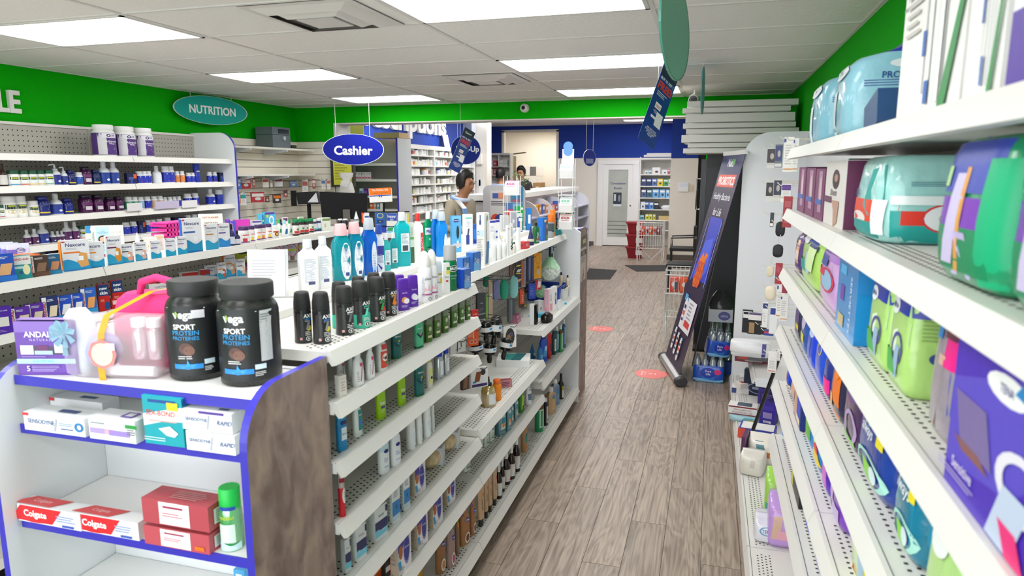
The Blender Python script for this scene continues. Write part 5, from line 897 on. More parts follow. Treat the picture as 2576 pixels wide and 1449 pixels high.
p0 = onz(890, 830, 1.298); gx, gy, gz = p0.x-.035, p0.y+.05, 1.298
gs = empty('gift_bag_set', 'pink tote and clear gift pouch tied with orange ribbon', 'gift set', (gx, gy, gz)); gs.rotation_euler = (0, 0, rad(10)); gs.scale = (1.12, 1, 1.12)
def gpart(mb, n): return link(n, mb.mesh(n), gs)
PK = mat('e0347e', rough=.7, bump=.2); CLR = mat('f8eaf0', rough=.12, alpha=.3)
b = MB(); Loft([(0, .09, .04, 5), (.01, .1, .047, 5), (.12, .1, .05, 5), (.165, .092, .045, 4), (.18, .08, .035, 3)]).mesh(b, PK, 24); o = gpart(b, 'tote'); o.location = (.06, .1, 0); o.scale = (1.15, 1.2, 1)
o = gpart(MB().tube([(-.06+.07, .08, .175), (-.04+.07, .06, .21), (.07, .055, .222), (.05+.07, .06, .208), (.085+.07, .08, .17)], .009, PK, 8), 'handle')
b = MB(); Loft([(0, .105, .04, 5), (.01, .12, .052, 5), (.08, .125, .055, 4), (.135, .12, .04, 4), (.145, .118, .01, 4)]).mesh(b, CLR, 24); gpart(b, 'clear_pouch')
b = MB().lathe([(0, .01), (.012, .03), (.04, .042), (.07, .03), (.082, .01)], mat('a9aee6', rough=.9, bump=.8), (-.04, .0, .015), 16); gpart(b, 'bath_sponge')
for x in (.05, .088):
    mb_ = MB().lathe([(0, .015), (.005, .017), (.06, .017), (.075, .009)], mat('e9a9c4', rough=.15, trans=.4), (x, .0, .04), 12); gpart(mb_, 'travel_bottle'); gpart(MB().lathe([(.115, .0165), (.135, .0165)], mat('f2e6ee'), (x, 0, 0), 12), 'bottle_cap')
gpart(MB().rings([[(x, .012*cos(t*pi/6)-.03, .017+.012*sin(t*pi/6)) for t in range(12)] for x in (-.02, .1)], mat('eceaf4', rough=.4)), 'cream_tube')
OR = mat('f2a51a', rough=.4); rb = MB(); q = [(-.012, -.058, .0), (-.012, -.0615, .05), (-.006, -.056, .11), (.004, -.045, .148), (.06, .05, .19), (.085, .09, .192)]
rb.add([v for a in q for v in ((a[0]-.008, a[1], a[2]), (a[0]+.008, a[1], a[2]))], [(2*i, 2*i+1, 2*i+3, 2*i+2) for i in range(5)], OR); rb.add([v for a in q for v in ((a[0]-.008, a[1]+.0008, a[2]), (a[0]+.008, a[1]+.0008, a[2]))], [(2*i+2, 2*i+3, 2*i+1, 2*i) for i in range(5)], OR); gpart(rb, 'ribbon')
def disc(cx, cz, r, y, m, nm, n=20, wob=0): return gpart(MB().add([(cx, y, cz)]+[(cx+r*(1+wob*cos(8*t*2*pi/n))*cos(2*pi*t/n), y, cz+r*(1+wob*cos(8*t*2*pi/n))*sin(2*pi*t/n)) for t in range(n)], [(0, 1+(t+1) % n, 1+t)[::-1] for t in range(n)], m), nm)
disc(-.004, .062, .033, -.063, mat('e88a86'), 'tag', 32, .05); disc(-.004, .062, .026, -.0638, mat('f2e2c4'), 'tag_centre'); gpart(MB().box(.006, -.0648, .072, .028, -.064, .088, mat('f6f6f8')), 'price_tag')
BB = mat('bfe2f0', rough=.5); bw = MB()
for a in range(8): t = 2*pi*a/8; bw.add([(-.1, -.05, .105), (-.1+.03*cos(t), -.062, .105+.03*sin(t)), (-.1+.034*cos(t+.35), -.058, .105+.034*sin(t+.35)), (-.1+.026*cos(t+.7), -.066, .105+.026*sin(t+.7))], [(0, 1, 2), (0, 2, 3), (2, 1, 0), (3, 2, 0)], BB)
bw.add([(-.104, -.055, .1), (-.096, -.055, .1), (-.09, -.058, .055), (-.104, -.058, .055)], [(0, 1, 2, 3), (3, 2, 1, 0)], BB); gpart(bw, 'bow')
b = MB(); Loft([(0, .028, .03, 4), (.02, .032, .034, 4), (.13, .03, .03, 3), (.15, .018, .02, 2)]).mesh(b, mat('e6f4fa', rough=.2), 16); o = gpart(b, 'wrapped_bottle'); o.location = (-.112, .02, 0)
view(0, 960, 2.961); limit(-1.72, -.99, 1.262, 1.53)
sp = lambda x: [('Ft', -.42, .55, .44, .3, '5a6a9c', 'SENSODYNE'), ('F/', .05, .45, .03, .7, 'b9bec8', 1.5)]+x
TPB = dict(name='toothpaste_box', cat='toothpaste')
rows([(Bx('f4f5f7', sp([('F#', -.92, .9, .1, .16, 'd83a44'), ('F#', .42, .3, .2, .05, '2a4a9c'), ('F=', .4, .55, .22, .2, '8fa8c8', 2), ('Fr', .82, .5, .14, .5, '2f86c8', .55), ('T#', .2, .5, .3, .3, '4a5a8c'), ('R#', 0, .5, .6, .5, '8a8fc0')]), .3, **TPB), 455, 375, 500, 150, 'white toothpaste carton with blue tooth mark, front left', dict(push=.15)),
 (Bx('f1f2f5', [('T#', .2, .5, .3, .3, '4a5a8c'), ('F#', -.92, .9, .1, .2, 'd83a44')], .3, **TPB), 585, 250, 430, 130, 'white toothpaste carton lying behind the front left one', dict(push=.6)),
 (Bx('f4f4f6', [('F=', -.6, .75, .3, .15, '9a9aa4', 1), ('F#', -.55, .4, .4, .24, 'b9a0dc'), ('F#', -.1, .4, .2, .24, 'eab6c4'), ('F#', .32, .38, .44, .24, 'a58ad8'), ('F#', .85, .75, .25, .16, '2f9a44'), ('F=', .85, .5, .2, .3, '777780', 3), ('T#', .4, .5, .25, .5, '7a5ab4'), ('T#', .42, .5, .15, .3, 'f2f2f4')], .45, **TPB), 915, 420, 430, 175, 'wide white toothpaste carton with lilac strip', dict(push=.15)),
 (Bx('12a6b4', [('F#', 0, .9, .7, .06, '1d4f9c'), ('Fp', 0, .62, .99, .5, 'f2f6f6', [(0, .5), (1, .9), (1, .3), (.5, .25), (0, 0)]), ('Ft', -.1, .66, .74, .16, 'd83f3a', 'SEA-BOND', dict(s=.1)), ('F=', 0, .5, .7, .06, 'e0a8a0', 1), ('Fp', .25, .3, .5, .22, 'f6f6f4', [(0, .7), (.6, 1), (1, .4), (.8, 0), (.4, .1)]), ('F=', -.4, .12, .6, .1, 'c9eef0', 2), ('F#', .55, .82, .28, .16, 'f2d82a'), ('R#', 0, .9, .9, .12, '1d4f9c')], .25, name='denture_pad_box', cat='box'), 1265, 465, 315, 370, 'upright turquoise denture cushion box', dict(push=.25)),
 (Bx('f4f5f8', sp([('Ft', .7, .5, .3, .22, '5a6a9c', 'RAPID', dict(s=.3))]), .35, **TPB), 1625, 505, 420, 150, 'white toothpaste carton, lower of the stacked pair', dict(push=.1))], z=1.165, rz=0)
rows([(Bx('f4f5f8', sp([('Ft', .7, .5, .3, .22, '5a6a9c', 'RAPID', dict(s=.3)), ('F#', .2, .93, .5, .12, '5a3a9c'), ('T#', .5, .4, .2, .2, '4a5a8c')]), .35, **TPB), 1600, 350, 430, 155, 'white toothpaste carton with violet swoosh, upper of the stacked pair', dict(push=.1))], z=1.165+.05, rz=0)
col = [('F#', 0, .98, .99, .04, 'e9e9ee'), ('F/', -.4, .52, .66, .88, 'e0242c', .25), ('Fo', -.45, .28, .5, .5, 'e0242c'), ('Ft', -.42, .5, .52, .5, 'f8f4f4', 'Colgate', dict(b=.03)), ('F=', .55, .5, .3, .4, '9aa8d8', 3), ('F#', .6, .12, .18, .12, '3a5ab8'), ('T/', -.4, .5, .6, .9, 'd84a4e', .3), ('Tt', -.4, .5, .5, .4, 'f0b8b8', 'Colgate')]
limit(-1.72, -.99, 1.25, 1.53)
rows([(Bx('f2f2f5', col, .22, **TPB), 390, 1055, 470, 135, 'red and white toothpaste carton, left of two', dict(push=.1)), (Bx('f2f2f5', col, .22, **TPB), 860, 1120, 470, 140, 'red and white toothpaste carton, right of two', dict(push=.1)),
 (Bt('aero', '15b24a', '12c04a', pr=[('Ft', -.1, .55, .7, .08, 'd8e83a', 'TRIDENT', dict(b=.02)), ('F#', 0, .7, .7, .06, '2a4ab0'), ('F#', -.1, .3, .7, .3, 'dff0e6'), ('F=', -.1, .3, .5, .2, '8ac0a0', 5), ('Fw', 0, .08, .95, .12, 'cfeef6')], rough=.2, trans=.1, name='denture_foam_can', cat='spray can'), 1740, 1268, 165, 495, 'bright green denture foam can', dict(rz=rad(20)))], z=.912, rz=0)
rc = [('F#', -.02, .5, .46, .9, 'f2eef0'), ('Fo', -.02, .86, .46, .2, 'f2eef0'), ('F#', -.05, .76, .3, .08, 'a82a50'), ('F=', -.02, .45, .36, .2, 'd88a9a', 2), ('R#', 0, .5, .5, .6, 'e6e0e2'), ('R=', 0, .5, .3, .5, '777777', 6), ('T=', .2, .5, .5, .6, 'c98a8a', 5)]
rows([(Bx('c4525c', rc+[('F#', .72, .25, .14, .2, 'f27a1c')], .35, name='denture_tablet_box', cat='box'), 1365, 1225, 560, 165, 'dusty red carton with white panel, lower of two stacked', dict(push=.1))], z=.912, rz=0)
rows([(Bx('b94a54', rc, .35, name='denture_tablet_box', cat='box'), 1362, 1060, 570, 205, 'dusty red carton with white panel, upper of two stacked', dict(push=.1))], z=.912+.058, rz=0)
rows([(Bx('4aa4dc', [('F#', 0, .5, .6, .4, 'dfeef6')], .5, **TPB), 1800, 1500, 100, 110, 'light blue carton on the lowest visible end cap shelf')], z=.655, rz=0)
limit()
# pricing card behind the tubs
view(400, 380, 4.2617); p = onz(1160, 1560, ZD); cd = empty('sign_card', 'white printed card in an acrylic holder behind the tubs', 'sign', (p.x, p.y, ZD)); cd.rotation_euler = (rad(-8), 0, rad(20))
link('card', MB().box(-.065, 0, 0, .065, .003, .17, mat('f2f2f3')).mesh('card'), cd); link('holder', MB().box(-.07, .004, 0, .075, .008, .172, mat('e6eaee', rough=.1, alpha=.5)).box(-.095, -.03, 0, .1, .03, .004, mat('e6eaee', rough=.1, alpha=.5)).mesh('holder'), cd)
P = Plane((0, -.0004, 0), (.13, 0, 0), (0, 0, .17)); q = MB(); prims(q, P, .17, [('Fr', 0, .9, .1, .06, 'cfcfd4'), ('F=', 0, .55, .8, .5, 'b9b9c0', 8)], False); link('printed_design', q.mesh('printed_design'), cd)
# ------------------------------------------------------------------ first aid gondola
view(0, 560, 4.2625); limit(-3.29, G2X-.01, .4, 5.0)
BA = dict(name='bandage_box', cat='bandages')
def band(c, c2, art='f0c89a', txt='c8283c', side=True, extra=()):
    pr = [('F#', -.72, .5, .26, .96, 'f4f2f0'), ('Ft', -.72, .5, .2, .86, txt, 'BAND-AID', dict(r=1, b=.03)), ('F=', .15, .86, .5, .1, 'e8eaf2', 2), ('F/', .3, .45, .45, .4, art, .3), ('F#', .2, .12, .9, .2, c2)]
    return Bx(c, pr+list(extra), .3, **BA)
nx = lambda c, c2, art='e0a24a', side=None, purple='7a4a9a': Bx('e9eaee', [('F#', -.85, .95, .12, .04, 'd8283a'), ('Ft', 0, .85, .78, .12, '2c2f6e', 'Nexcare', dict(b=.01)), ('F=', -.2, .72, .5, .06, 'b4b6c2', 2), ('F#', -.3, .6, .6, .05, purple), ('Fw', 0, .18, .99, .34, c), ('F#', 0, .03, .99, .06, c2)]+([('Fp', .45, .35, .42, .5, art, [(.3, 0), (1, .1), (.9, .9), (.3, 1), (0, .4)])] if art else [])+[('F#', .3, .4, .2, .14, 'f2f4f6')]+([('L#', 0, .5, .96, .96, side)] if side else []), .28, name='dressing_box', cat='bandages')
TG = 'on the first aid shelf'
rows([
 (band('f2a81e', 'f0b83a', 'f4d84a'), 92, 692, 180, 268, 'white and yellow bandage box at the far left of the first aid top'),
 (band('1f4fb4', '2a72cc', 'd9a878'), 255, 655, 250, 335, 'tall blue and white bandage box beside the yellow one'),
 (Bx('1d8f94', [('F#', 0, .8, .98, .36, 'dfe3df'), ('Ft', 0, .84, .8, .12, 'cc3a44', 'BAND-AID', dict(b=.02)), ('F#', -.3, .5, .5, .1, 'bfe0dc'), ('Fo', .5, .4, .36, .44, 'e9e2b4'), ('Fo', -.05, .3, .2, .14, '2a5a88')], .3, **BA), 440, 622, 200, 285, 'teal and white bandage box with red name on top'),
 (band('4a352c', '6a4a38', '8a6a52'), 610, 592, 195, 252, 'dark brown and white bandage box'), (band('2a5f86', '2a86b4', 'c88a64'), 765, 570, 170, 240, 'slate blue and white bandage box'),
 (nx('2394c8', '2a7ab8', 'e0a45e', 'f28c1e', 'e87a2a'), 950, 522, 275, 345, 'dressing box with orange side and tan bandage, largest on the left'), (nx('1d9ac8', '1a7ab4', None, 'f28c1e', 'f28c1e'), 1180, 498, 230, 298, 'dressing box with orange side and round finger picture'),
], z=ZT, rz=rad(68))
view(300, 560, 5.6)
rows([
 (nx('2aa2cc', '2a86b8', 'd9902e', None, '6a2a5a'), 100, 605, 205, 430, 'tall dressing box with amber elbow picture'), (nx('2aa2cc', '2a86b8', 'e8a888', None, '333333'), 285, 580, 190, 290, 'small square dressing box, first after the tall amber one'), (nx('35a4cc', '2a86b8', 'e8b0a0', None, '333333'), 455, 547, 165, 282, 'small square dressing box, second after the tall amber one'),
 (nx('1fa0c8', '2a9ac4', None), 608, 512, 150, 265, 'small dressing box with violet band, left of three'), (nx('1fa0c8', '2a9ac4', None), 755, 477, 150, 258, 'small dressing box with violet band, middle of three'), (nx('1fa0c8', '2a9ac4', None), 888, 450, 140, 258, 'small dressing box with violet band, right of three'),
 (nx('1d8fc0', '1a6fb0', None, '2a66c0', '3a62a8'), 1085, 425, 280, 490, 'largest dressing box with blue side and wave'), (nx('2aa0c8', '2a9ac4', None, None, 'c88a4a'), 1300, 382, 190, 365, 'tall dressing box right of the largest one'), (nx('2a86c8', '2a7ac0', None, '5a2a9a', '5a3a9a'), 1475, 342, 175, 335, 'tall dressing box with violet edge, last of the dressings')], z=ZT, rz=rad(68))
view(400, 380, 4.2617); VB = dict(name='vitamin_bottle', cat='bottle')
gum = lambda c: Bt('jar', 'efe9ea', '4a2a66', lab=(.08, .56, 'f4f0f0'), pr=[('F#', .1, .5, .8, .05, 'd84a3a'), ('F#', -.2, .2, .4, .24, c), ('F#', .1, .1, .9, .06, '7a3a8c'), ('F=', .2, .36, .6, .08, '555555', 2)], **VB)
red = Bt('pill', '241a18', '0f8f52', lab=(.1, .62, 'e9e6e2'), pr=[('F#', .1, .2, .9, .16, 'cc2a2e'), ('Fo', .2, .38, .5, .14, '3a9a3a'), ('F=', .1, .52, .7, .08, '8a5a5a', 2)], **VB)
nvy = Bt('pill', '23286a', 'f0f0f4', lab=(.14, .64, 'e6eaf2'), pr=[('F=', .1, .46, .7, .16, '5a64a0', 3), ('F#', .1, .2, .9, .1, '2fb0b4')], **VB)
drp = Bt('tall', '22265c', '151518', lab=(.08, .42, 'd9dbe6'), pr=[('F=', 0, .28, .7, .2, '7a80b0', 4)], sq=2, name='dropper_bottle', cat='bottle')
rows([(drp, 785, 1015, 62, 232, 'dark blue dropper bottle, left of two'), (drp, 842, 1006, 62, 155, 'dark blue dropper bottle, right and shorter of two')]+
 [(gum(c), x, y, w_, h, f'white gummy vitamin bottle with purple lid, {ORD[i]} from the left') for i, (x, y, w_, h, c) in enumerate([(915, 996, 118, 190, 'c23a3a'), (1000, 977, 66, 176, 'f2d23a'), (1066, 962, 72, 172, 'f2d23a'), (1115, 955, 66, 170, 'f08a2a'), (1182, 942, 66, 162, 'f2d23a')])]+
 [(Bt('jar', 'f2f0ee', 'f4f4f2', pr=[('F#', 0, .5, .8, .1, 'c83a2a'), ('Fo', .1, .3, .6, .36, '1e1a1a'), ('Fo', .1, .3, .4, .24, 'f0a83a')], **VB), 1247, 930, 78, 132, 'white bottle with round orange picture'),
  (Bt('tall', 'eef4ee', '2bc04a', sq=2, lab=(.1, .5, 'dff0e0'), pr=[('F/', .2, .3, .5, .24, '3a9a5a', .4)], **VB), 1292, 907, 58, 172, 'white bottle with bright green cap, left'), (Bt('tall', 'f0f4f8', '9fd8e8', sq=2, pr=[('F/', .2, .3, .5, .3, '3a6aa8', .4)], **VB), 1352, 915, 64, 176, 'white bottle with pale blue cap'), (Bt('tall', 'eef4ee', '17a864', sq=2, pr=[('F/', .2, .3, .5, .24, '3a9a5a', .4)], **VB), 1404, 902, 58, 165, 'white bottle with green cap, right')]+
 [(red, x, y, w_, h, f'brown bottle with green lid and red label, {ORD[i]} of four') for i, (x, y, w_, h) in enumerate([(1470, 907, 76, 178), (1530, 893, 66, 168), (1578, 886, 62, 158), (1632, 872, 66, 150)])]+
 [(nvy, x, y, w_, h, f'navy bottle with white lid and teal stripe, {ORD[i]} of three') for i, (x, y, w_, h) in enumerate([(1668, 862, 52, 132), (1716, 857, 52, 136), (1766, 852, 60, 138)])]+
 [(Bx('eef0e4', [('F#', 0, .85, .9, .16, '7a9a5a'), ('F#', -.3, .4, .2, .3, 'c9c4b4')], .5, name='supplement_box', cat='box'), 1862, 842, 112, 130, 'white and green supplement box near the gondola end'), (Bx('eef0e4', [('F#', 0, .88, .9, .14, '8aa86a')], .5, name='supplement_box', cat='box'), 1815, 800, 60, 100, 'white and green supplement box behind the other')], z=ZT, rz=rad(62))
limit(-3.69, -3.31, .4, 5.0)
nv2 = Bt('tall', '232a78', '141418', lab=(.08, .46, 'b9bfe0'), sq=2, **VB)
rows([(nv2, x, y, w_, h, f'navy blue bottle with black cap in the back row, {ORD[i]} from the left') for i, (x, y, w_, h) in enumerate([(1300, 728, 48, 106), (1347, 728, 42, 80), (1402, 728, 46, 82), (1466, 726, 46, 106), (1521, 726, 46, 106), (1566, 726, 42, 78), (1636, 724, 46, 102), (1692, 720, 50, 90), (1732, 712, 34, 58)])], x=-3.45, z=ZT, rz=rad(60))
rows([(Bx('d84ac4', [('F#', .0, .5, .9, .9, 'e23cc0'), ('Fo', 0, .2, .2, .16, 'f4e6f2')], .4, name='shower_caddy', cat='box', rough=.2), 888, 812, 170, 168, 'hot pink plastic box on the first aid gondola'), (Bt('flat', '8a4ad0', '7a3ac4', k=.5, sq=4, rough=.15, trans=.2, name='hot_water_bottle', cat='bottle'), 740, 812, 110, 190, 'translucent purple bottle left of the pink box', dict(y=None)),
 (Bx('5a5ad8', [], .5, name='shower_caddy', cat='box', rough=.2), 790, 812, 60, 165, 'blue plastic box between purple bottle and pink box'),
 (Bx('dfe2ea', [('Fo', -.4, .5, .3, .4, '2fb0cc'), ('Fo', .4, .5, .3, .4, '2fb0cc'), ('F#', 0, .9, .95, .12, '5a4a9c'), ('F#', .4, .16, .4, .1, 'f0a0a0')], .4, name='tampon_box', cat='box'), 1040, 790, 110, 138, 'small white and blue box with two drops'), (Bx('5cc0e4', [('F#', .6, .5, .2, .9, '2a5aa8'), ('F#', .6, .62, .2, .1, 'e0d83a')], .5, name='tampon_box', cat='box'), 1092, 775, 72, 202, 'sky blue box behind the drop boxes', dict(push=1.)), (Bx('4ab8e4', [('F#', 0, .94, .9, .1, '6a3a9c'), ('Fo', .25, .58, .5, .5, 'f2f6f8'), ('Fo', .25, .58, .3, .3, '6ac0dc'), ('F#', .1, .18, .9, .16, '5a2a8a'), ('F#', -.5, .8, .2, .16, 'd8e23a'), ('L#', 0, .5, .9, .9, '7ad0ee')], .5, name='tampon_box', cat='box'), 1180, 775, 130, 208, 'sky blue and purple box with white drop'),
 (Bx('eeebe6', [('F#', 0, .82, .8, .24, '6a2a66'), ('F#', .3, .3, .3, .2, 'a8cc3a')], .4, name='supplement_box', cat='box'), 1352, 690, 66, 128, 'white box with purple top behind navy bottles'), (Bx('2a7ac8', [('F#', 0, .75, .9, .3, '5aa83a')], .4, name='supplement_box', cat='box'), 1395, 680, 40, 110, 'small blue and green box behind navy bottles')], z=ZT, x=-3.42, rz=rad(62))
# signs, brochures, bags on the first aid gondola
def board(px, py, w_, h, z, rz, col, pr, name, lab, cat, x=None, th=.003, lean=-6, foot=True):
    p = spot(px, py, z, x=x); m = mpp(p); w_ *= m/max(.3, viewang(p, rz)[0]); h *= m; e = empty(name, lab, cat, (p.x, p.y, z)); e.rotation_euler = (rad(lean), 0, rz)
    link('board', MB().box(-w_/2, 0, 0, w_/2, th, h, M_(col)).mesh('board'), e); q = MB(); prims(q, Plane((0, -.0003, 0), (w_, 0, 0), (0, 0, h)), h, pr, False); link('printed_design', q.mesh('printed_design'), e)
    if foot: link('foot', MB().box(-w_/3, -.01, 0, w_/3, .06, .003, mat('dfe4e8', rough=.2)).mesh('foot'), e)
    return e
board(560, 800, 240, 285, ZT, rad(45), 'efe9df', [('Ft', 0, .86, .66, .08, 'c8703a', 'HOT FLASHES?', dict(b=.02)), ('Ft', 0, .66, .54, .08, '55524e', 'HOT FLASH'), ('F#', 0, .6, .54, .006, '55524e'), ('Ft', 0, .46, .6, .08, '55524e', 'ELIMINATOR'), ('F#', 0, .4, .6, .006, '55524e'), ('F=', 0, .18, .7, .24, 'c4bdb2', 4)], 'shelf_sign', 'cream paper sign about hot flashes standing on the gondola', 'sign', x=-3.35)
view(0, 380, 4.2617)
board(1160, 1000, 300, 340, ZT, rad(40), 'f1ece2', [('F#', -.3, .5, .4, .9, 'bfe0ee'), ('Ft', -.3, .78, .34, .12, '4a8aa8', 'IS THE\nBODY JOURNAL\nFOR YOU?'), ('Fo', -.3, .56, .3, .26, '3a2a28'), ('Fo', -.36, .56, .14, .16, 'e8b89a'), ('Fo', -.24, .56, .14, .16, 'e8b89a'), ('F=', -.3, .3, .3, .2, '8ab4c8', 5), ('Ft', .55, .78, .32, .08, '8aa4b0', 'WHAT YOU NEED'), ('F=', .55, .55, .3, .3, 'd0c8bc', 6), ('F#', .5, .22, .3, .1, '5a4a8a'), ('F#', .1, .05, .9, .1, 'a83a6a'), ('Ft', -.86, .45, .08, .7, '3a8ab0', 'THE BODY JOURNAL', dict(r=1))], 'brochure_holder', 'white and blue three panel brochure holder', 'brochure', x=-3.25)
board(995, 960, 130, 330, ZT, rad(40), 'efe8dc', [('F#', 0, .88, .98, .24, '2a8ac8'), ('Fo', .2, .88, .5, .16, 'e8e0d8'), ('Fo', .2, .88, .3, .11, '6a4a3a'), ('F=', 0, .5, .7, .2, 'b9c4c8', 3)], 'brochure_holder', 'narrow blue topped brochure behind the white holder', 'brochure', x=-3.35)
limit(-3.69, -2.94, .4, 5.0)
td = Bg('c9d2ee', [('F/', -.5, .4, .5, .7, '6a6acc', -.3), ('Fr', .2, .72, .4, .2, '3a3f8c', .85), ('Ft', .2, .74, .3, .1, '3a3f8c', 'Tide', dict(s=.2)), ('Ft', .2, .55, .5, .08, '6a6fb0', 'to go'), ('Fr', .3, .15, .3, .14, '5a5ac0', .6)], .25, name='stain_remover_pouch', cat='pouch', bulge=.1)
rows([(td, 55, 1000, 150, 260, 'pale violet stain remover pouch at the back left of three', dict(x=-3.42, rz=rad(50))), (td, 105, 1005, 160, 262, 'pale violet stain remover pouch in the middle of three', dict(x=-3.36, rz=rad(50))), (td, 190, 1010, 210, 268, 'pale violet stain remover pouch in front of three', dict(x=-3.29, rz=rad(50)))], z=ZT+.004)
p = onx(180, 1090, -3.2); tr_ = MB().box(p.x-.14, p.y-.3, ZT, p.x+.02, p.y+.1, ZT+.075, mat('f2681c', rough=.5)).thing('display_tray', 'orange cardboard tray holding stain remover pouches', 'tray')
rows([(Bx('2a55b8', [('F#', 0, .6, .7, .4, '1f3f9a')], .5, **BA), 25, 1180, 110, 100, 'blue bandage box behind the yellow one, left', dict(x=-3.12)), (Bx('2f5fc0', [('F#', 0, .6, .7, .4, '1f3f9a')], .5, **BA), 95, 1175, 90, 100, 'blue bandage box behind the yellow one, right', dict(x=-3.12))], z=ZT, rz=rad(68))
rows([(Bt('cone', 'e9edf6', 'f4f4f4', lab=(.06, .2, '8ac83a'), pr=[('F#', 0, .34, .9, .3, '9aa8dc')], name='nasal_spray', cat='bottle'), 1475, 985, 90, 235, 'white nozzle bottle with green stripe', dict(x=-3.2)),
 (Bx('f4efe6', [('Fo', -.3, .4, .3, .3, 'f2c23a'), ('Fo', .2, .6, .2, .2, 'f2d24a')], .6, name='baby_balm_box', cat='box'), 1610, 950, 130, 150, 'cream carton with yellow dots', dict(x=-3.25)), (Bx('f2dcd6', [('F#', 0, .85, .9, .16, 'e8c89a'), ('F=', 0, .4, .7, .3, 'd8a8a0', 4)], .5, name='baby_balm_box', cat='box'), 1705, 925, 95, 165, 'pale pink upright carton', dict(x=-3.25)),
 (Bx('d8342a', [], .6, name='red_cap_pack', cat='pack'), 2115, 700, 50, 55, 'small red topped pack behind the dressing boxes', dict(x=-3.5))], z=ZT, rz=rad(60))
e = empty('storage_basket', 'small hot pink plastic basket behind the dressing boxes', 'basket', tuple(onx(1860, 910, -3.3))); c = ORG[e]; pk = mat('f03aa6', rough=.3); b = MB().box(c[0]-.06, c[1]-.11, c[2], c[0]+.06, c[1]+.11, c[2]+.004, pk)
for i in range(3):
    z = c[2]+.01+.028*i; b.box(c[0]+.06, c[1]-.115, z, c[0]+.064, c[1]+.115, z+.016, pk).box(c[0]-.064, c[1]-.115, z, c[0]-.06, c[1]+.115, z+.016, pk).box(c[0]-.06, c[1]-.115, z, c[0]+.06, c[1]-.111, z+.016, pk)
for i in range(9): b.box(c[0]+.06, c[1]-.115+.0277*i, c[2], c[0]+.064, c[1]-.107+.0277*i, c[2]+.085, pk)
b.part('lattice', e); MB().box(c[0]-.07, c[1]-.12, c[2]+.085, c[0]+.07, c[1]+.12, c[2]+.092, pk).part('rim', e)
# second shelf
limit(-3.29, G2X-.01, .4, 5.0); view(0, 700, 5.573)
pur = Bx('4a1f9c', [('Ft', -.1, .85, .7, .08, 'e6dcf4', 'CUSHION-CARE'), ('F#', .05, .45, .6, .34, 'd6d4d0'), ('F=', -.2, .12, .6, .1, 'a88ad0', 2)], .3, **BA)
pb = lambda: band('5a2aa0', '4a1f8c', 'd8c8a8'); bb2 = lambda a: band('1f4fc0', '2a9ad8', a)
rows([(pur, 112, 790, 235, 405, 'dark purple gauze box at the left of the second shelf'), (pb(), 380, 735, 260, 340, 'purple and white bandage box, left of two'), (pb(), 620, 690, 230, 350, 'purple and white bandage box, right of two'), (band('22306a', '2a86b8', 'e8d8b8'), 835, 640, 210, 400, 'navy and white bandage box with yellow line'), (bb2('f0f0f2'), 1035, 600, 220, 370, 'royal blue bandage box, left of three'), (bb2('f0f0f2'), 1222, 560, 190, 360, 'royal blue bandage box, middle of three'), (band('2a66c4', '2a9ad0', 'f0a860'), 1405, 520, 200, 400, 'royal blue bandage box with tan strips, right of three')], z=1.12, rz=rad(68))
ns = Bx('c8201c', [('F#', 0, .78, .98, .42, '14356e'), ('Ft', 0, .83, .7, .14, 'f0f2f6', 'new', dict(b=.03)), ('Ft', 0, .68, .7, .13, 'f0f2f6', 'skin', dict(b=.03)), ('Fo', .5, .2, .5, .3, '1a4a8a'), ('F=', -.2, .4, .5, .1, 'f0b0a0', 3)], .4, name='liquid_bandage_box', cat='bandages')
rows([(ns, 1580, 470, 150, 400, 'red and navy box, left of the red pair'), (ns, 1700, 420, 150, 400, 'red and navy box, right of the red pair'), (Bx('cc2020', [('Fo', .4, .4, .4, .6, '1a4a8a'), ('F#', -.4, .6, .4, .4, 'f0e0dc')], .5, name='liquid_bandage_box', cat='bandages'), 1790, 430, 180, 170, 'small red box lying before the red pair')], z=1.12, rz=rad(66))
view(300, 560, 5.6)
rows([(Bx('ece9e6', [('F#', 0, .93, .98, .14, 'cc2f2a'), ('Ft', -.15, .5, .5, .3, '3a4a8c', 'COTTON\nCOTON'), ('F/', .7, .5, .3, .8, '9ab0e0', .3), ('Fo', -.3, .9, .2, .14, '8a1f2a')], .4, name='cotton_pad_box', cat='box'), 592, 1022, 385, 212, 'long white and red cotton box'), (Bx('cc2a26', [('F#', -.5, .5, .3, .7, 'e9e6e4'), ('F#', .9, .5, .1, .8, 'e9e6e4')], .5, name='bandage_carton', cat='box'), 340, 1060, 250, 75, 'red flat carton lying beside the cotton box'),
 (Bx('f0f0f2', [('F#', 0, .65, .98, .6, 'c8261f'), ('F#', -.3, .2, .16, .2, '2a86c8')], .5, name='gauze_box', cat='box'), 985, 850, 250, 160, 'red topped gauze box, left of two'), (Bx('f0f0f2', [('F#', 0, .65, .98, .6, 'd02a22'), ('F#', -.3, .2, .16, .2, '2a86c8')], .5, name='gauze_box', cat='box'), 1200, 800, 160, 150, 'red topped gauze box, right of two'),
 (nx('3a9ad0', '2a86c0', None, '5ab0dc'), 1290, 790, 180, 190, 'small dressing box on the second shelf, first of four'), (nx('1d9ab4', '1a8ab0', 'd0503a', None, 'f28c1e'), 1450, 792, 125, 232, 'small dressing box on the second shelf, second of four'), (nx('2aa0cc', '2a8ac0', 'd8a07a', 'f28c2a', 'f28c1e'), 1560, 762, 165, 310, 'small dressing box with orange edge, third of four'), (nx('2aa0cc', '2a8ac0', 'e8b8a0', None, '333333'), 1715, 752, 125, 242, 'small dressing box on the second shelf, last of four')], z=1.12, rz=rad(64))
limit()
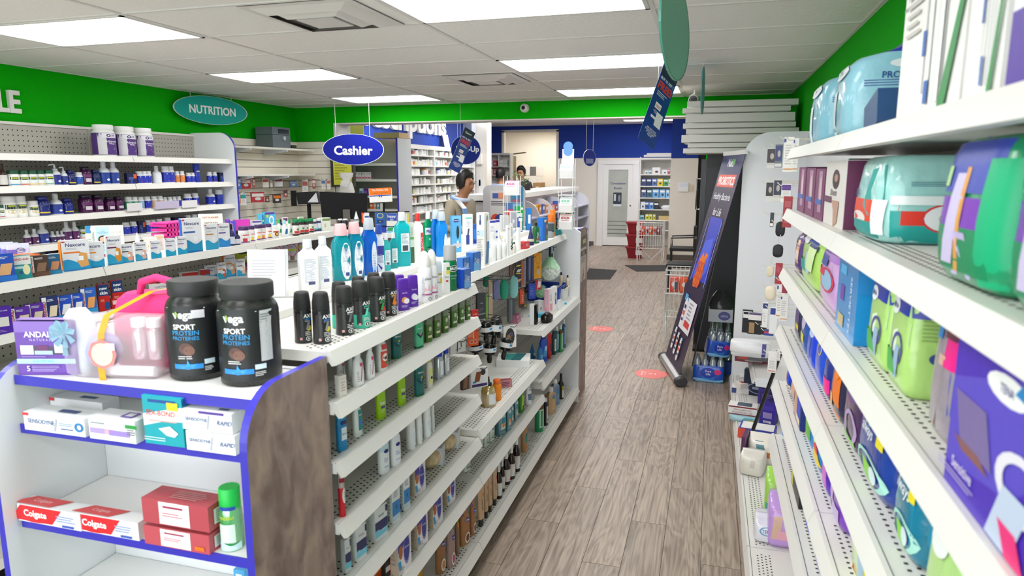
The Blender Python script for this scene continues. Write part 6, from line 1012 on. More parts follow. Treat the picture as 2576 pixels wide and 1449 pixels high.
for i, (cx, by, w_, h) in enumerate([(2120, 530, 130, 200), (2225, 535, 150, 220), (2350, 530, 110, 230), (2440, 530, 150, 240), (2590, 480, 150, 230)]):
    hang(Bx('d9d4dc', [('Fr', 0, .6, .9, .8, 'd83a86', .86), ('F#', 0, .62, .9, .1, 'd8e03a'), ('F#', 0, .14, .4, .24, '8a6a58'), ('F=', 0, .8, .5, .1, '7a6aa8', 2)], .1, name='foot_care_pack', cat='pack'), cx, by, w_, h, f'pink and grey foot care pack, {ORD[i]} from the left on hooks', X=-3.14, xb=-3.3, parent=G2, rz=rad(55))
hang(Bx('b5b81e', [('Fo', 0, .7, .7, .3, '2a3f2a'), ('Ft', 0, .7, .5, .12, 'c8d03a', 'Dr.'), ('F#', .5, .3, .3, .24, 'eef0e8')], .1, name='foot_care_pack', cat='pack'), 1745, 560, 230, 210, 'olive yellow foot care pouch on a hook', X=-3.16, xb=-3.3, parent=G2, rz=rad(55)); hang(Bx('d8d2d6', [('Fp', 0, .6, .7, .6, 'b84a7a', [(0, 0), (.5, 1), (1, 0), (.5, .4)]), ('F#', 0, .2, .9, .1, 'c8d03a')], .1, name='foot_care_pack', cat='pack'), 1950, 500, 110, 140, 'grey pack with pink arch beside the olive pouch', X=-3.18, xb=-3.3, parent=G2, rz=rad(55))
hang(Bx('9a3f6a', [('F#', 0, .5, .8, .3, 'b86a8c'), ('F#', 0, .1, .6, .16, 'd8d83a')], .1, name='foot_care_pack', cat='pack'), 1800, 720, 150, 170, 'mauve foot care pouch behind the small dressing box', X=-3.2, xb=-3.3, parent=G2, rz=rad(55))
for i, (cx, by) in enumerate([(2340, 860), (2450, 820)]):
    hang(Bx('6a5648', [('F#', 0, .5, .6, .8, '8a7464')], .2, name='insole_pack', cat='pack'), cx, by, 90, 200, f'brown insole pack on a lower hook, {"left" if i == 0 else "right"}', X=-3.18, xb=-3.3, parent=G2, rz=rad(55))
# ------------------------------------------------------------------ vitamin wall
view(0, 380, 4.2617); LXP = -4.70
gn = lambda c: Bt('jar', 'f1f1ee', '14573c', lab=(.1, .6, 'f2f3f0'), pr=[('F#', 0, .5, .95, .18, '123f2c'), ('F#', 0, .52, .5, .07, 'd6d83a'), ('F#', 0, .26, .95, .18, 'e6ecec'), ('F#', 0, .12, .95, .05, c)], **VB)
cp = lambda c='2236b4', w2='f2f2f4', z1=.64: Bt('pill', w2, 'eef0f2', lab=(.06, z1, c), pr=[('Fo', -.1, .55, .16, .06, 'e6e8f4'), ('F=', 0, .36, .7, .12, 'aab4e6', 2), ('F#', .4, .16, .3, .04, 'd84a4a')], **VB)
nb = lambda c='1c2464': Bt('pill', c, c, pr=[('F=', 0, .56, .7, .05, 'e6e6f0', 1), ('F=', 0, .38, .6, .16, '8a94d0', 3), ('F#', 0, .16, .7, .07, 'd8c23a')], rough=.15, caprough=.25, **VB)
mr = lambda: Bt('pill', '4a1748', '2a1730', pr=[('F#', 0, .5, .8, .16, '6a2a68'), ('F=', 0, .5, .6, .1, 'eadcee', 1), ('F#', .1, .26, .5, .2, 'd8ccd8'), ('F=', .1, .26, .4, .14, '7a5a7c', 3)], rough=.15, caprough=.25, **VB)
tb = lambda c='1e2f86', k='tall': Bt(k, 'e9ebef', 'e3e6ea', lab=(.04, .5, c), sq=2, pr=[('F=', 0, .36, .7, .16, 'c2c8e6', 3), ('Fo', .3, .2, .3, .1, 'e8e8f0')], **VB)
bx = Bx('16204f', [('F#', .6, .7, .3, .4, 'e8622a'), ('F=', -.2, .5, .5, .3, '6a7ac8', 3), ('F#', -.2, .2, .2, .3, '2f4ac0')], .6, name='supplement_box', cat='box')
def vrow(spec, z, place):
    for i, (f, x, y, w_, h, d) in enumerate(spec): put(f, x, y, w_, h, rad(74), z, x=LXP, k=getattr(f, 'k', None), label=f'{d}, {ORD[i] if i < 20 else "far right"} item {place}' if i < 20 else f'{d}, {["twenty-first", "twenty-second", "twenty-third", "twenty-fourth", "twenty-fifth", "twenty-sixth", "twenty-seventh", "twenty-eighth"][i-20]} item {place}')
vrow([(Bt('tall', '3a1f16', '2a1a14', lab=(.08, .5, 'd8d4d0'), sq=2, **VB), 35, 340, 85, 245, 'brown syrup bottle'), (gn('2a9ad0'), 145, 328, 118, 170, 'white tub with green lid and blue stripe'), (gn('d84a3a'), 250, 325, 105, 165, 'white tub with green lid and red stripe'), (gn('e8b82a'), 345, 322, 105, 165, 'white tub with green lid and yellow stripe'), (gn('e8b82a'), 432, 322, 95, 163, 'white tub with green lid and amber stripe'), (gn('3aa88a'), 520, 320, 105, 165, 'white tub with green lid and mint stripe'),
 (tb('1f2f8a', 'pumpb'), 600, 325, 105, 228, 'white pump bottle with blue and yellow label'), (tb('2a3a8c', 'pumpb'), 690, 328, 75, 195, 'smaller white pump bottle'), (nb(), 762, 326, 95, 160, 'navy bottle'), (cp('2a5ab4'), 845, 322, 85, 135, 'short white bottle with blue label'), (mr(), 922, 320, 115, 192, 'maroon bottle with white panel'), (nb('1c2a5c'), 1025, 320, 95, 160, 'navy bottle with yellow line'), (tb('1e3f9a'), 1118, 316, 118, 255, 'tall white bottle with blue label'), (tb('1e3f9a'), 1222, 314, 112, 250, 'tall white bottle with navy label'),
 (bx, 1402, 312, 122, 115, 'navy box with orange square'), (cp(), 1492, 302, 76, 132, 'white bottle with blue label'), (cp(), 1546, 301, 70, 132, 'white bottle with blue label'), (cp(), 1594, 300, 62, 132, 'white bottle with blue label'), (tb('e9ebef'), 1682, 306, 96, 186, 'plain white bottle'), (cp(), 1776, 302, 86, 180, 'larger white bottle with blue label')], 1.72, 'on the upper vitamin shelf')
vrow([(cp(), 1832, 300, 80, 178, 'large white bottle with blue label'), (cp('e08a4a'), 1897, 296, 56, 126, 'white bottle with orange label'), (cp('e08a4a'), 1952, 293, 58, 126, 'white bottle with orange label'), (cp(), 2020, 291, 58, 106, 'short white bottle with blue label'), (cp(), 2064, 290, 54, 106, 'short white bottle with blue label'), (Bt('aero', '1f36b0', '2a44c0', pr=[('F#', 0, .6, .5, .06, 'e8e0b0'), ('F=', 0, .4, .6, .2, '9aa8e8', 3)], **VB), 2110, 296, 72, 198, 'tall all blue canister'), (cp(), 2246, 296, 56, 110, 'short white bottle with blue label'), (cp(), 2302, 294, 54, 110, 'short white bottle with blue label'), (bx, 2376, 294, 92, 100, 'navy box with orange square')], 1.72, 'near the panel, upper vitamin shelf')
big = Bt('jar', 'f2f2ef', 'f2f2f0', lab=(.1, .6, 'f2f2ec'), pr=[('F#', .1, .5, .8, .2, '1c3a2c'), ('F#', .1, .55, .5, .06, 'c8d03a'), ('Fo', .1, .28, .6, .2, 'd8c8a0')], **VB)
vrow([(gn('c83a3a'), 15, 640, 60, 140, 'dark green labelled tub'), (big, 95, 640, 148, 230, 'large white tub with green label'), (big, 215, 632, 132, 225, 'large white tub with green label'), (big, 347, 625, 120, 165, 'smaller white tub with green label'), (nb('1f2a78'), 456, 620, 145, 205, 'large navy bottle'), (tb('2a3f9a'), 602, 612, 128, 225, 'white bottle with clear pump'), (nb('1c2a80'), 720, 607, 120, 165, 'navy bottle with orange line'), (mr(), 916, 597, 138, 195, 'large maroon bottle'), (mr(), 1042, 588, 122, 186, 'large maroon bottle with white letters'), (mr(), 1172, 580, 108, 150, 'maroon bottle'), (mr(), 1272, 576, 100, 150, 'maroon bottle'),
 (cp('4aa07a'), 1376, 560, 86, 140, 'white bottle with green label'), (cp('4aa07a'), 1442, 557, 76, 136, 'white bottle with green label'), (cp('8ab4d8'), 1506, 553, 76, 132, 'white bottle with pale blue label'), (cp(), 1577, 546, 78, 130, 'white bottle with blue label'), (cp('d8b49a'), 1650, 541, 78, 130, 'white bottle with tan label'), (cp('d8b49a'), 1712, 539, 74, 128, 'white bottle with tan label'), (cp('e6e6ea'), 1766, 535, 52, 110, 'small plain white bottle'), (cp('e6e6ea'), 1820, 534, 52, 110, 'small plain white bottle'), (cp(), 1868, 531, 50, 110, 'small white bottle with blue label')], 1.505, 'on the middle vitamin shelf')
vrow([(cp(), 1915, 529, 54, 110, 'small white bottle with blue label'), (cp(), 2012, 530, 86, 132, 'white bottle with blue label'), (cp(), 2092, 526, 78, 132, 'white bottle with blue label'), (tb('2236b4'), 2256, 516, 96, 168, 'tall white bottle with blue label'), (Bt('aero', '1f36b0', 'e9ebef', pr=[('F=', 0, .5, .6, .3, '9aa8e8', 4)], **VB), 2346, 499, 86, 152, 'blue canister')], 1.505, 'near the panel, middle vitamin shelf')
vrow([(tb('5a2a5c'), 290, 920, 72, 168, 'white capped maroon bottle'), (tb('5a2a5c'), 370, 915, 82, 168, 'white capped maroon bottle'), (tb('2a3f9a'), 460, 910, 112, 222, 'tall blue labelled bottle'), (tb('3a2a5c'), 560, 896, 70, 122, 'small purple labelled bottle'), (tb('5a2a5c'), 615, 890, 60, 118, 'small maroon labelled bottle'), (tb('5a2a5c'), 662, 886, 56, 116, 'small maroon labelled bottle'), (tb('5a2a66'), 716, 876, 96, 208, 'tall maroon labelled bottle'), (tb('6a2a6a'), 802, 866, 86, 200, 'tall maroon labelled bottle'), (gn('d84a6a'), 882, 860, 92, 145, 'white tub with green lid'),
 (cp(), 1350, 810, 80, 132, 'white bottle with blue label'), (cp(), 1428, 806, 78, 132, 'white bottle with blue label'), (bx, 1512, 806, 86, 130, 'navy box'), (cp(), 1582, 792, 80, 132, 'white bottle with blue label'), (cp(), 1640, 786, 60, 130, 'white bottle with blue label'), (cp(), 1706, 780, 76, 132, 'white bottle with blue label'), (cp(), 1795, 772, 82, 135, 'white bottle with blue label'), (bx, 1915, 770, 150, 128, 'navy supplement carton'), (cp(), 2015, 762, 70, 140, 'white bottle with blue label'), (cp('4a6ad0'), 2085, 755, 72, 140, 'white bottle with blue label'), (cp(), 2150, 750, 60, 138, 'white bottle with blue label')], 1.30, 'on the low vitamin shelf')
vrow([(Bt('jar', 'f0f0f0', 'f2f2f2', **VB), 435, 1200, 120, 175, 'white lidded tub'), (nb('1a1f4c'), 560, 1200, 122, 232, 'navy bottle with white lid ring'), (nb('1a1f4c'), 668, 1195, 108, 230, 'navy bottle with white lid ring'), (nb('1a1f4c'), 775, 1190, 112, 228, 'navy bottle with white lid ring')], 1.08, 'on the lowest vitamin shelf')
view(0, 0, 2.994)
wy = Bt('tub', 'f1f1ef', 'f2f2f0', lab=(.06, .74, '4e2a7a'), pr=[('F#', -.55, .4, .3, .66, 'd8d6da'), ('F#', .25, .66, .8, .14, 'e6e2ee'), ('Fr', -.05, .66, .18, .1, '3a2a5a', .5), ('Ft', .25, .66, .3, .06, '3a2a5a', 'AOR'), ('Ft', .2, .48, .56, .07, 'f2ecf6', 'Advanced'), ('Ft', .2, .4, .4, .07, 'f2ecf6', 'Whey'), ('F=', .25, .22, .5, .12, 'b9a8d0', 3)], segs=24, name='protein_tub', cat='tub')
for i, (x, y, w_, h) in enumerate([(790, 1148, 160, 238), (942, 1153, 162, 228), (1080, 1156, 150, 220)]): put(wy, x, y, w_, h, rad(74), 1.94, x=-4.74, label=f'white and purple whey protein tub on the top shelf, {ORD[i]} from the left')
view(0, 380, 4.2617)
for i, (cx, cy, w_, lab) in enumerate([(1450, 590, 160, 'white promotional shelf strip under the maroon bottles'), (1800, 565, 270, 'grey and violet promotional shelf strip'), (2040, 555, 180, 'plain white shelf strip near the sign')]):
    p = onx(cx, cy+20, -4.55); m = mpp(p); L_ = w_*m*1.25; o = MB().box(-4.556, p.y-L_/2, p.z-.025, -4.553, p.y+L_/2, p.z+.04, mat(['e6e2e4', 'c9bfd8', 'eeeceb'][i])).thing('shelf_talker', lab, 'shelf strip', 'vitamin shelf strips')
# ------------------------------------------------------------------ right wall packs
view()
RT = RM.transposed()
def proj(p): c = RT @ (Vector(p)-CAM); return IW/2+FPX*c.x/-c.z, IH/2-FPX*c.y/-c.z
def yat(px, x, z):
    a, b = .25, 30
    for _ in range(50):
        m = (a+b)/2
        if proj((x, m, z))[0] > px: a = m
        else: b = m
    return a
def zat(py, x, y):
    a, b = 0, 2.7
    for _ in range(50):
        m = (a+b)/2
        if proj((x, y, m))[1] > py: a = m
        else: b = m
    return a
def rp(pl, pc, T, z, dep, kind, col, pr, lab, xf=.335, h=None, name='pad_pack', cat='pack', ymax=3.07, **kw):
    """pack on a right hand shelf: front face spans photo columns pl..pc, top at row T, depth dep towards the wall"""
    y1 = min(ymax, yat(pl, xf, z)); y0 = min(yat(pc, xf, z), y1-.03); w_ = y1-y0-.004; H = h or min(max(.05, zat(T, xf, y0)-z), .5 if z > 1.9 else (.206 if z > .6 else .52))
    pr_ = (bag if kind == 'bag' else box)(round(w_, 4), dep, round(H, 4), col, pr, name=name, cat=cat, **kw)
    return stamp(pr_, (xf+dep/2+(.012 if kind == 'bag' else 0), (y0+y1)/2, z), -pi/2, lab)
tl = lambda u, v, s, c='4a6a9a': [('Fo', u, v, s*1.3, s*.8, 'f2f4f6'), ('Ft', u, v, s, s*.36, c, 'TENA', dict(s=.1))]
A = 1.911
tb_ = lambda: [('F#', -.3, .3, .2, .5, 'dfeef4'), ('Rt', .1, .78, .3, .06, '3a5a9a', 'TENA'), ('Ro', .1, .78, .4, .1, 'eef4f8'), ('Rt', .1, .78, .3, .05, '3a5a9a', 'TENA'), ('Rt', -.1, .66, .5, .07, '2a5a9a', 'PROskin'), ('R=', 0, .58, .7, .08, '5a7ab0', 3), ('R#', .5, .6, .16, .5, 'eef4f8'), ('R#', .0, .4, .3, .12, 'c9e4cc'), ('R=', 0, .4, .24, .08, '3a5a78', 2), ('Ro', .2, .2, .4, .2, 'e9d4dc'), ('Fo', 0, .74, .7, .16, 'eef4f8'), ('Ft', 0, .74, .5, .05, '3a5a9a', 'TENA'), ('Rt', -.2, .06, .5, .05, '3a5a9a', 'x24 / L')]
rp(2024, 2053, 168, A, .22, 'bag', '8fcbe0', tb_(), 'pale blue incontinence pack on the top right shelf, farther', top=(.88, '2a3fae')); rp(2080, 2114, 108, A, .27, 'bag', '9ad2e4', tb_(), 'pale blue incontinence pack on the top right shelf, nearer', top=(.9, '2338b4'))
o = rp(2172, 2205, 235, A, .2, 'box', '2a4f7e', [('R/', .1, .5, .3, .7, '7c8a94', .6), ('Rr', .1, .5, .5, .8, 'cfd8e2', .9)], 'dark blue box leaning against the white cartons', name='bath_box', cat='box'); o.rotation_euler = (0, rad(-14), -pi/2)
pcp = lambda s: [('Ft', -.6, .6, .56, .11, '4a4a50', 'pcp', dict(s=.3, b=.01)), ('F=', -.6, .5, .4, .03, '9a9aa0', 1), ('F/', .1, .42, .014, .74, '9a9ea2', -1), ('F/', .3, .42, .014, .74, 'a8acb0', .4), ('F/', -.1, .4, .014, .6, 'a8acb0', -.5), ('F/', .5, .4, .014, .6, '9a9ea2', .6), ('F#', .0, .6, .05, .06, '2a62b8'), ('F#', -.12, .3, .05, .1, '2a62b8'), ('F#', .06, .1, .06, .09, '2a62b8'), ('F#', .4, .56, .05, .06, '2a62b8'), ('Fo', .2, .78, .5, .12, 'd9dcde'), ('Fp', .8, .3, .36, .6, '2a8a44', [(0, 0), (.3, 0), (1, 1), (.9, 1)]), ('F=', -.5, .45, .3, .2, 'c9c4c0', 5), ('Fp', .55, .5, .2, .9, 'f4f4f2', [(0, 0), (.3, 0), (.3, 1), (0, 1)])][:s]
rp(2252, 2410, 0, A, .32, 'box', 'f0eeea', pcp(14), 'large white bath stool carton on the top shelf', h=.42, name='bath_stool_box', cat='box', xf=.34); rp(2416, 2512, 0, A, .32, 'box', 'efedea', pcp(12), 'second large white bath stool carton nearer the camera', h=.42, name='bath_stool_box', cat='box', xf=.34)
rp(2524, 2660, 0, A, .3, 'box', 'e9e6ee', [('F#', 0, .16, .98, .3, '4a1f9a'), ('F#', -.2, .62, .5, .22, '5a2aa0')], 'white and purple carton at the right edge of the top shelf', h=.3, name='bath_stool_box', cat='box', xf=.33)
B_ = 1.666
for i, (a, b, T) in enumerate([(2004, 2021, 420), (2023, 2044, 422), (2046, 2067, 424)]): rp(a, b, T, B_, .14, 'box', '7c3f66', [('F#', .2, .55, .4, .8, 'b98aa8'), ('Fo', .25, .6, .24, .5, 'd8c0c4'), ('F#', -.1, .35, .7, .1, '4a6ab4'), ('R#', 0, .5, .9, .9, '5e2a50')], f'mauve hosiery box on the right shelf, {ORD[i]} from the far end', name='hosiery_box', cat='box')
rp(2070, 2118, 402, B_, .16, 'box', 'e6e0dc', [('Fo', .1, .72, .36, .3, '3a2a2c'), ('Fo', .12, .74, .18, .12, 'b98a78'), ('Ft', -.05, .52, .8, .1, '5a4a50', 'Silhouette', dict(s=.4)), ('F#', -.6, .4, .4, .1, '6a3f5a'), ('Fp', .2, .2, .36, .4, 'c49a84', [(0, 1), (1, 1), (.9, .2), (.4, 0), (.3, .6)]), ('R#', 0, .5, .98, .98, '66284f')], 'white hosiery box with a portrait and maroon side', name='hosiery_box', cat='box')
rp(2028, 2066, 378, B_, .1, 'box', '1d7a40', [('F=', 0, .5, .8, .5, '4aa068', 5)], 'dark green carton behind the mauve hosiery boxes', xf=.52, name='stocking_box', cat='box'); rp(2070, 2110, 384, B_, .1, 'box', 'b86a60', [('F#', .2, .5, .4, .8, 'd8ccc8')], 'dull red pack behind the white hosiery box', xf=.55, name='stocking_box', cat='box')
ct_ = [('F#', 0, .36, .98, .26, 'e2492e'), ('Fo', -.2, .26, .5, .16, 'f2e6e2'), ('Ft', -.55, .56, .5, .1, '3a5a8a', 'TENA'), ('F#', 0, .12, .98, .22, '1d9a96'), ('Fp', .5, .6, .4, .6, '1fa09a', [(0, .2), (.5, 0), (1, .3), (.9, 1), (.3, .9)]), ('R#', 0, .2, .98, .36, '17a09a'), ('R#', -.2, .3, .4, .16, 'e23a2a'), ('Ro', .2, .3, .44, .3, 'e9eef0'), ('Rr', .2, .3, .48, .34, 'd83a3a', .9), ('Ro', .2, .3, .2, .16, '9fcf6a'), ('R#', 0, .5, .98, .1, 'e9f2f2'), ('R=', 0, .68, .5, .06, '6a9aa8', 3), ('Rr', .6, .68, .2, .14, '2a6ab8', .8), ('F/', .8, .3, .12, .4, 'eef4f4', .1)]
rp(2130, 2192, 390, B_, .22, 'bag', 'a6dcd8', ct_, 'teal and pale mint incontinence bag with red band', crimp=False, bulge=.05)
dp = lambda: [('F#', 0, .5, .98, .2, '7a34b4'), ('F#', 0, .25, .98, .3, '168a5a'), ('F#', 0, .8, .98, .34, '3a4ab0'), ('Fp', .5, .9, .6, .2, '5a2aa8', [(0, 0), (1, .2), (1, 1), (0, 1)]), ('F/', -.2, .45, .18, .62, 'cfc4e8', .5), ('F/', .02, .45, .06, .7, 'e0a04a', .3), ('Fp', .1, .22, .3, .3, 'c4b8e4', [(0, 0), (.3, 0), (.5, .6), (.8, 0), (1, 0), (.8, 1), (.2, 1)]), ('F#', .78, .45, .22, .8, '12b07a'), ('F#', -.7, .74, .2, .14, 'b4d89a'), ('R#', 0, .5, .98, .9, '128a62'), ('R#', 0, .5, .98, .2, '6a3ab0')]
rp(2322, 2472, 330, B_, .2, 'bag', '1d9a68', dp(), 'green and purple protective underwear pack, farther one', crimp=False, bulge=.06, xf=.32); rp(2490, 2720, 300, B_, .2, 'bag', '1d9a68', dp(), 'green and purple protective underwear pack, nearest the frame edge', crimp=False, bulge=.06, xf=.32)
C_ = 1.416
gp = [('F#', 0, .88, .98, .24, '2038a8'), ('Fo', -.3, .78, .3, .16, 'f2f4f6'), ('Fp', .3, .6, .5, .3, '2a3a78', [(0, 0), (.2, 0), (.6, .8), (1, .7), (1, 1), (.4, 1)]), ('F#', -.5, .32, .6, .18, '17a08a'), ('Fo', .2, .42, .3, .4, 'b9cfe0'), ('F/', .4, .5, .3, .4, 'd9f0b4', .2)]
rp(1984, 2001, 575, C_, .2, 'bag', '5a3a7c', [('F#', .3, .5, .4, .9, 'd0a080'), ('F#', -.4, .8, .5, .3, '3a3038'), ('F#', .3, .4, .4, .2, 'e8cfc0')], 'purple and skin toned brief pack at the far shelf end'); rp(2003, 2042, 575, C_, .2, 'bag', 'b4e06a', gp, 'lime green and blue brief pack on the third right shelf')
rp(2046, 2092, 600, C_, .22, 'bag', 'd6a8e2', [('F#', 0, .85, .98, .3, 'b070d0'), ('Fr', .1, .42, .6, .34, 'd83a5a', .85), ('Fo', .1, .42, .5, .28, '9ac0e0'), ('F#', -.3, .7, .3, .2, '3a4a9a'), ('F#', -.5, .5, .4, .1, 'd83a5a')], 'lavender brief pack with round red picture'); rp(2108, 2150, 620, C_, .14, 'bag', 'b06ace', [('F#', .3, .5, .4, .9, 'c88ae0')], 'violet pack standing behind the blue pack', xf=.52)
rp(2100, 2146, 660, C_, .1, 'box', '1d8fd8', [('Ft', .45, .42, .2, .7, 'd9eefa', 'SERVIETTES', dict(r=-1)), ('F#', -.4, .8, .3, .12, '5ab4e8'), ('F#', -.4, .5, .2, .2, '7a4aa8'), ('F#', -.4, .14, .3, .16, 'c8b88a'), ('R#', 0, .8, .98, .36, '1a86d0'), ('Rt', .1, .8, .5, .18, '12357a', '3', dict(b=.03)), ('T#', 0, .5, .8, .3, 'd86a4a')], 'bright blue wipes pack with number three on its side', rough=.15, name='wipes_pack')
tp = [('F#', 0, .86, .98, .28, '2336a4'), ('Fo', -.45, .76, .36, .16, 'f0f3f4'), ('Ft', -.45, .76, .26, .05, '4a5a8a', 'TENA'), ('Fp', .3, .5, .6, .34, 'dfeed8', [(0, 0), (1, .4), (1, 1), (0, .6)]), ('Fr', .2, .4, .5, .3, '4a4a9a', .8), ('F/', .2, .28, .2, .3, '9ab8d8', .5), ('F/', -.4, .25, .4, .2, '4ab04a', -.5), ('R#', 0, .86, .98, .28, '2a3aa0'), ('R=', -.2, .62, .5, .2, '9ab86a', 6), ('R#', .6, .45, .2, .8, 'e9f0ea'), ('Rr', -.2, .38, .3, .12, '3a4a8a', .6), ('T#', 0, .5, .6, .2, '8ac83a')]
rp(2162, 2204, 700, C_, .14, 'bag', 'b2dc7a', tp, 'lime and blue liner pack, left of two', crimp=False, sq=7); rp(2210, 2254, 718, C_, .14, 'bag', 'b2dc7a', tp, 'lime and blue liner pack, right of two', crimp=False, sq=7)
rp(2304, 2362, 742, C_, .16, 'bag', '9a8f9a', [('F#', .55, .68, .4, .22, 'ee1a8a'), ('F#', .5, .85, .5, .14, '6a2a40'), ('F#', .92, .5, .12, .96, '1a3fb0'), ('Fp', -.1, .35, .4, .6, 'd8b09a', [(0, 0), (.5, .1), (1, 1), (.4, 1)]), ('F#', -.6, .85, .4, .2, '2a86d0'), ('R#', 0, .5, .98, .96, '1c44b4')], 'pink and blue edged pad pack beside the big purple one', crimp=False)
pt_ = [('F#', 0, .5, .98, .98, '4a2ab4'), ('Fp', 0, .55, .98, .8, '5a4ac4', [(0, 0), (.6, .2), (1, .8), (.6, 1), (0, .7)]), ('Fo', -.02, .85, .34, .16, 'f4f4f2'), ('Ft', -.02, .85, .24, .05, '4a4a8a', 'TENA'), ('Fp', .1, .86, .7, .2, '1f86c8', [(.5, .5), (1, .2), (1, 1), (.6, 1)]), ('F/', -.5, .5, .3, .3, '7a6aa0', -.3), ('F/', -.5, .34, .25, .06, '8a5a5a', -.4), ('Fr', .35, .42, .4, .34, 'e8e4ee', .7), ('F/', .2, .2, .2, .34, 'c2cfe6', .5), ('F/', .3, .1, .14, .16, 'e8287a', -.6), ('Ft', -.6, .2, .6, .07, 'e2d8f2', 'Sensitive'), ('F=', -.6, .12, .5, .05, 'b4a4dc', 2)]
rp(2372, 2680, 690, C_, .2, 'box', '4a22b0', pt_, 'very large purple pad pack close to the camera', h=.203, xf=.315, name='pad_pack', cat='pack', rough=.2)
D_ = 1.166
alw = lambda c='1a2f8a': [('Fp', -.1, .8, .98, .4, '18a0b8', [(0, .4), (.5, 0), (1, .3), (1, 1), (0, 1)]), ('Ft', -.1, .55, .7, .16, 'eef4f8', 'always', dict(s=.3, b=.01)), ('Fr', .1, .2, .8, .3, 'a8dcd0', .8), ('F/', .1, .16, .24, .2, '8ad03a', -.5), ('Fo', .4, .2, .2, .16, 'd8e8f0'), ('F#', .6, .6, .14, .14, 'e8d82a'), ('R#', 0, .5, .98, .96, c)]
rp(1990, 2003, 722, D_, .18, 'bag', '2a3050', [('F#', 0, .5, .6, .6, '5a4a7a'), ('F#', .2, .3, .4, .1, 'e0c83a')], 'dark navy pack at the far end of the fourth right shelf'); rp(2004, 2017, 765, D_, .18, 'bag', '2f5aa8', [('Fo', 0, .6, .6, .3, 'c4bedc'), ('F#', 0, .3, .5, .16, 'd8cf4a')], 'blue pack with pale oval beside the dark navy one')
rp(2018, 2035, 815, D_, .18, 'bag', '1545d8', [('Fo', .1, .7, .5, .14, 'bcd0f4'), ('F/', .2, .4, .1, .4, '3a6ae8', .3)], 'royal blue pad pack, left of two'); rp(2037, 2056, 832, D_, .18, 'bag', '1a50d4', [('Fr', .2, .6, .4, .2, 'd8c88a', .8), ('F#', .5, .9, .5, .06, 'c23a4a')], 'royal blue pad pack, right of two'); rp(2058, 2072, 872, D_, .18, 'bag', '22338a', [('F#', .1, .2, .7, .36, 'ee2a8c'), ('F#', 0, .85, .8, .1, 'd83a8a')], 'navy pack with hot pink foot')
rp(2074, 2100, 890, D_, .16, 'bag', '2a2a4a', [('F#', .2, .5, .5, .9, 'f07a1a'), ('F#', 0, .88, .98, .22, 'e8287a'), ('Fo', .2, .7, .4, .3, 'f08a2a'), ('F#', -.4, .2, .2, .2, 'f0b83a')], 'orange and pink tampon pack'); rp(2103, 2140, 905, D_, .14, 'bag', '4a2f58', [('Fo', .1, .7, .7, .34, '6a4a86'), ('F#', -.4, .9, .4, .14, 'd8cf3a'), ('Fr', .2, .25, .6, .4, 'b49ac4', .75), ('F#', 0, .1, .7, .06, '7ad03a'), ('R#', -.6, .5, .1, .9, 'e6dce8'), ('R#', 0, .5, .5, .9, '3f2a50')], 'dark purple tampon pack beside the orange one')
rp(2136, 2205, 965, D_, .2, 'bag', '1a3f9a', alw(), 'large navy and teal pad pack with white script, upper'); rp(2222, 2275, 1092, D_, .2, 'bag', '137a9a', alw('128ab0'), 'large teal pad pack with white script, lower and nearer')
rp(2282, 2430, 1222, D_, .22, 'bag', 'b8e48a', [('F#', 0, .9, .98, .24, '2230b0'), ('Fo', -.4, .72, .3, .24, 'eef2f0'), ('Fp', .1, .5, .98, .5, 'd8eec8', [(0, 0), (1, .4), (1, 1), (0, .6)]), ('Fr', -.2, .3, .4, .24, '3a3fa0', .8), ('R#', 0, .4, .98, .7, 'a0dc8a'), ('R=', 0, .5, .6, .3, '7ab86a', 6), ('T#', 0, .5, .9, .9, '2230b0'), ('To', .2, .5, .4, .4, '9fd86a')], 'big blue topped lime pad pack at the lower right', crimp=False, top=(.84, '2230b4'), xf=.32)
E_ = .921
sk = lambda: [('F#', .35, .5, .5, .9, '1840d0'), ('F#', -.5, .4, .4, .7, 'd0a488'), ('F#', -.4, .84, .4, .2, '9a4a8a'), ('F#', .35, .12, .5, .12, 'e8d4a8'), ('R#', 0, .5, .96, .96, '1c2f78'), ('R=', 0, .4, .6, .3, 'c2c8e0', 5)]
rp(1960, 1978, 925, E_, .16, 'bag', '2a4488', sk(), 'blue and tan brief pack at the far end of the fifth shelf'); rp(1980, 1994, 955, E_, .16, 'bag', '3a3f78', [('F#', .1, .5, .5, .9, 'd8a890'), ('F#', .1, .8, .5, .2, 'e83a7a')], 'tan and pink pack on the fifth shelf'); rp(1996, 2012, 965, E_, .12, 'box', '1c2f78', sk(), 'navy brief box with printed side', name='brief_box', cat='box')
rp(2014, 2030, 995, E_, .18, 'bag', '2a8ad0', [('F#', .2, .3, .5, .3, '6ab83a'), ('Ft', 0, .7, .7, .1, 'e8f2f8', 'always', dict(s=.3))], 'light blue pad pack with green patch'); rp(2032, 2052, 1012, E_, .18, 'bag', '1d7fc4', [('Ft', 0, .75, .8, .12, 'f0f4f8', 'always', dict(s=.3)), ('F/', .0, .3, .5, .16, 'e83a3a', -.3), ('F/', .2, .2, .5, .14, 'f0d02a', -.3), ('Fo', -.2, .5, .3, .3, 'b8e0a0')], 'light blue pad pack with yellow and red stripes'); rp(2054, 2070, 1085, E_, .18, 'bag', '5a2ab4', [('F#', .1, .4, .5, .6, 'd86ad0')], 'violet pad pack with pink strip')
